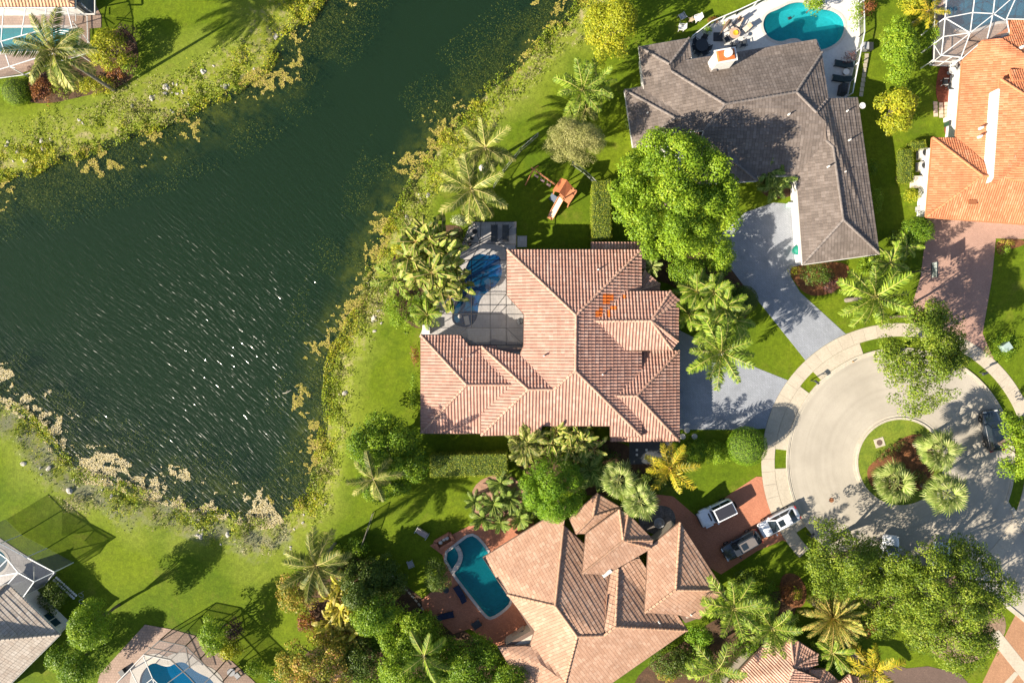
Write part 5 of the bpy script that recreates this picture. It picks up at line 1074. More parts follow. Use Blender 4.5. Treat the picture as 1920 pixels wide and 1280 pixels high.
for i, (a, b, rx, ry, zt, lf, txt) in enumerate((
  (612, 1190, 34, 30, 2.2, 'yellow', 'yellow green bush between the two yellow banana clumps'), (575, 1165, 26, 22, 1.6, 'red', 'red tipped bush at the lawn edge below the flowering shrub'), (655, 1225, 36, 28, 2.2, 'dark', 'dark bush right of the orange leaved tree, at its crown edge'),
  (712, 1190, 34, 34, 3.0, 'green', 'green bush between the pale banana clump and the deck trees'), (826, 1215, 44, 34, 3.0, 'green', 'green bush filling the gap between the two deck trees'), (838, 1262, 44, 30, 2.6, 'dark', 'dark bush at the bottom edge under the deck trees'),
  (655, 1058, 30, 26, 2.4, 'dark', 'dark bush right of the lower lawn coconut palm'), (668, 1030, 26, 22, 1.8, 'green', 'green bush at the lower end of the wooden fence'), (930, 1232, 30, 22, 2.0, 'dark', 'dark bush against the lower corner of the tan roof'),
  (520, 1268, 26, 20, 1.8, 'green', 'bush at the bottom edge left of the orange leaved tree'), (478, 1252, 22, 20, 1.6, 'lime', 'small lime bush beyond the right corner of the pool terrace'))):
    tree('bush', txt, a, b, rx, ry, .3, zt, int(rx * ry / 26), .55, .24, 18, lf, 600 + i, cat='bush', trunk=False)
# clipped hedges and balls
clipped('clipped_ball', 'large clipped ball bush where the main drive meets the pavement', ('ball', 1400, 836, 36, 2.0, .95), .13, 90, 'vivid', 91, cat='topiary')
clipped('clipped_ball', 'dark clipped ball bush beside the grey drive', ('ball', 1394, 562, 26, 1.5, .9), .13, 90, 'dark', 92, cat='topiary')
clipped('clipped_ball', 'round clipped bush at the lower end of the upper left cage', ('ball', 30, 172, 26, 1.0, .8), .12, 90, 'lime', 93, cat='topiary')
clipped('long_hedge', 'long clipped hedge south of the pink tiled house', ('box', [(806, 853), (952, 850), (952, 892), (806, 895)], 2.2), .16, 60, 'hedge', 94)
clipped('garden_hedge', 'clipped hedge running down beside the swing set lawn', ('box', [(1112, 340), (1146, 335), (1146, 448), (1111, 452)], 2.2), .16, 60, 'hedge', 95)
clipped('low_hedge', 'lime hedge wrapped around the air conditioners of the orange house', ('box', [(1691, 278), (1713, 278), (1713, 342), (1691, 342)], 1.2), .14, 70, 'hedge', 96)
clipped('low_hedge', 'short lime hedge returning to the orange house wall', ('box', [(1710, 264), (1735, 262), (1738, 278), (1713, 281)], 1.2), .14, 70, 'hedge', 97)
# palms
palm('tall coconut palm leaning over the white cage in the upper left corner', 99, 96, 10.5, 'coco', 'coco', 23, 1.0, 1, 62, -32, .15)
palm('coconut palm nearest the lake above the swing set fence', 910, 277, 6.5, 'coco', 'coco', 18, .8, 2, 60, -25, .15)
palm('coconut palm at the top of the dark cage', 884, 355, 7.0, 'coco', 'coco', 20, .95, 3, 62, -25, .15)
palm('coconut palm in front of the dark round lakeside tree', 700, 898, 8.0, 'coco', 'coco', 11, .72, 4, 60, -30, .14)
palm('coconut palm at the edge of the lower lawn', 592, 1060, 7.5, 'coco', 'coco', 21, .95, 5, 58, -28, .16)
palm('plumed palm on the lawn left of the grey roof', 1092, 170, 5.5, 'royal', 'palm', 20, .85, 6, 66, -22, .18)
palm('second plumed palm, right of the one on the lawn left of the grey roof', 1118, 158, 5.0, 'royal', 'palm', 11, .7, 7, 60, -20, .16)
palm('low palm with brown heart at the foot of the plumed palms', 1098, 205, 2.8, 'areca', 'coco', 12, .8, 8, 60, -20, .12)
palm('big plumed palm left of the basketball hoop', 1640, 556, 6.0, 'royal', 'palm', 22, 1.05, 9, 62, -28, .2)
palm('small palm between the grey garage corner and the big plumed palm', 1668, 492, 3.2, 'areca', 'palm', 12, .95, 10, 60, -20, .1)
palm('big plumed palm between the main drive and the grass corner', 1352, 660, 7.0, 'royal', 'palm', 22, 1.0, 11, 62, -28, .2)
palm('golden yellow palm at the corner of the tiled house entry', 1256, 878, 5.0, 'royal', 'palmy', 14, .86, 12, 58, -18, .16)
palm('fan palm nearest the dome shaped tree', 1160, 900, 5.0, 'sabal', 'sabal', 30, 1.0, 13, 75, -35, .18)
palm('fan palm beside the entry gravel of the tan roofed house', 1200, 940, 5.6, 'sabal', 'sabal', 30, .95, 14, 75, -35, .18)
palm('lower left fan palm on the island', 1678, 905, 3.4, 'sabal', 'sabal', 36, 1.10, 15, 75, -35, .2, z0=.1)
palm('upper fan palm on the island', 1762, 845, 4.6, 'sabal', 'sabal', 36, 1.08, 16, 75, -35, .2, z0=.1)
palm('lower right fan palm on the island', 1776, 926, 4.6, 'sabal', 'sabal', 36, 1.08, 17, 75, -35, .2, z0=.1)
palm('stiff date palm with tan outer fronds beside the corner house', 1562, 1158, 4.2, 'date', 'date', 58, 1.12, 18, 78, -22, .28)
palm('plumed palm at the right corner of the tan roof', 1376, 1140, 6.5, 'royal', 'palm', 20, 1.0, 19, 62, -28, .18)
palm('plumed palm above the corner house roof', 1448, 1178, 5.5, 'royal', 'palm', 18, .9, 20, 62, -28, .17)
palm('plumed palm at the bottom edge left of the corner house', 1345, 1256, 5.0, 'royal', 'palm', 12, .9, 21, 60, -20, .17)
palm('yellow plumed palm at the bottom edge right of the corner house', 1640, 1256, 5.5, 'royal', 'palmy', 12, .85, 22, 60, -22, .18)
palm('palm at the bottom right of the corner house turret', 1562, 1224, 3.4, 'areca', 'palm', 14, 1.0, 23, 62, -22, .1)
palm('palm left of the green tree at the bottom edge', 795, 1230, 6.5, 'coco', 'palm', 8, .8, 24, 50, -20, .14)
palm('young palm in the corner by the turret of the pink tiled house', 1222, 500, 2.6, 'cycad', 'sabal', 16, .95, 25, 65, -10, .1)
for i, (a, b, h) in enumerate(((1306, 546, 4.2), (1338, 548, 4.6), (1357, 576, 4.4), (1290, 588, 3.4), (1330, 612, 3.8), (1375, 600, 3.2))):
    palm(('top left', 'upper middle', 'right hand', 'left hand', 'lowest', 'lower right')[i] + ' slender palm of the cluster between main drive and grey drive', a, b, h, 'areca', 'palm', 18, 1.05, 30 + i, 62, -22, .09, group='slender palms between the drives')
for i, (a, b, h) in enumerate(((1438, 322, 3.0), (1462, 338, 2.6), (1448, 352, 2.2))):
    palm(('upper left', 'right hand', 'lower')[i] + ' dark palm of the courtyard clump beside the grey garage', a, b, h, 'areca', 'cycad', 12, .75, 40 + i, 60, -15, .08, group='courtyard palms beside the grey garage')
for i, (a, b, s_) in enumerate(((938, 905, .95), (905, 972, .9), (925, 945, 1.0), (955, 935, .95), (975, 972, 1.0), (938, 980, .85), (995, 950, .9), (890, 940, .8))):
    palm(('topmost', 'lower left', 'central', 'central right', 'lower right', 'lowest', 'right hand', 'leftmost')[i] + ' stiff cycad in the gravel bed above the tan roof', a, b, 1.6, 'cycad', 'cycad', 16, s_ * 1.25, 50 + i, 62, -5, .12, name='cycad', cat='cycad', group='cycads in the gravel bed')
palm('large banana clump between the lake and the dark cage', 806, 476, 6.3, 'banana', 'banana', 11, 1.15, 61, 72, 5, .09, name='banana_plant', cat='banana plant', stems=14, spread=2.5)
palm('banana clump at the lower end of the lakeside planting', 838, 530, 5.0, 'banana', 'banana', 9, 1.0, 62, 72, 5, .09, name='banana_plant', cat='banana plant', stems=6, spread=1.5)
palm('feathery palm at the lake edge of the banana clump', 740, 520, 3.0, 'royal', 'palm', 10, .75, 63, 55, -15, .12)
palm('feathery palm below the banana clump by the cage wall', 800, 590, 2.6, 'areca', 'palm', 12, .9, 64, 60, -10, .1)
palm('yellow banana clump on the lower lawn edge', 640, 1128, 3.4, 'banana', 'bananay', 9, 1.0, 65, 70, 0, .09, name='banana_plant', cat='banana plant', stems=6, spread=1.7)
palm('pale yellow banana clump below the other, above the orange leaved tree', 648, 1182, 3.0, 'banana', 'bananay', 9, 1.0, 66, 70, 0, .09, name='banana_plant', cat='banana plant', stems=6, spread=1.7)
palm('banana plants against the entry of the pink tiled house', 1060, 815, 3.4, 'banana', 'banana', 9, .9, 67, 70, 0, .09, name='banana_plant', cat='banana plant', stems=7, spread=1.9)
palm('bird of paradise plants right of the entry banana plants', 1092, 838, 3.4, 'banana', 'banana', 9, .9, 68, 70, 0, .09, name='banana_plant', cat='banana plant', stems=5, spread=1.5)
palm('palm clump left of the entry of the pink tiled house', 985, 832, 3.8, 'areca', 'coco', 13, .95, 69, 65, -15, .09, stems=4, spread=1.0)
palm('dark palm clump between the dome tree and the fan palms', 1108, 880, 3.2, 'areca', 'cycad', 12, .95, 70, 62, -18, .09, stems=3, spread=.9)
palm('palm clump at the upper right edge by the white cage', 1742, 20, 3.6, 'royal', 'palmy', 10, .65, 71, 55, -25, .12)
palm('low palm fringe below the grey garage bed', 1700, 462, 2.4, 'areca', 'palm', 11, .75, 72, 55, -15, .08)
palm('areca palm clump at the bottom edge between tan roof and corner house', 1420, 1150, 3.0, 'areca', 'palm', 12, .9, 73, 60, -15, .08, stems=2, spread=.6)
# ------------------------------------------------------------------ screen cages
CW = paint('cage_white', (.66, .66, .64), .45, .2); CD = paint('cage_dark', (.035, .032, .03), .5, .1)
SCRW = screenmat('screen_light', (.22, .22, .23), .24); SCRD = screenmat('screen_dark', (.15, .15, .155), .52); SCRH = screenmat('screen_house', (.19, .185, .185), .10)
def cage(label, edges, panels, bm, sm, w=.10, posts=()):
    e0 = edges[0][0]; p = W(e0[0], e0[1], e0[2]); root = thing('screen_cage', label, 'pool cage', (p.x, p.y, 0))
    for a, b in edges: MB().bar(W(*a), W(*b), w, w * .8).build('beam', bm, root)
    for a in posts:
        t = W(*a); MB().bar((t.x, t.y, 0), t, w, w).build('post', bm, root)
    for q in panels:
        pts = [W(*a) - Vector((0, 0, .02)) for a in q]; MB().add(pts, [tuple(range(len(pts)))]).build('screen', sm, root, recalc=False)
    return root
def G(a):
    k = (H - a[2]) / H; return (960 + (a[0] - 960) * k, 640 + (a[1] - 640) * k, .03)
def walls(z, *pts):
    q = [(a[0], a[1], a[2] if len(a) > 2 else z) for a in pts]; return [[a, b, G(b), G(a)] for a, b in zip(q, q[1:])]
def E(z, *pts): return [((a[0], a[1], a[2] if len(a) > 2 else z), (b[0], b[1], b[2] if len(b) > 2 else z)) for a, b in zip(pts, pts[1:])]
z = 3.0
ed = E(z, (890, 416), (968, 416), (967, 466)) + E(z, (890, 416), (867, 455), (846, 500), (826, 552), (808, 614)) + E(z, (867, 455), (966, 458)) + E(z, (860, 487), (949, 488)) + E(z, (849, 520), (949, 520)) + E(z, (826, 552), (949, 552)) + \
     E(z, (816, 588), (982, 589)) + E(z, (808, 614), (982, 615)) + E(z, (902, 416), (900, 456)) + E(z, (919, 520), (919, 647)) + E(z, (949, 467), (949, 647)) + E(z, (900, 456), (884, 487), (884, 614)) + E(z, (933, 456), (949, 467)) + E(z, (960, 424), (933, 455)) + \
     E(z, (894, 438), (900, 455)) + E(z, (948, 553), (920, 588)) + E(z, (949, 615), (981, 646)) + E(z, (876, 614), (862, 628), (878, 646), (981, 647)) + E(z, (982, 589), (982, 647)) + E(z, (968, 560), (982, 589))
cage('dark framed screen cage over the deep blue pool of the pink tiled house', ed, [[(a, b, z) for a, b in q] for q in ([(890, 416), (968, 416), (966, 458), (867, 455)], [(867, 455), (950, 457), (949, 488), (852, 487)], [(852, 487), (949, 488), (949, 552), (826, 552)], [(826, 552), (949, 552), (982, 589), (816, 588)], [(816, 588), (982, 589), (982, 615), (808, 614)], [(808, 614), (876, 614), (862, 630), (804, 628)])] +
     [[(876, 614, z), (949, 615, z), (981, 647, z), (878, 646, z), (862, 628, z)], [(949, 615, z), (982, 615, z), (981, 647, z)], [(876, 616, z - .05), (948, 616, z - .05), (968, 640, z - .05), (878, 642, z - .05)]] +
     [[(890, 416, z), (968, 416, z), (967, 424, .1), (893, 424, .1)], [(890, 416, z), (867, 455, z), (871, 462, .1), (893, 424, .1)]], CD, SCRH, .07, [(890, 416, z), (929, 416, z), (968, 416, z), (867, 455, z), (846, 500, z), (826, 552, z), (808, 614, z)])
z = 3.6; b0 = .05
ed = E(z, (1778, -40), (1775, 0), (1772, 34), (1769, 69), (1765, 104)) + E(z, (1830, -40), (1827, 0), (1824, 24), (1819, 62), (1802, 108)) + E(z, (1868, -40), (1865, 0), (1862, 26), (1851, 73)) + E(z, (1925, -40), (1903, 0), (1887, 36)) + \
     E(z, (1772, 34), (1824, 24), (1862, 26), (1885, 38)) + E(z, (1772, 34), (1819, 62), (1862, 28), (1910, -14)) + E(z, (1769, 69), (1819, 62)) + E(z, (1765, 104), (1817, 64)) + E(z, (1765, 104), (1802, 108)) + E(z, (1887, 36), (1960, 37)) + E(z, (1887, 36), (1895, 71), (1878, 72), (1843, 76), (1806, 108), (1782, 124, 2.4)) + \
     E(z, (1772, 34), (1752, 48, 2.4)) + E(z, (1769, 69), (1752, 82, 2.4)) + E(z, (1765, 104), (1742, 122, b0)) + E(2.4, (1754, -40), (1752, 48), (1752, 82), (1751, 112)) + E(z, (1752, 85, 2.4), (1764, 104)) + E(b0, (1742, 122), (1782, 124)) + E(1.6, (1752, 115), (1790, 117)) + [((1785, 107, z), (1760, 123, b0)), ((1802, 108, z), (1782, 124, b0))]
cage('white framed screen cage over the pool of the orange tiled house', ed, [[(1778, -40, z), (1830, -40, z), (1824, 24, z), (1772, 34, z)], [(1830, -40, z), (1925, -40, z), (1887, 36, z), (1862, 26, z), (1824, 24, z)], [(1772, 34, z), (1824, 24, z), (1819, 62, z), (1769, 69, z)], [(1824, 24, z), (1862, 26, z), (1851, 73, z), (1843, 76, z), (1819, 62, z)], [(1862, 26, z), (1887, 36, z), (1895, 71, z), (1851, 73, z)], [(1769, 69, z), (1819, 62, z), (1802, 108, z), (1765, 104, z)], [(1765, 104, z), (1802, 108, z), (1782, 124, b0), (1742, 122, b0)], [(1772, 34, z), (1769, 69, z), (1752, 82, 2.4), (1752, 48, 2.4)], [(1769, 69, z), (1765, 104, z), (1751, 112, 2.4), (1752, 82, 2.4)], [(1925, -40, z), (1960, -40, z), (1960, 37, z), (1887, 36, z)]], CW, SCRW, .085, [(1752, 48, 2.4), (1752, 82, 2.4), (1751, 112, 2.4)])
z = 3.2
ed = E(z, (-40, 15), (140, 15)) + E(z, (7, 15), (2, 78), (18, 125), (28, 128)) + E(z, (48, 15), (40, 66)) + E(z, (87, 15), (80, 56), (92, 90)) + E(z, (126, 15), (136, 58), (135, 93)) + E(z, (-40, 50), (80, 50)) + E(z, (-40, 88), (2, 78), (80, 56), (100, 70)) + E(z, (110, 100), (135, 93)) + E(z, (18, 125), (75, 107), (110, 100)) + \
     E(z, (-40, 142), (18, 125)) + [((18, 125, z), (48, 142, .4)), ((135, 93, z), (162, 96, .4)), ((136, 40, z), (172, 86, .4)), ((104, 56, z), (134, 60, z)), ((104, 60, z), (134, 65, z))] + E(.3, (-40, 152), (48, 140), (100, 118), (165, 100), (163, 20)) + E(1.8, (142, 26), (142, 40))
cage('white framed screen cage behind the coconut palm, upper left corner', ed, [[(-40, 15, z), (140, 15, z), (136, 58, z), (80, 50, z), (-40, 50, z)], [(-40, 50, z), (80, 50, z), (80, 56, z), (2, 78, z), (-40, 88, z)], [(80, 54, z), (136, 58, z), (135, 93, z), (110, 100, z), (92, 90, z)], [(-40, 88, z), (2, 78, z), (18, 125, z), (-40, 142, z)], [(2, 78, z), (80, 56, z), (92, 90, z), (110, 100, z), (18, 125, z)], [(-40, 142, z), (18, 125, z), (48, 140, .3), (-40, 152, .3)]] + walls(z, (140, 15), (136, 58), (135, 93)), CW, SCRW, .085, [(135, 93, z), (18, 125, z)])
z = 3.2
ed = E(z, (270, 1226), (299, 1200), (348, 1210), (417, 1278), (460, 1320)) + E(z, (270, 1226), (320, 1236), (348, 1210)) + E(z, (348, 1210), (356, 1252)) + E(z, (320, 1236), (356, 1270), (400, 1320)) + E(z, (374, 1236), (300, 1290)) + E(z, (402, 1262), (340, 1320)) + E(z, (278, 1213), (332, 1224))
cage('dark framed half of the bottom pool cage', ed, [[(270, 1226, z), (299, 1200, z), (348, 1210, z), (320, 1236, z)], [(348, 1210, z), (417, 1278, z), (460, 1320, z), (400, 1320, z), (320, 1236, z)]] + walls(z, (299, 1200), (348, 1210), (374, 1236), (402, 1262), (417, 1278), (460, 1320)), CD, screenmat('screen_thin', (.14, .14, .145), .32), .09, [(299, 1200, z), (348, 1210, z), (374, 1236, z), (402, 1262, z), (417, 1278, z)])
ed = E(z, (270, 1226), (218, 1280), (180, 1320)) + E(z, (268, 1229), (286, 1271), (300, 1320)) + E(z, (270, 1227), (320, 1237)) + E(z, (244, 1254), (258, 1282), (275, 1320)) + E(z, (286, 1271), (262, 1290), (240, 1320)) + E(z, (286, 1271), (296, 1281), (330, 1320))
cage('light grey framed half of the bottom pool cage', ed, [[(270, 1226, z), (286, 1271, z), (300, 1320, z), (180, 1320, z), (218, 1280, z)]], paint('cage_grey', (.42, .42, .40), .5, .1), SCRW, .08, [(270, 1226, z), (218, 1280, z)])
z = 3.9
ed = E(z, (-30, 1012), (0, 1038), (14, 1048), (34, 1073)) + E(z, (0, 1062), (14, 1048)) + E(z, (0, 1079), (34, 1073), (64, 1090), (44, 1118)) + E(z, (34, 1073), (15, 1094)) + E(z, (64, 1090), (102, 1072, 3.2)) + E(3.2, (-30, 988), (0, 1018), (102, 1072)) + [((64, 1090, 3.6), (64, 1062, 1.2)), ((44, 1118, z), (82, 1098, .2)), ((102, 1072, 3.2), (82, 1098, .2))]
cage('white framed cage beside the pale roofed house at the left edge', ed, [[(-30, 988, 3.2), (0, 1018, 3.2), (102, 1072, 3.2), (64, 1090, z), (34, 1073, z), (0, 1038, z), (-30, 1012, z)], [(34, 1073, z), (64, 1090, z), (44, 1118, z), (15, 1094, z)], [(-30, 1012, z), (0, 1038, z), (34, 1073, z), (0, 1079, z), (-30, 1085, z)], [(64, 1090, z), (102, 1072, 3.2), (82, 1098, .2), (44, 1118, z)]] + walls(3.2, (-30, 988), (0, 1018), (50, 1044), (102, 1072)), CW, SCRD, .085, [(102, 1072, 3.2), (64, 1090, z), (50, 1044, 3.2), (0, 1018, 3.2)])

# ------------------------------------------------------------------ fences
def fence(label, pts, h, bm, sm, step=2.0, rail=.06, name='garden_fence'):
    P = [W(*p) for p in pts]; root = thing(name, label, 'fence', tuple(P[0]))
    for a, b in zip(P, P[1:]):
        n = max(1, round((b - a).length / step))
        for k in range(n + 1): q = a.lerp(b, k / n); MB().bar((q.x, q.y, -.05), (q.x, q.y, h + .04), rail, rail).build('post', bm, root)
        up = Vector((0, 0, h)); MB().bar(a + up, b + up, rail, rail).build('rail', bm, root); MB().bar(a + Vector((0, 0, .12)), b + Vector((0, 0, .12)), rail * .7, rail * .7).build('rail', bm, root)
        if sm: MB().add([a + Vector((0, 0, .1)), b + Vector((0, 0, .1)), b + up, a + up], [(0, 1, 2, 3)]).build('mesh_panel', sm, root, recalc=False)
        else:
            m = int((b - a).length / .14)
            for k in range(1, m): q = a.lerp(b, k / m); MB().bar((q.x, q.y, .1), (q.x, q.y, h), .025, .025).build('picket', bm, root) if m < 60 else None
FG = paint('fence_grey', (.26, .26, .24), .6, 0); FM = screenmat('fence_mesh', (.10, .11, .09), .42); FW = screenmat('fence_white_mesh', (.5, .5, .5), .18)
fence('grey mesh fence between the lake palms and the swing set lawn', [(926, 352), (945, 322), (976, 284), (1008, 256)], 1.3, FG, FM)
fence('short grey mesh fence between the swing set and the garden hedge', [(1072, 309), (1098, 328), (1121, 350)], 1.3, FG, FM)
fence('grey wooden fence on the lawn below the dark lakeside tree', [(702, 958), (688, 1000), (672, 1044)], 1.2, paint('fence_wood', (.17, .15, .12), .8, 0), FM)
fence('white pool fence on the lake side of the white deck', [(1294, 76), (1328, 50), (1380, 28), (1444, -2)], 1.2, CW, FW, 1.8, .10)
fence('white pool fence on the east side of the white deck', [(1608, -20), (1610, 70), (1588, 182)], 1.3, CW, FW, 1.8, .09)

# ------------------------------------------------------------------ cars
RUB = pmat('rubber', (.018, .018, .018), None, 3, .85); RIM = paint('alloy_rim', (.42, .42, .44), .3, .3, .8); CG = glassmat('car_glass', (.018, .026, .035), .03)
LAMP = glassmat('lamp_glass', (.55, .56, .58), .08); TAIL = glassmat('tail_glass', (.30, .015, .01), .12); TRIM = paint('black_trim', (.02, .02, .022), .4, .2)
def car(label, px, py, heading, Lc, Wc, Hc, body, roofm=None, kind='sedan', sun=True, glass=CG):
    r = thing('parked_car', label, 'car', (0, 0, 0)); B = MB(); bx = kind == 'box'
    st = [(-.5, .74, .50, .40), (-.485, .86, .60 if not bx else .92, .30), (-.42, .96, .66 if not bx else .98, .22), (-.30, 1, .68 if not bx else .98, .20), (0, 1, .66 if not bx else .96, .20), (.20, 1, .64 if not bx else .95, .20), (.33, .985, .61 if not bx else .94, .20), (.42, .93, .56 if not bx else .92, .22), (.48, .84, .50 if not bx else .88, .26), (.5, .70 if not bx else .86, .42 if not bx else .70, .34)]
    vs = []; hw = Wc / 2; sc = Hc / 1.45
    for t, wf, zt, zb in st:
        zt *= 1.45 * sc if not bx else 1.1; h = hw * wf; x = t * Lc
        half = [(h * .86, zb), (h, zb + .15), (h, zt * .62 + .1), (h * .97, zt * .88), (h * .86, zt * .985), (h * .45, zt + .025), (0, zt + .035)]
        vs += [(x, y, z_) for y, z_ in half] + [(x, -y, z_) for y, z_ in half[-2::-1]]
    n = 13; fs = [(i * n + k, i * n + k + 1, (i + 1) * n + k + 1, (i + 1) * n + k) for i in range(len(st) - 1) for k in range(n - 1)] + [tuple(range(n)), tuple((len(st) - 1) * n + k for k in range(n))[::-1]] + [(i * n, (i + 1) * n, (i + 1) * n + n - 1, i * n + n - 1) for i in range(len(st) - 1)]
    B.add(vs, fs); bo = B.build('body', body, r, True)
    zb = (.66 * 1.45 * sc if not bx else 1.04); zr = Hc
    X0, X1, X2, X3 = ((.26, .09, -.24, -.40) if kind == 'sedan' else (.24, .10, -.36, -.47) if kind == 'suv' else (.16, .10, -.46, -.485)); X0, X1, X2, X3 = (q * Lc for q in (X0, X1, X2, X3)); wb, wr = hw * .88, hw * (.66 if not bx else .80)
    core = MB().add([(X0, -wb, zb - .1), (X0, wb, zb - .1), (X3, wb, zb - .1), (X3, -wb, zb - .1), (X1, -wr, zr - .05), (X1, wr, zr - .05), (X2, wr, zr - .05), (X2, -wr, zr - .05)], [(0, 1, 5, 4), (1, 2, 6, 5), (2, 3, 7, 6), (3, 0, 4, 7), (4, 5, 6, 7)]); core.build('cabin', body, r)
    RF = MB(); m = 5; vs = []
    for i in range(m + 1):
        x = X1 + (X2 - X1) * i / m
        for j in range(7): y = -wr + 2 * wr * j / 6; vs.append((x, y * (1 - .05 * (abs(i - m / 2) / m)), zr - .045 + .05 * (1 - (y / wr) ** 2) * math.sin(PI * (.12 + .76 * i / m))))
    RF.add(vs, [(i * 7 + j, i * 7 + j + 1, (i + 1) * 7 + j + 1, (i + 1) * 7 + j) for i in range(m) for j in range(6)]); RF.build('roof', body, r, True)
    if roofm is not None:
        rb = MB().slab([(X1 - .12, -wr * .82), (X1 - .12, wr * .82), (X2 + .12, wr * .82), (X2 + .12, -wr * .82)], zr - .01, zr + .025); rb.build('roof_panel', roofm, r)
    if sun:
        xm = X1 + (X2 - X1) * .28; MB().slab([(xm + .34, -wr * .58), (xm + .34, wr * .58), (xm - .34, wr * .58), (xm - .34, -wr * .58)], zr - .02, zr + (.012 if roofm is None else .04)).build('sunroof', CG, r)
    def glass_quad(nm, a, b, c, d_, off):
        o = Vector(off); MB().add([Vector(q) + o for q in (a, b, c, d_)], [(0, 1, 2, 3)]).build(nm, glass, r, recalc=False)
    k = .88
    glass_quad('windshield', (X0 - .03, -wb * k, zb - .02), (X0 - .03, wb * k, zb - .02), (X1 + .02, wr * .9, zr - .06), (X1 + .02, -wr * .9, zr - .06), (.025, 0, .022))
    glass_quad('rear_window', (X3 + .03, -wb * k, zb), (X3 + .03, wb * k, zb), (X2 - .02, wr * .88, zr - .06), (X2 - .02, -wr * .88, zr - .06), (-.025, 0, .022))
    for s in (-1, 1):
        xm = (X0 + X3) / 2 + .1
        for (ba, bb, ta, tb) in ((X0 - .30, xm + .04, X1 - .06, xm + .04), (xm - .06, X3 + .32, xm - .06, X2 + .12)):
            za, zt_ = zb + .01, zr - .09; ya, yt = wb * .985 , wr + (wb - wr) * .09
            glass_quad('side_window', (ba, s * ya, za), (bb, s * ya, za), (tb, s * yt, zt_), (ta, s * yt, zt_), (0, s * .02, .01))
        MB().box((X0 - .28, s * (hw + .10), zb - .02), (.14, .22, .15), taper=.97).build('wing_mirror', body, r)
        MB().box((Lc * .475, s * hw * .66, zb * .72), (.14, .34, .13)).build('headlight', LAMP, r); MB().box((-Lc * .482, s * hw * .70, zb * .80), (.10, .34, .14)).build('tail_light', TAIL, r)
        for t in (.30, -.30):
            wh = thing('wheel', None, None, (0, 0, 0)); wh.parent = r
            R_ = .33 if not bx else .38; cx_, cy_ = t * Lc, s * (hw - .10); pr = [(R_ * .6, -.11), (R_ * .96, -.11), (R_, -.06), (R_, .06), (R_ * .96, .11), (R_ * .6, .11)]
            def disc(prof, nm, mt):
                mb = MB(); mb.lathe((0, 0, 0), prof, 18); mb.v = [(cx_ + v[0], cy_ + v[2] * s, R_ + v[1]) for v in mb.v]; mb.build(nm, mt, wh)
            disc(pr, 'tyre', RUB); disc([(.05, .0), (R_ * .6, .02), (R_ * .6, .10), (.08, .125)], 'rim', RIM)
    MB().box((Lc * .492, 0, .28), (.08, Wc * .62, .16)).build('grille', TRIM, r)
    if bx:
        mb = MB(); mb.lathe((0, 0, 0), [(.2, -.1), (.37, -.1), (.39, 0), (.37, .1), (.2, .1)], 18); mb.v = [(-Lc * .5 - .1 + v[2], v[0], 1.0 + v[1]) for v in mb.v]; mb.build('spare_wheel', RUB, r)
        for s in (-1, 1): MB().box((Lc * .32, s * (hw + .03), .55), (.9, .16, .38), taper=.98).build('wheel_arch', body, r)
        MB().box((Lc * .22, 0, 1.09), (.16, .9, .02)).build('bonnet_vent', TRIM, r)
        MB().box((Lc * .505, 0, .34), (.12, Wc * .9, .18)).build('bumper', TRIM, r)
    p = W(px, py, Hc * .7); r.location = (p.x, p.y, .03); r.rotation_euler = (0, 0, R(heading)); return r
PW = paint('white_paint', (.72, .73, .76), .25, .9); PK = paint('graphite_paint', (.028, .034, .042), .22, 1); PB = paint('blue_black_paint', (.012, .020, .032), .2, 1); PS = paint('silver_paint', (.42, .46, .50), .25, .9, .4)
car('white boxy off-road car with black roof panel on the brick drive', 1346, 963, 206, 4.15, 1.85, 1.85, PW, paint('roof_black', (.022, .022, .03), .55, .1), 'box', False)
car('white saloon with a small sunroof where the brick drive meets the pavement', 1463, 979, 208, 4.75, 1.86, 1.42, PW)
car('dark grey car parked on the brick drive below the white off-road car', 1392, 1023, 210, 4.55, 1.86, 1.55, PK, paint('warm_grey_roof', (.16, .14, .13), .35, .6), 'suv')
car('dark blue car parked at the right kerb of the turning circle', 1866, 808, 100, 4.6, 1.88, 1.6, PB, None, 'suv', True)
car('white car half hidden under the oaks on the lower kerb', 1670, 1042, 82, 4.5, 1.85, 1.5, PW, None, 'sedan', False)
car('silver car almost hidden under the largest oak', 1766, 1054, 84, 4.4, 1.85, 1.5, PS, None, 'suv', False)
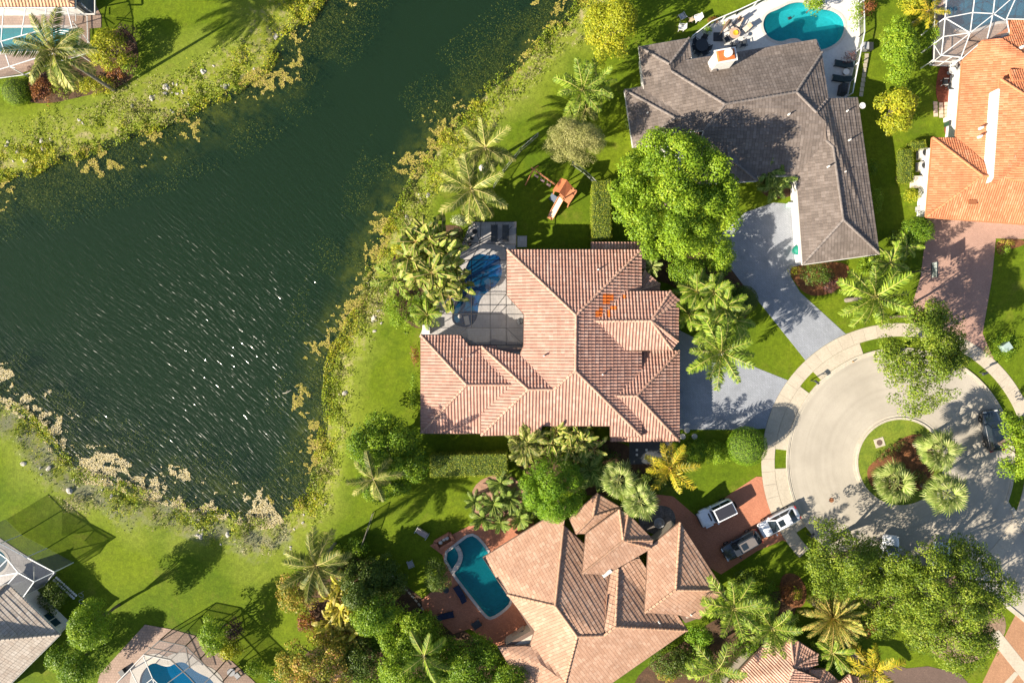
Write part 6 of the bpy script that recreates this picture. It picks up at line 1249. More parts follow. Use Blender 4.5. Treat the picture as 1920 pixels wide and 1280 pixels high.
# ------------------------------------------------------------------ furniture and small things
def at(o, px, py, z=0.0, rz=0.0):
    p = W(px, py, z); o.location = (p.x, p.y, z); o.rotation_euler = (0, 0, R(rz)); return o
DK = paint('dark_metal', (.025, .028, .032), .5, .1); CRM = pmat('cream_cushion', (.55, .47, .40), (.50, .43, .37), 3, .9); TNC = pmat('tan_cushion', (.36, .25, .18), None, 3, .9); NAVY = pmat('navy_cushion', (.018, .026, .06), (.012, .018, .045), 3, .85)
CHAR = pmat('charcoal_fabric', (.045, .05, .058), None, 3, .9); GREYP = paint('grey_plastic', (.32, .32, .33), .6, 0); WHP = paint('white_plastic', (.62, .61, .58), .5, .1); WOOD = pmat('teak', (.34, .20, .11), (.26, .15, .08), 6, .7)
def chair(label, px, py, rz, frame, seat, z=.05, back=None, group=None, arms=True, cat='chair', name='garden_chair'):
    t = thing(name, label, cat, (0, 0, 0), group)
    MB().box((0, 0, .36), (.60, .58, .10)).build('seat', seat, t); MB().add([(-.26, -.29, .44), (-.26, .29, .44), (-.44, .29, .95), (-.44, -.29, .95), (-.33, -.29, .44), (-.33, .29, .44), (-.51, .29, .95), (-.51, -.29, .95)], [(0, 1, 2, 3), (7, 6, 5, 4), (0, 3, 7, 4), (1, 5, 6, 2), (2, 6, 7, 3), (0, 4, 5, 1)]).build('backrest', back or seat, t)
    for x in (-.27, .27):
        for y in (-.28, .28): MB().box((x, y, 0), (.05, .05, .38)).build('leg', frame, t)
    if arms:
        for y in (-.34, .34): MB().box((0, y, .58), (.60, .07, .04)).bar((.26, y, 0), (.26, y, .6), .045).build('armrest', frame, t)
    return at(t, px, py, z, rz)
def rtable(label, px, py, r, top, leg, z=.05, h=.72, name='round_table', cat='table', bowl=None, group=None):
    t = thing(name, label, cat, (0, 0, 0), group); MB().lathe((0, 0, h - .05), [(r * .96, 0), (r, .015), (r, .04), (r * .97, .055)], 24).build('tabletop', top, t)
    MB().lathe((0, 0, 0), [(r * .5, 0), (r * .45, .04), (.06, .08), (.05, h - .05)], 14).build('pedestal', leg, t)
    if bowl: MB().lathe((.05, -.02, h), [(.18, 0), (.30, .08), (.30, .11), (.1, .06)], 14).build('bowl', bowl, t)
    return at(t, px, py, z)
def lounger(label, px, py, rz, fab, frame, z=.05, up=.45, group=None, Ln=1.95):
    t = thing('sun_lounger', label, 'sun lounger', (0, 0, 0), group); a = .15
    MB().box((.30, 0, .30), (Ln * .62, .66, .10)).build('mattress', fab, t); MB().add([(-.32, -.33, .30), (-.32, .33, .30), (-.98, .33, .30 + up), (-.98, -.33, .30 + up), (-.32, -.33, .40), (-.32, .33, .40), (-1.0, .33, .40 + up), (-1.0, -.33, .40 + up)], [(3, 2, 1, 0), (4, 5, 6, 7), (0, 1, 5, 4), (2, 3, 7, 6), (1, 2, 6, 5), (3, 0, 4, 7)]).build('backrest', fab, t)
    MB().box((0, -.34, .24), (Ln, .05, .07)).box((0, .34, .24), (Ln, .05, .07)).build('frame', frame, t)
    for x in (-.8, .85):
        for y in (-.32, .32): MB().box((x, y, 0), (.05, .05, .25)).build('leg', frame, t)
    return at(t, px, py, z, rz)
# the white deck of the grey roofed house
rtable('dark round dining table in the shaded corner of the white deck', 1313, 90, .72, DK, DK)
for i, (dx, dy) in enumerate(((-9, -7), (4, -11), (10, 3), (6, 11), (-6, 11), (-11, 2))):
    a = math.degrees(math.atan2(dy, -dx)); chair(('upper left', 'top', 'right hand', 'lower right', 'lower left', 'left hand')[i] + ' dark chair around the round dining table on the white deck', 1313 + dx, 90 + dy, a, DK, CHAR, group='dark chairs around the dining table', name='dining_chair')
t = thing('garden_parasol', 'closed brown parasol leaning over its dark square base on the white deck', 'parasol', (0, 0, 0))
MB().box((0, 0, 0), (1.0, .95, .14)).build('base', DK, t); MB().tube([(0, 0, .1), (.25, .35, 1.5), (.5, .75, 2.6)], .04).build('pole', DK, t); MB().tube([(.1, .15, .9), (.28, .42, 1.5), (.5, .75, 2.5), (.52, .78, 2.62)], [.09, .17, .12, .03], 10).build('canopy', pmat('brown_canvas', (.13, .085, .06), None, 3, .9), t); at(t, 1346, 70, .05)
rtable('tan round fire table with a yellow bowl on the white deck', 1375, 66, .62, pmat('tan_stone', (.44, .31, .23), (.36, .25, .19), 3, .8), TNC, h=.55, bowl=paint('yellow_bowl', (.62, .36, .02), .4, .2), name='fire_table')
chair('cream armchair above the fire table, tan back toward the fence', 1382, 47, -115, DK, CRM, back=TNC, name='armchair')
chair('cream armchair between the fire table and the kidney pool', 1397, 57, -140, DK, CRM, back=TNC, name='armchair')
chair('dark framed armchair beside the closed parasol', 1367, 53, -60, DK, CRM, back=CHAR, name='armchair')
chair('black patio chair under the chimney, nearer the chimney', 1373, 88, 80, DK, CHAR, name='patio_chair'); chair('black patio chair right of the other, below the fire table', 1391, 85, 100, DK, CHAR, name='patio_chair'); chair('black patio chair beside the chimney cap', 1360, 77, 30, DK, CHAR, name='patio_chair')
rtable('tiny round side table right of the fire table', 1395, 71, .22, GREYP, DK, h=.5, name='side_table')
tree('potted_plant', 'green potted plant by the bend of the white pool fence', 1327, 57, 9, 8, .4, 1.3, 10, .3, .16, 30, 'green', 301, cat='plant', trunk=False)
tree('flower_pot', 'orange flowers outside the white pool fence', 1338, 37, 13, 6, .1, .7, 12, .28, .14, 30, 'red', 302, cat='flowers', trunk=False)
tree('flower_pot', 'yellow plant at the tip of the closed parasol', 1360, 46, 5, 6, .3, 1.1, 6, .25, .14, 30, 'yellow', 303, cat='plant', trunk=False)
chair('grey garden chair in the tree shade on the lawn above the grey roof', 1277, 34, 120, GREYP, GREYP, z=0); chair('white garden chair beside the star shaped stool on the lawn', 1306, 38, 200, WHP, WHP, z=0); chair('white garden chair standing alone nearest the grey roof', 1276, 55, 175, WHP, WHP, z=0)
t = thing('garden_stool', 'low star shaped beige stool between the garden chairs', 'stool', (0, 0, 0)); mb = MB(); st = [(.42 * (1 if k % 2 == 0 else .5) * math.cos(k * PI / 5), .42 * (1 if k % 2 == 0 else .5) * math.sin(k * PI / 5)) for k in range(10)]; mb.slab(st, .32, .40); mb.build('seat', pmat('beige_wood', (.50, .38, .24), None, 3), t)
for k in range(3): MB().bar((.2 * math.cos(k * 2.09), .2 * math.sin(k * 2.09), 0), (.1 * math.cos(k * 2.09), .1 * math.sin(k * 2.09), .33), .05).build('leg', WOOD, t)
at(t, 1295, 40, 0)
SLT = pmat('slate_fabric', (.03, .05, .055), None, 3, .9)
lounger('upper dark lounger on the white deck east of the grey roof', 1578, 123, 168, SLT, DK, group='dark loungers on the white deck'); lounger('lower dark lounger on the white deck east of the grey roof', 1574, 150, 170, SLT, DK, group='dark loungers on the white deck')
rtable('round white side table between the two dark loungers', 1583, 138, .36, WHP, DK, h=.5, name='side_table')
t = thing('barbecue', 'black covered barbecue in the corner of the white deck', 'barbecue', (0, 0, 0)); MB().box((0, 0, 0), (1.2, .8, .85), taper=.9).build('cabinet', DK, t); mb = MB(); mb.tube([(-.5, 0, .85), (.5, 0, .85)], .34, 12); mb.build('hood', CHAR, t, True); at(t, 1577, 171, .05, 80)
t = thing('satellite_dish', 'white satellite dish at the roof corner by the garden strip', 'satellite dish', (0, 0, 0)); mb = MB(); mb.lathe((0, 0, 0), [(.02, 0), (.16, .03), (.28, .09), (.34, .15), (.33, .16), (.2, .06)], 18); mb.build('dish', WHP, t, True); MB().tube([(0, 0, -.5), (0, 0, 0)], .03).build('mast', GREYP, t); MB().tube([(0, -.3, .1), (0, 0, .45)], .015).build('arm', GREYP, t); at(t, 1616, 199, 3.3)
t = thing('utility_box', 'white utility box with dark lid outside the east pool fence', 'box', (0, 0, 0)); MB().box((-.25, 0, 0), (.6, .75, .8)).build('cabinet', GREYP, t); MB().box((.32, 0, 0), (.5, .8, .72)).build('cover', DK, t); at(t, 1622, 91, 0)
mbp = thing('stone_path', 'narrow concrete slab path outside the east pool fence', 'path', tuple(W(1625, 100)))
for k in range(9): p = W(1625 - k * 1.3, 105 + k * 9, 0); MB().box((p.x, p.y, -.03), (.42, .48, .07), rs.uniform(-.1, .1), r=rs.random()).build('slab', CONC, mbp)
t = thing('pool_float', 'small dark pool cleaner floating in the kidney pool', 'pool cleaner', (0, 0, 0)); MB().box((0, 0, -.07), (.42, .32, .12), .4, taper=.8).build('body', DK, t); MB().tube([(.1, 0, 0), (.35, .1, .02), (.5, .3, -.02)], .03).build('hose', DK, t); at(t, 1481, 34, -.02)
for a, b, l in ((1492, 470, 'large green dome topped bin beside the grey garage door'), ):
    t = thing('garden_bin', l, 'bin', (0, 0, 0)); MB().lathe((0, 0, 0), [(.45, 0), (.55, .75), (.6, .82), (.52, 1.0), (.3, 1.12), (.05, 1.16)], 20).build('body', paint('bin_green', (.01, .17, .12), .4, .2), t); MB().lathe((0, 0, .78), [(.58, 0), (.63, .02), (.63, .06), (.58, .08)], 20).build('rim', paint('bin_dark', (.01, .09, .07), .4, .2), t); at(t, a, b)
t = thing('meter_box', 'pale green box at the upper end of the grey garage wall', 'box', (0, 0, 0)); MB().box((0, 0, 0), (.55, .45, .7)).build('cabinet', paint('mint', (.30, .46, .38), .5, 0), t); MB().box((0, 0, .7), (.60, .50, .05)).build('lid', WHP, t); at(t, 1478, 386)
# swing set
PLAY = pmat('cedar_red', (.46, .145, .06), (.38, .11, .045), 4, .7, .2, 20, .15, 12); PLAYL = pmat('cedar_light', (.52, .22, .10), (.46, .18, .085), 4, .7)
p0 = W(1052, 352, 0); sw = thing('swing_set', 'red wooden swing set with roofed tower, three swings and a slide', 'swing set', (p0.x, p0.y, 0))
zt, zr = 2.9, 3.5
def quad(a, b, c, d_, th=.06):
    pts = [W(*q) for q in (a, b, c, d_)]; return MB().add(pts + [q - Vector((0, 0, th)) for q in pts], [(0, 1, 2, 3), (7, 6, 5, 4)] + [(i, i + 4, (i + 1) % 4 + 4, (i + 1) % 4) for i in range(4)])
ro = quad((1051.5, 333.7, zt), (1063, 337.5, zr), (1048.5, 361, zr), (1036, 357, zt)).build('roof_panel', PLAY, sw); quad((1063, 337.5, zr), (1073, 350, zt), (1059, 370, zt), (1048.5, 361, zr)).build('roof_panel', PLAY, sw)
quad((1062, 343, 1.5), (1083, 358, 1.5), (1067, 383, 1.5), (1047, 368, 1.5), .1).build('deck', PLAYL, sw)
for a, b, h in ((1052, 338, zt), (1039, 358, zt), (1071, 350, zt), (1056, 369, zt), (1081, 358, 2.2), (1067, 381, 2.2)): q = W(a, b, h); MB().bar((q.x, q.y, 0), (q.x, q.y, h), .11).build('post', PLAYL, sw)
for a, b in (((1081, 358), (1067, 381)), ((1071, 350), (1081, 358)), ((1056, 369), (1067, 381))): MB().bar(W(*a, 2.2), W(*b, 2.2), .08).build('rail', PLAYL, sw)
bA, bB = W(996, 314, 2.7), W(1041, 346, 2.7); MB().bar(bA, bB, .13, .16).build('beam', PLAYL, sw)
for a, b in (((999.5, 318, 2.7), (985, 347, 0)), ((1000, 318, 2.7), (1009, 311, 0.))): MB().bar(W(*a), W(*b), .11).build('leg', PLAYL, sw)
MB().bar(W(994, 330, 1.3), W(1003, 315, 1.3), .08).build('leg_brace', PLAYL, sw)
for f_ in (.24, .50, .76):
    q = bA.lerp(bB, f_); e = (bB - bA).normalized(); s_ = MB().box((q.x, q.y, .55), (.50, .2, .05), math.atan2(e.y, e.x)); so = s_.build('swing_seat', paint('pink_plastic', (.55, .33, .30), .5, .1), sw)
    for k in (-.22, .22): MB().bar(q + e * k, (q.x + e.x * k, q.y + e.y * k, .6), .02).build('chain', GREYP, so)
sa, sb = W(1052, 371, 1.5), W(1033, 406, .35); sd = Vector((sb.y - sa.y, -(sb.x - sa.x), 0)).normalized() * .33
SLD = paint('slide_cream', (.66, .50, .33), .35, .3)
MB().add([sa - sd, sa + sd, sb + sd, sb - sd] + [v - Vector((0, 0, .05)) for v in (sa - sd, sa + sd, sb + sd, sb - sd)], [(0, 1, 2, 3), (7, 6, 5, 4), (0, 4, 5, 1), (2, 6, 7, 3)]).build('slide', SLD, sw)
for s in (-1, 1): MB().bar(sa + sd * s + Vector((0, 0, .08)), sb + sd * s + Vector((0, 0, .08)), .06, .2).build('slide_rail', PLAYL, sw)
e1 = sb + (sb - sa).normalized() * .35; e1.z = .3; MB().add([sb - sd, sb + sd, e1 + sd, e1 - sd], [(0, 1, 2, 3)]).build('slide_end', PLAYL, sw)
ca, cb = W(1040, 366, 1.4), W(1034, 377, .0); cd_ = Vector((cb.y - ca.y, -(cb.x - ca.x), 0)).normalized() * .38; wl = MB().add([ca - cd_, ca + cd_, cb + cd_, cb - cd_], [(0, 1, 2, 3)]).build('climbing_wall', paint('slate_blue', (.07, .09, .13), .6, 0), sw)
for k in range(1, 5): q = ca.lerp(cb, k / 5) + Vector((0, 0, .04)); MB().bar(q - cd_, q + cd_, .06).build('rung', paint('slate_light', (.14, .17, .22), .6, 0), wl)
# things on the dark cage deck
lounger('left dark lounger at the top of the dark cage', 927, 438, 90, CHAR, DK, up=.05, group='dark loungers in the dark cage', Ln=2.0); lounger('right dark lounger at the top of the dark cage', 948, 438, 90, CHAR, DK, up=.05, group='dark loungers in the dark cage', Ln=2.0)
for a, b, r_, l in ((891, 435, .30, 'largest dark pot on the dark cage deck'), (885, 448, .22, 'smaller grey pot, middle of three in the dark cage'), (881, 458, .30, 'lowest of the three dark pots in the dark cage')):
    t = thing('planter_pot', l, 'pot', (0, 0, 0)); MB().lathe((0, 0, 0), [(r_ * .7, 0), (r_, .3), (r_, .5), (r_ * .85, .5), (r_ * .8, .42)], 16).build('bowl', CHAR, t); MB().lathe((0, 0, .40), [(r_ * .8, 0), (r_ * .5, .04)], 14).build('soil', pmat('soil', (.03, .022, .016)), t); at(t, a, b, .05)
t = thing('door_pad', 'pale square pad with a low frame outside the dark cage door', 'pad', (0, 0, 0)); MB().box((0, 0, 0), (1.05, 1.15, .08)).build('slab', DECKG, t); MB().box((0, .6, 0), (1.1, .05, .12)).box((0, -.6, 0), (1.1, .05, .12)).build('edging', GREYP, t); at(t, 979, 453)
t = thing('wall_lamp_box', 'white box on the corner of the dark cage beside the lake wall', 'box', (0, 0, 0)); MB().box((0, 0, 0), (.75, .95, 1.0)).build('cabinet', WHP, t); MB().box((0, 0, 1.0), (.8, 1.0, .05)).build('lid', WHP, t); at(t, 801, 618, .05)
t = thing('gas_grill', 'round grill lid at the house wall inside the dark cage', 'grill', (0, 0, 0)); MB().lathe((0, 0, .3), [(.2, 0), (.36, .2), (.38, .3), (.3, .42), (.05, .48)], 16).build('kettle', CHAR, t); MB().bar((-.2, 0, 0), (-.1, 0, .35), .05).bar((.2, 0, 0), (.1, 0, .35), .05).build('leg', DK, t); at(t, 976, 602, .05)
t = thing('pool_slab', 'pair of pale slabs and a round stone at the shallow end of the deep blue pool', 'pool ledge', (0, 0, 0)); MB().box((.55, -.1, -.05), (.55, 1.0, .04), .2).build('slab', COPW, t); MB().lathe((-.25, .35, -.05), [(.22, 0), (.22, .04), (.1, .05)], 14).build('stone', COPW, t); at(t, 866, 599, -.02)
# round stones and pale squares by the main house entry
for a, b, l in ((1288, 806, 'upper pale round stone at the end of the main drive'), (1280, 818, 'left pale round stone nearest the pink tiled house'), (1302, 818, 'right pale round stone beside the hedge at the main drive')):
    t = thing('round_stone', l, 'stepping stone', (0, 0, 0), 'round stones at the main drive'); MB().lathe((0, 0, 0), [(.32, 0), (.33, .05), (.30, .07), (.02, .075)], 20).build('disc', COPW, t); at(t, a, b)
sheet('entry_patio', [(1180, 826), (1260, 826), (1262, 868), (1180, 870)], .028, pmat('dark_slate', (.055, .06, .068), (.04, .045, .05), 1.5, .6))
for a, b, l in ((1194, 843, 'upper left small white square on the dark entry patio'), (1212, 843, 'right small white square on the dark entry patio'), (1194, 852, 'lower small white square on the dark entry patio')):
    t = thing('patio_tile', l, 'tile', (0, 0, 0), 'white squares on the entry patio'); MB().box((0, 0, .02), (.24, .24, .05)).build('tile', WHP, t); at(t, a, b, .02)
t = thing('garden_bench', 'white bench against the front wall of the pink tiled house', 'bench', (0, 0, 0)); MB().box((0, 0, .4), (1.3, .5, .07)).build('seat', WHP, t); MB().box((0, .25, .45), (1.3, .06, .5)).build('backrest', WOOD, t)
for x in (-.55, .55): MB().box((x, 0, 0), (.07, .45, .4)).build('leg', WOOD, t)
at(t, 1000, 812)
# the brick deck and lawn of the tan roofed house
lounger('dark navy lounger along the rectangular pool', 863, 1110, 122, NAVY, DK, group='navy loungers on the brick deck'); lounger('dark navy lounger by the trees on the brick deck', 836, 1152, 12, NAVY, DK, group='navy loungers on the brick deck')
t = thing('bench_swing', 'pale double garden seat on the lawn left of the brick deck', 'garden seat', (0, 0, 0)); MB().box((0, 0, .36), (1.25, .6, .08)).build('frame', GREYP, t)
for s in (-1, 1):
    MB().box((s * .32, .02, .44), (.58, .55, .10)).build('cushion', pmat('mauve_cushion', (.36, .30, .29), None, 3), t); MB().box((s * .32, .34, .46), (.58, .12, .45)).build('backrest', pmat('mauve_cushion', (.36, .30, .29)), t); MB().box((s * .72, -.05, 0), (.08, .75, .58)).build('armrest', GREYP, t)
at(t, 792, 997, 0, -32); chair('grey reclining garden chair alone on the shaded lawn', 770, 1055, 200, GREYP, GREYP, z=0)
mb = MB(); arcp = [(856, 1023), (862, 1033), (864, 1042), (862, 1052), (857, 1061), (849, 1071)]; t = thing('spa_wall', 'curved pale spa wall in the corner of the rectangular pool', 'spa wall', tuple(W(857, 1045)))
for a, b in zip(arcp, arcp[1:]): mb.bar(W(*a, .02), W(*b, .02), .5, .22)
mb.build('wall', COPW, t); MB().poly([W(*q) for q in [(836, 1041), (856, 1024), (862, 1034), (863, 1043), (861, 1053), (850, 1069)]], -.35).build('floor', MATS['teal_plaster'], t)
t = thing('raised_planter', 'raised brick planter with pale stones at the pool corner', 'planter', tuple(W(832, 1010))); q = [W(*p) for p in ((815, 1014), (843, 998), (852, 1011), (824, 1028))]
for a, b in zip(q, q[1:] + q[:1]): MB().bar(a + Vector((0, 0, .25)), b + Vector((0, 0, .25)), .28, .55).build('wall', BRICK, t)
MB().poly(q, .3).build('soil', MULCH, t)
for a, b in ((826, 1016), (832, 1010), (838, 1008)): p = W(a, b, .3); MB().lathe((p.x, p.y, .28), [(.2, 0), (.24, .1), (.16, .2), (.03, .24)], 9).build('stone', COPW, t)
t = thing('fire_bowl', 'small terracotta pot of bright orange on the brick deck edge', 'pot', (0, 0, 0)); MB().lathe((0, 0, 0), [(.16, 0), (.24, .3), (.2, .3), (.18, .25)], 14).build('pot', pmat('terracotta', (.55, .16, .05)), t); tf = MB().lathe((0, 0, .24), [(.18, 0), (.05, .12)], 10).build('plant', LF['red'], t); at(t, 801, 1143, .05)  # plain orange clay pot with a red-leaved plant
t = thing('patio_table', 'dark square table on the brick deck at the lower tree', 'table', (0, 0, 0)); MB().box((0, 0, .68), (1.0, .8, .05)).build('tabletop', CHAR, t)
for x in (-.42, .42):
    for y in (-.32, .32): MB().box((x, y, 0), (.05, .05, .68)).build('leg', DK, t)
at(t, 894, 1166, .05, 35)
t = thing('outdoor_kitchen', 'cream counter with black grill under the tan roof edge', 'grill counter', (0, 0, 0)); MB().box((0, 0, 0), (2.6, .9, .95)).build('counter', pmat('cream_stone', (.50, .37, .27), None, 2), t); MB().box((.75, 0, .95), (.9, .7, .2), taper=.9).build('grill', DK, t); MB().box((-.5, 0, .95), (.25, .25, .04)).build('tap_plate', DK, t); MB().box((0, -.5, .9), (2.6, .06, .08)).build('trim', WHP, t); at(t, 968, 1190, .05, 35)
t = thing('edging_stone', 'row of pale edging stones curving between lawn and dark trees', 'edging', tuple(W(702, 1052)))
for k in range(16): a, b = 702 + k * 6.0, 1052 + k * 4.0 + (k / 15) ** 2 * 28; p = W(a, b); MB().box((p.x, p.y, -.02), (.38, .18, .12), rs.uniform(-1.0, -.3), r=rs.random()).build('stone', CONC, t)
rtable('dark tray table in the shade beside the brick deck topiary', 837, 1103, .35, CHAR, DK, h=.5, name='side_table')
t = thing('garden_fountain', 'round stone fountain in the entry gravel of the tan house', 'fountain', (0, 0, 0)); MB().lathe((0, 0, 0), [(.55, 0), (.6, .3), (.5, .3), (.46, .18)], 20).build('basin', GREYP, t); MB().lathe((0, 0, .1), [(.1, 0), (.08, .5), (.25, .55), (.22, .6)], 14).build('bowl', GREYP, t); at(t, 1235, 979)
# orange house side yard
def ac(label, px, py, r):
    t = thing('air_conditioner', label, 'air conditioner', (0, 0, 0), 'air conditioners of the orange house'); c = paint('ac_beige', (.46, .44, .40), .5, 0); MB().box((0, 0, 0), (r * 2, r * 2, .85)).build('cabinet', c, t); MB().lathe((0, 0, .85), [(r * .92, 0), (r * .92, .05), (r * .8, .06), (r * .8, .0)], 20).build('fan_ring', GREYP, t); mb = MB()
    for k in range(4): mb.box((.0, .0, .87), (r * 1.5, .10, .02), k * PI / 4)
    mb.build('fan_guard', DK, t); MB().box((0, 0, -.02), (r * 2.4, r * 2.4, .08)).build('pad', CONC, t); at(t, px, py)
ac('upper, larger air conditioner inside the low lime hedge', 1728, 290, .52); ac('lower air conditioner with a dark fan inside the low lime hedge', 1725, 314, .42)
def box(name, label, cat, px, py, size, mat, lidmat, rz=0): t = thing(name, label, cat, (0, 0, 0)); MB().box((0, 0, 0), (size[0], size[1], size[2])).build('cabinet', mat, t); MB().box((0, 0, size[2]), (size[0] + .06, size[1] + .06, .05)).build('lid', lidmat, t); return at(t, px, py, 0, rz)
BEI = paint('beige_box', (.55, .49, .40), .6, 0)
box('storage_box', 'large cream storage box below the air conditioners', 'storage box', 1714, 343, (1.0, 1.15, .7), BEI, BEI); box('storage_box', 'small white box beside the cream storage box', 'storage box', 1728, 345, (.5, .85, .9), WHP, WHP)
box('pump_box', 'grey pump box at the lower end of the orange house wall', 'pump', 1722, 393, (.7, .55, .6), GREYP, GREYP); box('meter_cabinet', 'white meter cabinet above the grey pump box', 'cabinet', 1724, 382, (.5, .5, .8), WHP, WHP)
box('wheelie_bin', 'dark green bin by the stepping stones of the orange house', 'bin', 1774, 235, (.45, .45, .9), paint('bin2', (.02, .05, .03), .5, .1), DK); box('wheelie_bin', 'white bin above the dark green bin', 'bin', 1773, 226, (.5, .45, .8), WHP, WHP); box('wheelie_bin', 'grey white bin in the wall corner below the dark green bin', 'bin', 1780, 253, (.5, .5, .9), GREYP, WHP)
for cx_, n_, y0, cl in ((1753.5, 4, 194, 'left'), (1764, 4, 196, 'middle'), (1774, 5, 195, 'right')):
    for k in range(n_):
        lb = ('topmost', 'second from the top', 'third from the top', 'fourth from the top', 'lowest, fifth from the top')[k]
        t = thing('paving_stone', 'pale square stone, ' + lb + ' in the ' + cl + ' row by the orange house', 'paving stone', (0, 0, 0), 'square paving stones beside the orange house'); MB().box((0, 0, 0), (.46, .40, .06), taper=.97).build('slab', pmat('peach_stone', (.52, .38, .30), None, 3), t); at(t, cx_ + k * .3, y0 + k * 7.2, 0, rs.uniform(-6, 6))
rtable('ornate white garden table against the orange house wall', 1779, 137, .42, WHP, GREYP, name='garden_table')
chair('ornate white chair above the garden table of the orange house', 1782, 126, -90, GREYP, WHP, z=.03); chair('pale chair left of the dark seat by the orange house wall', 1768, 157, 0, WHP, CHAR, z=.03); chair('dark chair nearest the orange house wall', 1788, 155, 180, DK, CHAR, z=.03); chair('dark chair below the pale one by the orange house wall', 1778, 165, 90, DK, CHAR, z=.03)
t = thing('drain_cover', 'round ringed drain cover in the shaded grass strip', 'drain cover', (0, 0, 0)); MB().lathe((0, 0, 0), [(.33, 0), (.33, .05), (.2, .055)], 20).build('ring', pmat('drain_brown', (.14, .09, .07)), t); MB().lathe((0, 0, .02), [(.17, 0), (.16, .06), (.02, .07)], 14).build('lid', GREYP, t); at(t, 1684, 335)
t = thing('planter_pot', 'white urn leaning at the wall of the orange house', 'pot', (0, 0, 0)); MB().lathe((0, 0, 0), [(.12, 0), (.2, .5), (.3, .8), (.32, .85)], 14).build('bowl', WHP, t); at(t, 1730, 362)
# basketball hoop
p = W(1706, 511); hp = thing('basketball_hoop', 'basketball hoop on a dark pole beside the pink drive', 'basketball hoop', (p.x, p.y, 0)); MB().bar((p.x, p.y, 0), (p.x + .05, p.y, 2.5), .15).build('pole', DK, hp)
for s in (-.16, .16): MB().bar((p.x, p.y + s, 2.35), (p.x + .85, p.y + s, 2.95), .06).bar((p.x, p.y + s, 1.8), (p.x + .85, p.y + s, 2.65), .05).build('arm', DK, hp)
bo = MB().box((p.x + .95, p.y, 2.55), (.05, 1.6, 1.0)).build('backboard', paint('board', (.30, .33, .32), .3, .3), hp); MB().box((p.x + .92, p.y, 2.5), (.10, 1.66, .06)).box((p.x + .92, p.y, 3.5), (.10, 1.66, .06)).build('board_frame', DK, bo)
mb = MB(); mb.tube([(p.x + 1.2 + .23 * math.cos(a), p.y + .23 * math.sin(a), 2.75) for a in np.linspace(0, 2 * PI, 17)], .02, 5); mb.build('rim', paint('rim_orange', (.5, .1, .02), .4, .2), hp)
# street things
def mailbox(label, px, py, rz):
    t = thing('mailbox', label, 'mailbox', (0, 0, 0), 'black mailboxes on posts'); MB().box((0, 0, 0), (.09, .09, 1.15)).build('post', DK, t); mb = MB(); mb.tube([(-.1, 0, 1.25), (.45, 0, 1.25)], .13, 12); mb.build('letter_box', DK, t); MB().box((.46, 0, 1.12), (.02, .24, .24)).build('flap', CHAR, t); MB().bar((0, 0, .85), (.3, 0, 1.1), .05).build('bracket', DK, t); at(t, px, py, 0, rz)
mailbox('black mailbox on the small grass triangle between the two drives', 1520, 713, -38); mailbox('black mailbox on the verge right of the overhanging oak', 1836, 698, 200); mailbox('black mailbox by the grass patch near the white saloon', 1513, 1000, 60)
t = thing('manhole_cover', 'small rusty manhole cover in the concrete near the white saloon', 'manhole cover', (0, 0, 0)); MB().lathe((0, 0, 0), [(.27, 0), (.27, .012), (.22, .018)], 20).build('frame', pmat('rust', (.20, .075, .03)), t); MB().lathe((0, 0, .01), [(.21, 0), (.20, .012)], 18).build('lid', pmat('rust_light', (.28, .11, .045)), t); at(t, 1559, 937, .015)
t = thing('storm_drain', 'square concrete drain with a dark grate on the island lawn', 'drain', (0, 0, 0)); MB().box((0, 0, .08), (1.1, 1.0, .06), .3).build('frame', CONC, t); MB().lathe((0, 0, .13), [(.34, 0), (.33, .02)], 18).build('grate', pmat('grate_brown', (.12, .08, .06)), t); at(t, 1648, 829, .0)
t = thing('utility_box', 'pale green transformer box among ring shrubs by the pavement', 'box', (0, 0, 0)); MB().box((0, 0, 0), (.85, .8, .75)).build('cabinet', paint('transformer', (.22, .30, .27), .5, .1), t); MB().box((0, 0, .75), (.9, .85, .06)).build('lid', paint('transformer2', (.30, .38, .35), .5, .1), t); at(t, 1880, 650, 0, 35)
t = thing('hydrant_marker', 'tiny orange marker post on the gutter of the grey drive apron', 'marker post', (0, 0, 0)); MB().lathe((0, 0, 0), [(.07, 0), (.06, .35), (.02, .4)], 10).build('post', paint('marker', (.40, .20, .08), .5, 0), t); MB().lathe((0, 0, .0), [(.12, 0), (.12, .03)], 10).build('base', GREYP, t); at(t, 1598, 678, .05)
# lower left
t = thing('stone_path', 'double row of white stones at the corner of the white cage', 'path', tuple(W(105, 1085)))
for k in range(12):
    for s in (-1, 1): p = W(104 + k * 3.3 + s * 2.2, 1085 + k * 3.0 - s * 2.4); MB().lathe((p.x, p.y, -.03), [(.14, 0), (.15, .08), (.1, .13), (.02, .14)], 7, r=rs.random()).build('stone', WHITEST, t)
for a, b, l in ((157, 1112, 'upper wire hoop by the shrub below the white stones'), (158, 1124, 'lower wire hoop by the shrub below the white stones')):
    t = thing('wire_hoop', l, 'plant hoop', (0, 0, 0), 'wire hoops at the lower lawn'); mb = MB(); mb.tube([(.26 * math.cos(q), .26 * math.sin(q), .5 + .1 * math.sin(q)) for q in np.linspace(0, 2 * PI, 17)], .022, 5); mb.build('ring', GREYP, t); MB().bar((0, .26, 0), (0, .26, .55), .03).build('stake', GREYP, t); at(t, a, b)
box('filter_box', 'black pump box at the edge of the pink pool terrace', 'pump', 234, 1256, (.5, .6, .6), DK, DK, 35); box('filter_box', 'white cooler inside the white cage at the left edge', 'cooler', 33, 1103, (.6, .5, .5), WHP, WHP, -40)
chair('iron scroll chair at the right corner of the pink pool terrace', 448, 1262, 220, DK, GREYP); rtable('thin iron table left of the scroll chair on the pool terrace', 438, 1254, .45, GREYP, DK)
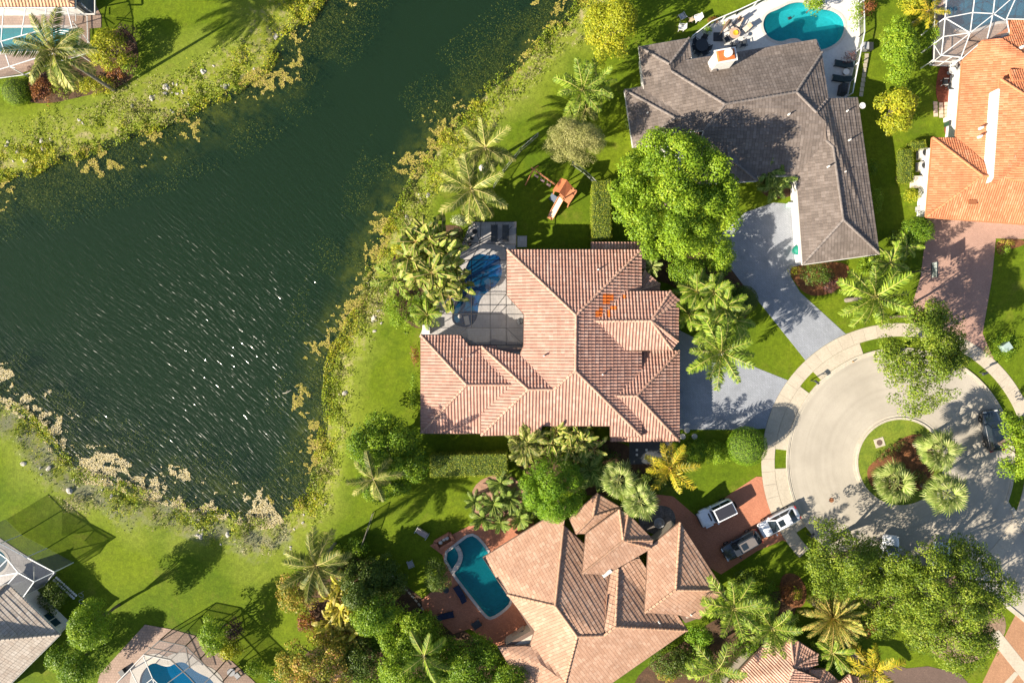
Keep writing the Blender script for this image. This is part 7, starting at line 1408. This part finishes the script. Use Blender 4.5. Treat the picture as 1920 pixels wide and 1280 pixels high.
t = thing('driftwood', 'pale floating branch on the dark lake', 'branch', tuple(W(538, 735, WATER_Z))); MB().tube([W(530, 737, WATER_Z), W(537, 736, WATER_Z + .05), W(546, 731, WATER_Z + .03)], [.05, .07, .03], 6).build('stem', pmat('driftwood_pale', (.36, .32, .25)), t); MB().tube([W(537, 736, WATER_Z + .05), W(539, 731, WATER_Z + .05)], [.03, .02], 5).build('twig', pmat('driftwood_pale', (.36, .32, .25)), t)
for a, b, r_, l in ((905, 315, .42, 'larger white boulder at the foot of the lake coconut palm'), (922, 312, .34, 'smaller white boulder at the foot of the lake coconut palm')):
    rk = bmesh.new(); bmesh.ops.create_icosphere(rk, subdivisions=2, radius=r_)
    for v in rk.verts: v.co *= 1 + .25 * (vnoise(np.array([v.co.x * 3 + a]), np.array([v.co.y * 3 + v.co.z * 2]), 1, 3)[0] - .5); v.co.z *= .8
    me = bpy.data.meshes.new('boulder'); rk.to_mesh(me); rk.free(); o = link('boulder', me, pmat('white_rock', (.56, .53, .47), (.44, .41, .36), 2, .9)); p = W(a, b, .15); o.location = p; tag(o, l, 'boulder')

# ------------------------------------------------------------------ lake margins: weeds, rocks, floating algae
rng = np.random.RandomState(77)
def band(n, d0, d1):
    X = rng.uniform(-66, 16, n); Y = rng.uniform(-24, 46, n); Dv = shore(X, Y); k = (Dv > d0) & (Dv < d1); return X[k], Y[k], Dv[k]
X, Y, Dv = band(900000, -.9, 6.0); bw, bk = bank_w(X, Y); t_ = Dv / bw
keep = rng.rand(len(X)) < np.clip(1.35 - 1.25 * t_, 0, 1) * np.clip(fbm(X, Y, .6, 11, 4) * 4.2 - 1.5, .05, 1); X, Y, Dv, bk, t_ = X[keep], Y[keep], Dv[keep], bk[keep], t_[keep]
q = np.clip(Dv / 3.2, 0, 1); Z0 = np.where(Dv > 0, WATER_Z * (1 - q * q * (3 - 2 * q)), WATER_Z)
patch = fbm(X, Y, .28, 21); hgt = (.08 + 1.3 * np.clip(fbm(X, Y, 1.1, 71, 3) - .38, 0, 1)) * rng.rand(len(X)) ** .5
P = np.stack([X, Y, Z0 + hgt * 1.6], 1); N = rng.normal(size=P.shape) * .7 + [0, 0, .7]; V, F = leaf_quads(P, N, .17, rng, .55)
tone = np.clip(np.clip(.68 + 2.2 * (patch - .47) - .45 * (t_ - .35), .15, .85) + rng.normal(size=len(X)) * .17 + np.where(bk == 2, -.12, 0.), 0, 1)
wm = leafmat('bank_weed', [(0, (.24, .20, .11)), (.18, (.19, .185, .06)), (.36, (.14, .175, .015)), (.62, (.13, .185, .010)), (.82, (.21, .235, .012)), (1, (.30, .26, .02))], .25)
o = link('bank_weeds', npmesh('bank_weeds', V, F, tone), wm); o['kind'] = 'stuff'
X, Y, Dv = band(1900000, -7.5, .1); keep = rng.rand(len(X)) < np.exp(Dv / 2.4) * np.clip(fbm(X, Y, .30, 31, 5) * 9 - 4.0, 0, 1); X, Y, Dv = X[keep], Y[keep], Dv[keep]
P = np.stack([X, Y, WATER_Z - .04 - .22 * rng.rand(len(X)) - np.clip(-Dv, 0, 6) * .035], 1); V, F = leaf_quads(P, rng.normal(size=P.shape) * .6 + [0, 0, .8], .15, rng, .6)
o = link('pond_weed', npmesh('pond_weed', V, F, rng.rand(len(X))), leafmat('pond_weed', [(0, (.03, .045, .008)), (.5, (.075, .085, .012)), (1, (.15, .13, .02))], .2)); o['kind'] = 'stuff'
st = .10; xs = np.arange(-62, 12, st); ys = np.arange(-23, 42, st); GX, GY = np.meshgrid(xs, ys); cxx, cyy = GX.ravel(), GY.ravel()
near = np.zeros(len(cxx), bool)
for i in range(0, len(LAKE)):
    (x0, y0), (x1, y1) = LAKE[i], LAKE[(i + 1) % len(LAKE)]
    if max(abs(x0), abs(x1)) > 66: continue
    m_ = 4.5; near |= (cxx > min(x0, x1) - m_) & (cxx < max(x0, x1) + m_) & (cyy > min(y0, y1) - m_) & (cyy < max(y0, y1) + m_)
cxx, cyy = cxx[near], cyy[near]; Dv = shore(cxx, cyy); k = (Dv < .45) & (Dv > -4.2); cxx, cyy, Dv = cxx[k], cyy[k], Dv[k]; _, bk = bank_w(cxx, cyy)
f = fbm(cxx, cyy, .30, 41, 6) + .75 * (fbm(cxx, cyy, 1.9, 5, 4) - .5); thr = np.where(bk == 2, .53, .60) + np.clip(-Dv - .5, 0, 9) * np.where(bk == 0, .06, .05) + np.where((bk == 2) & (-Dv < 1.0), -.06, 0)
k = f > thr; cxx, cyy, Dv, bk = cxx[k], cyy[k], Dv[k], bk[k]; n = len(cxx)
P = np.stack([cxx + rng.normal(size=n) * .03, cyy + rng.normal(size=n) * .03, WATER_Z + .015 + rng.rand(n) * .03 + np.where(Dv > 0, np.clip(Dv, 0, 1) * .06, 0)], 1)
V, F = leaf_quads(P, rng.normal(size=P.shape) * .16 + [0, 0, 1], .15, rng, .8)
tone = np.clip(np.where(bk == 2, .82, .35) + rng.normal(size=n) * .12, 0, 1)
o = link('floating_algae', npmesh('floating_algae', V, F, tone), leafmat('algae', [(0, (.09, .10, .012)), (.3, (.20, .175, .03)), (.55, (.27, .20, .06)), (.75, (.30, .25, .13)), (1, (.36, .31, .20))], .1, .8)); o['kind'] = 'stuff'
# rocks along the water
rm = pmat('bank_rock', (.48, .44, .37), (.34, .31, .27), 1.5, .9, .4, 12, .25, 8); ROCKS = []
for i in range(4):
    rk = bmesh.new(); bmesh.ops.create_icosphere(rk, subdivisions=2, radius=1)
    for v in rk.verts: s_ = 1 + .5 * (vnoise(np.array([v.co.x * 1.7 + i * 9 + 50]), np.array([v.co.y * 1.7 + v.co.z + 50]), 1, i)[0] - .5); v.co = Vector((v.co.x * 1.25 * s_, v.co.y * .85 * s_, v.co.z * .6 * s_))
    me = bpy.data.meshes.new('rock'); rk.to_mesh(me); rk.free(); me.materials.append(rm); ROCKS.append(me)
cnt = {0: 0, 1: 0, 2: 0}; lim = {0: 42, 1: 22, 2: 24}
BN = {0: 'upper left', 1: 'house side', 2: 'lower left'}; SEC = {0: (-46, -36, ('left', 'middle', 'right')), 1: (-19, 6, ('lower', 'middle', 'upper')), 2: (-46, -36, ('left', 'middle', 'right'))}
X, Y, Dv = band(9000, .3, 3.4); bw, bk = bank_w(X, Y); cl = fbm(X, Y, .35, 61)
for i in np.argsort(-cl + rng.rand(len(X)) * .15):
    b_ = int(bk[i])
    if cnt[b_] >= lim[b_] or not (-57 < X[i] < 57 and -38 < Y[i] < 38.2): continue
    cnt[b_] += 1; o = bpy.data.objects.new('rock', ROCKS[rng.randint(4)]); COL.objects.link(o); qq = min(1, max(0, Dv[i] / 3.2)); s_ = .11 + .24 * rng.rand() ** 2.2
    o.location = (X[i], Y[i], WATER_Z * (1 - qq * qq * (3 - 2 * qq)) + s_ * .05); o.scale = (s_, s_, s_); o.rotation_euler = (0, 0, rng.rand() * 6.28)
    lo, hi, nm = SEC[b_]; v = Y[i] if b_ == 1 else X[i]; sec = nm[0] if v < lo else nm[1] if v < hi else nm[2]
    sz = 'small' if s_ < .15 else 'middling' if s_ < .23 else 'large'; row = 'at the water edge' if Dv[i] < 1.2 else 'halfway up' if Dv[i] < 2.3 else 'near the lawn'
    tag(o, '%s %s rock %s on the %s stretch of the %s bank' % (sz, 'grey' if b_ == 2 else 'pale', row, sec, BN[b_]), 'rock', 'rocks on the %s bank' % BN[b_])
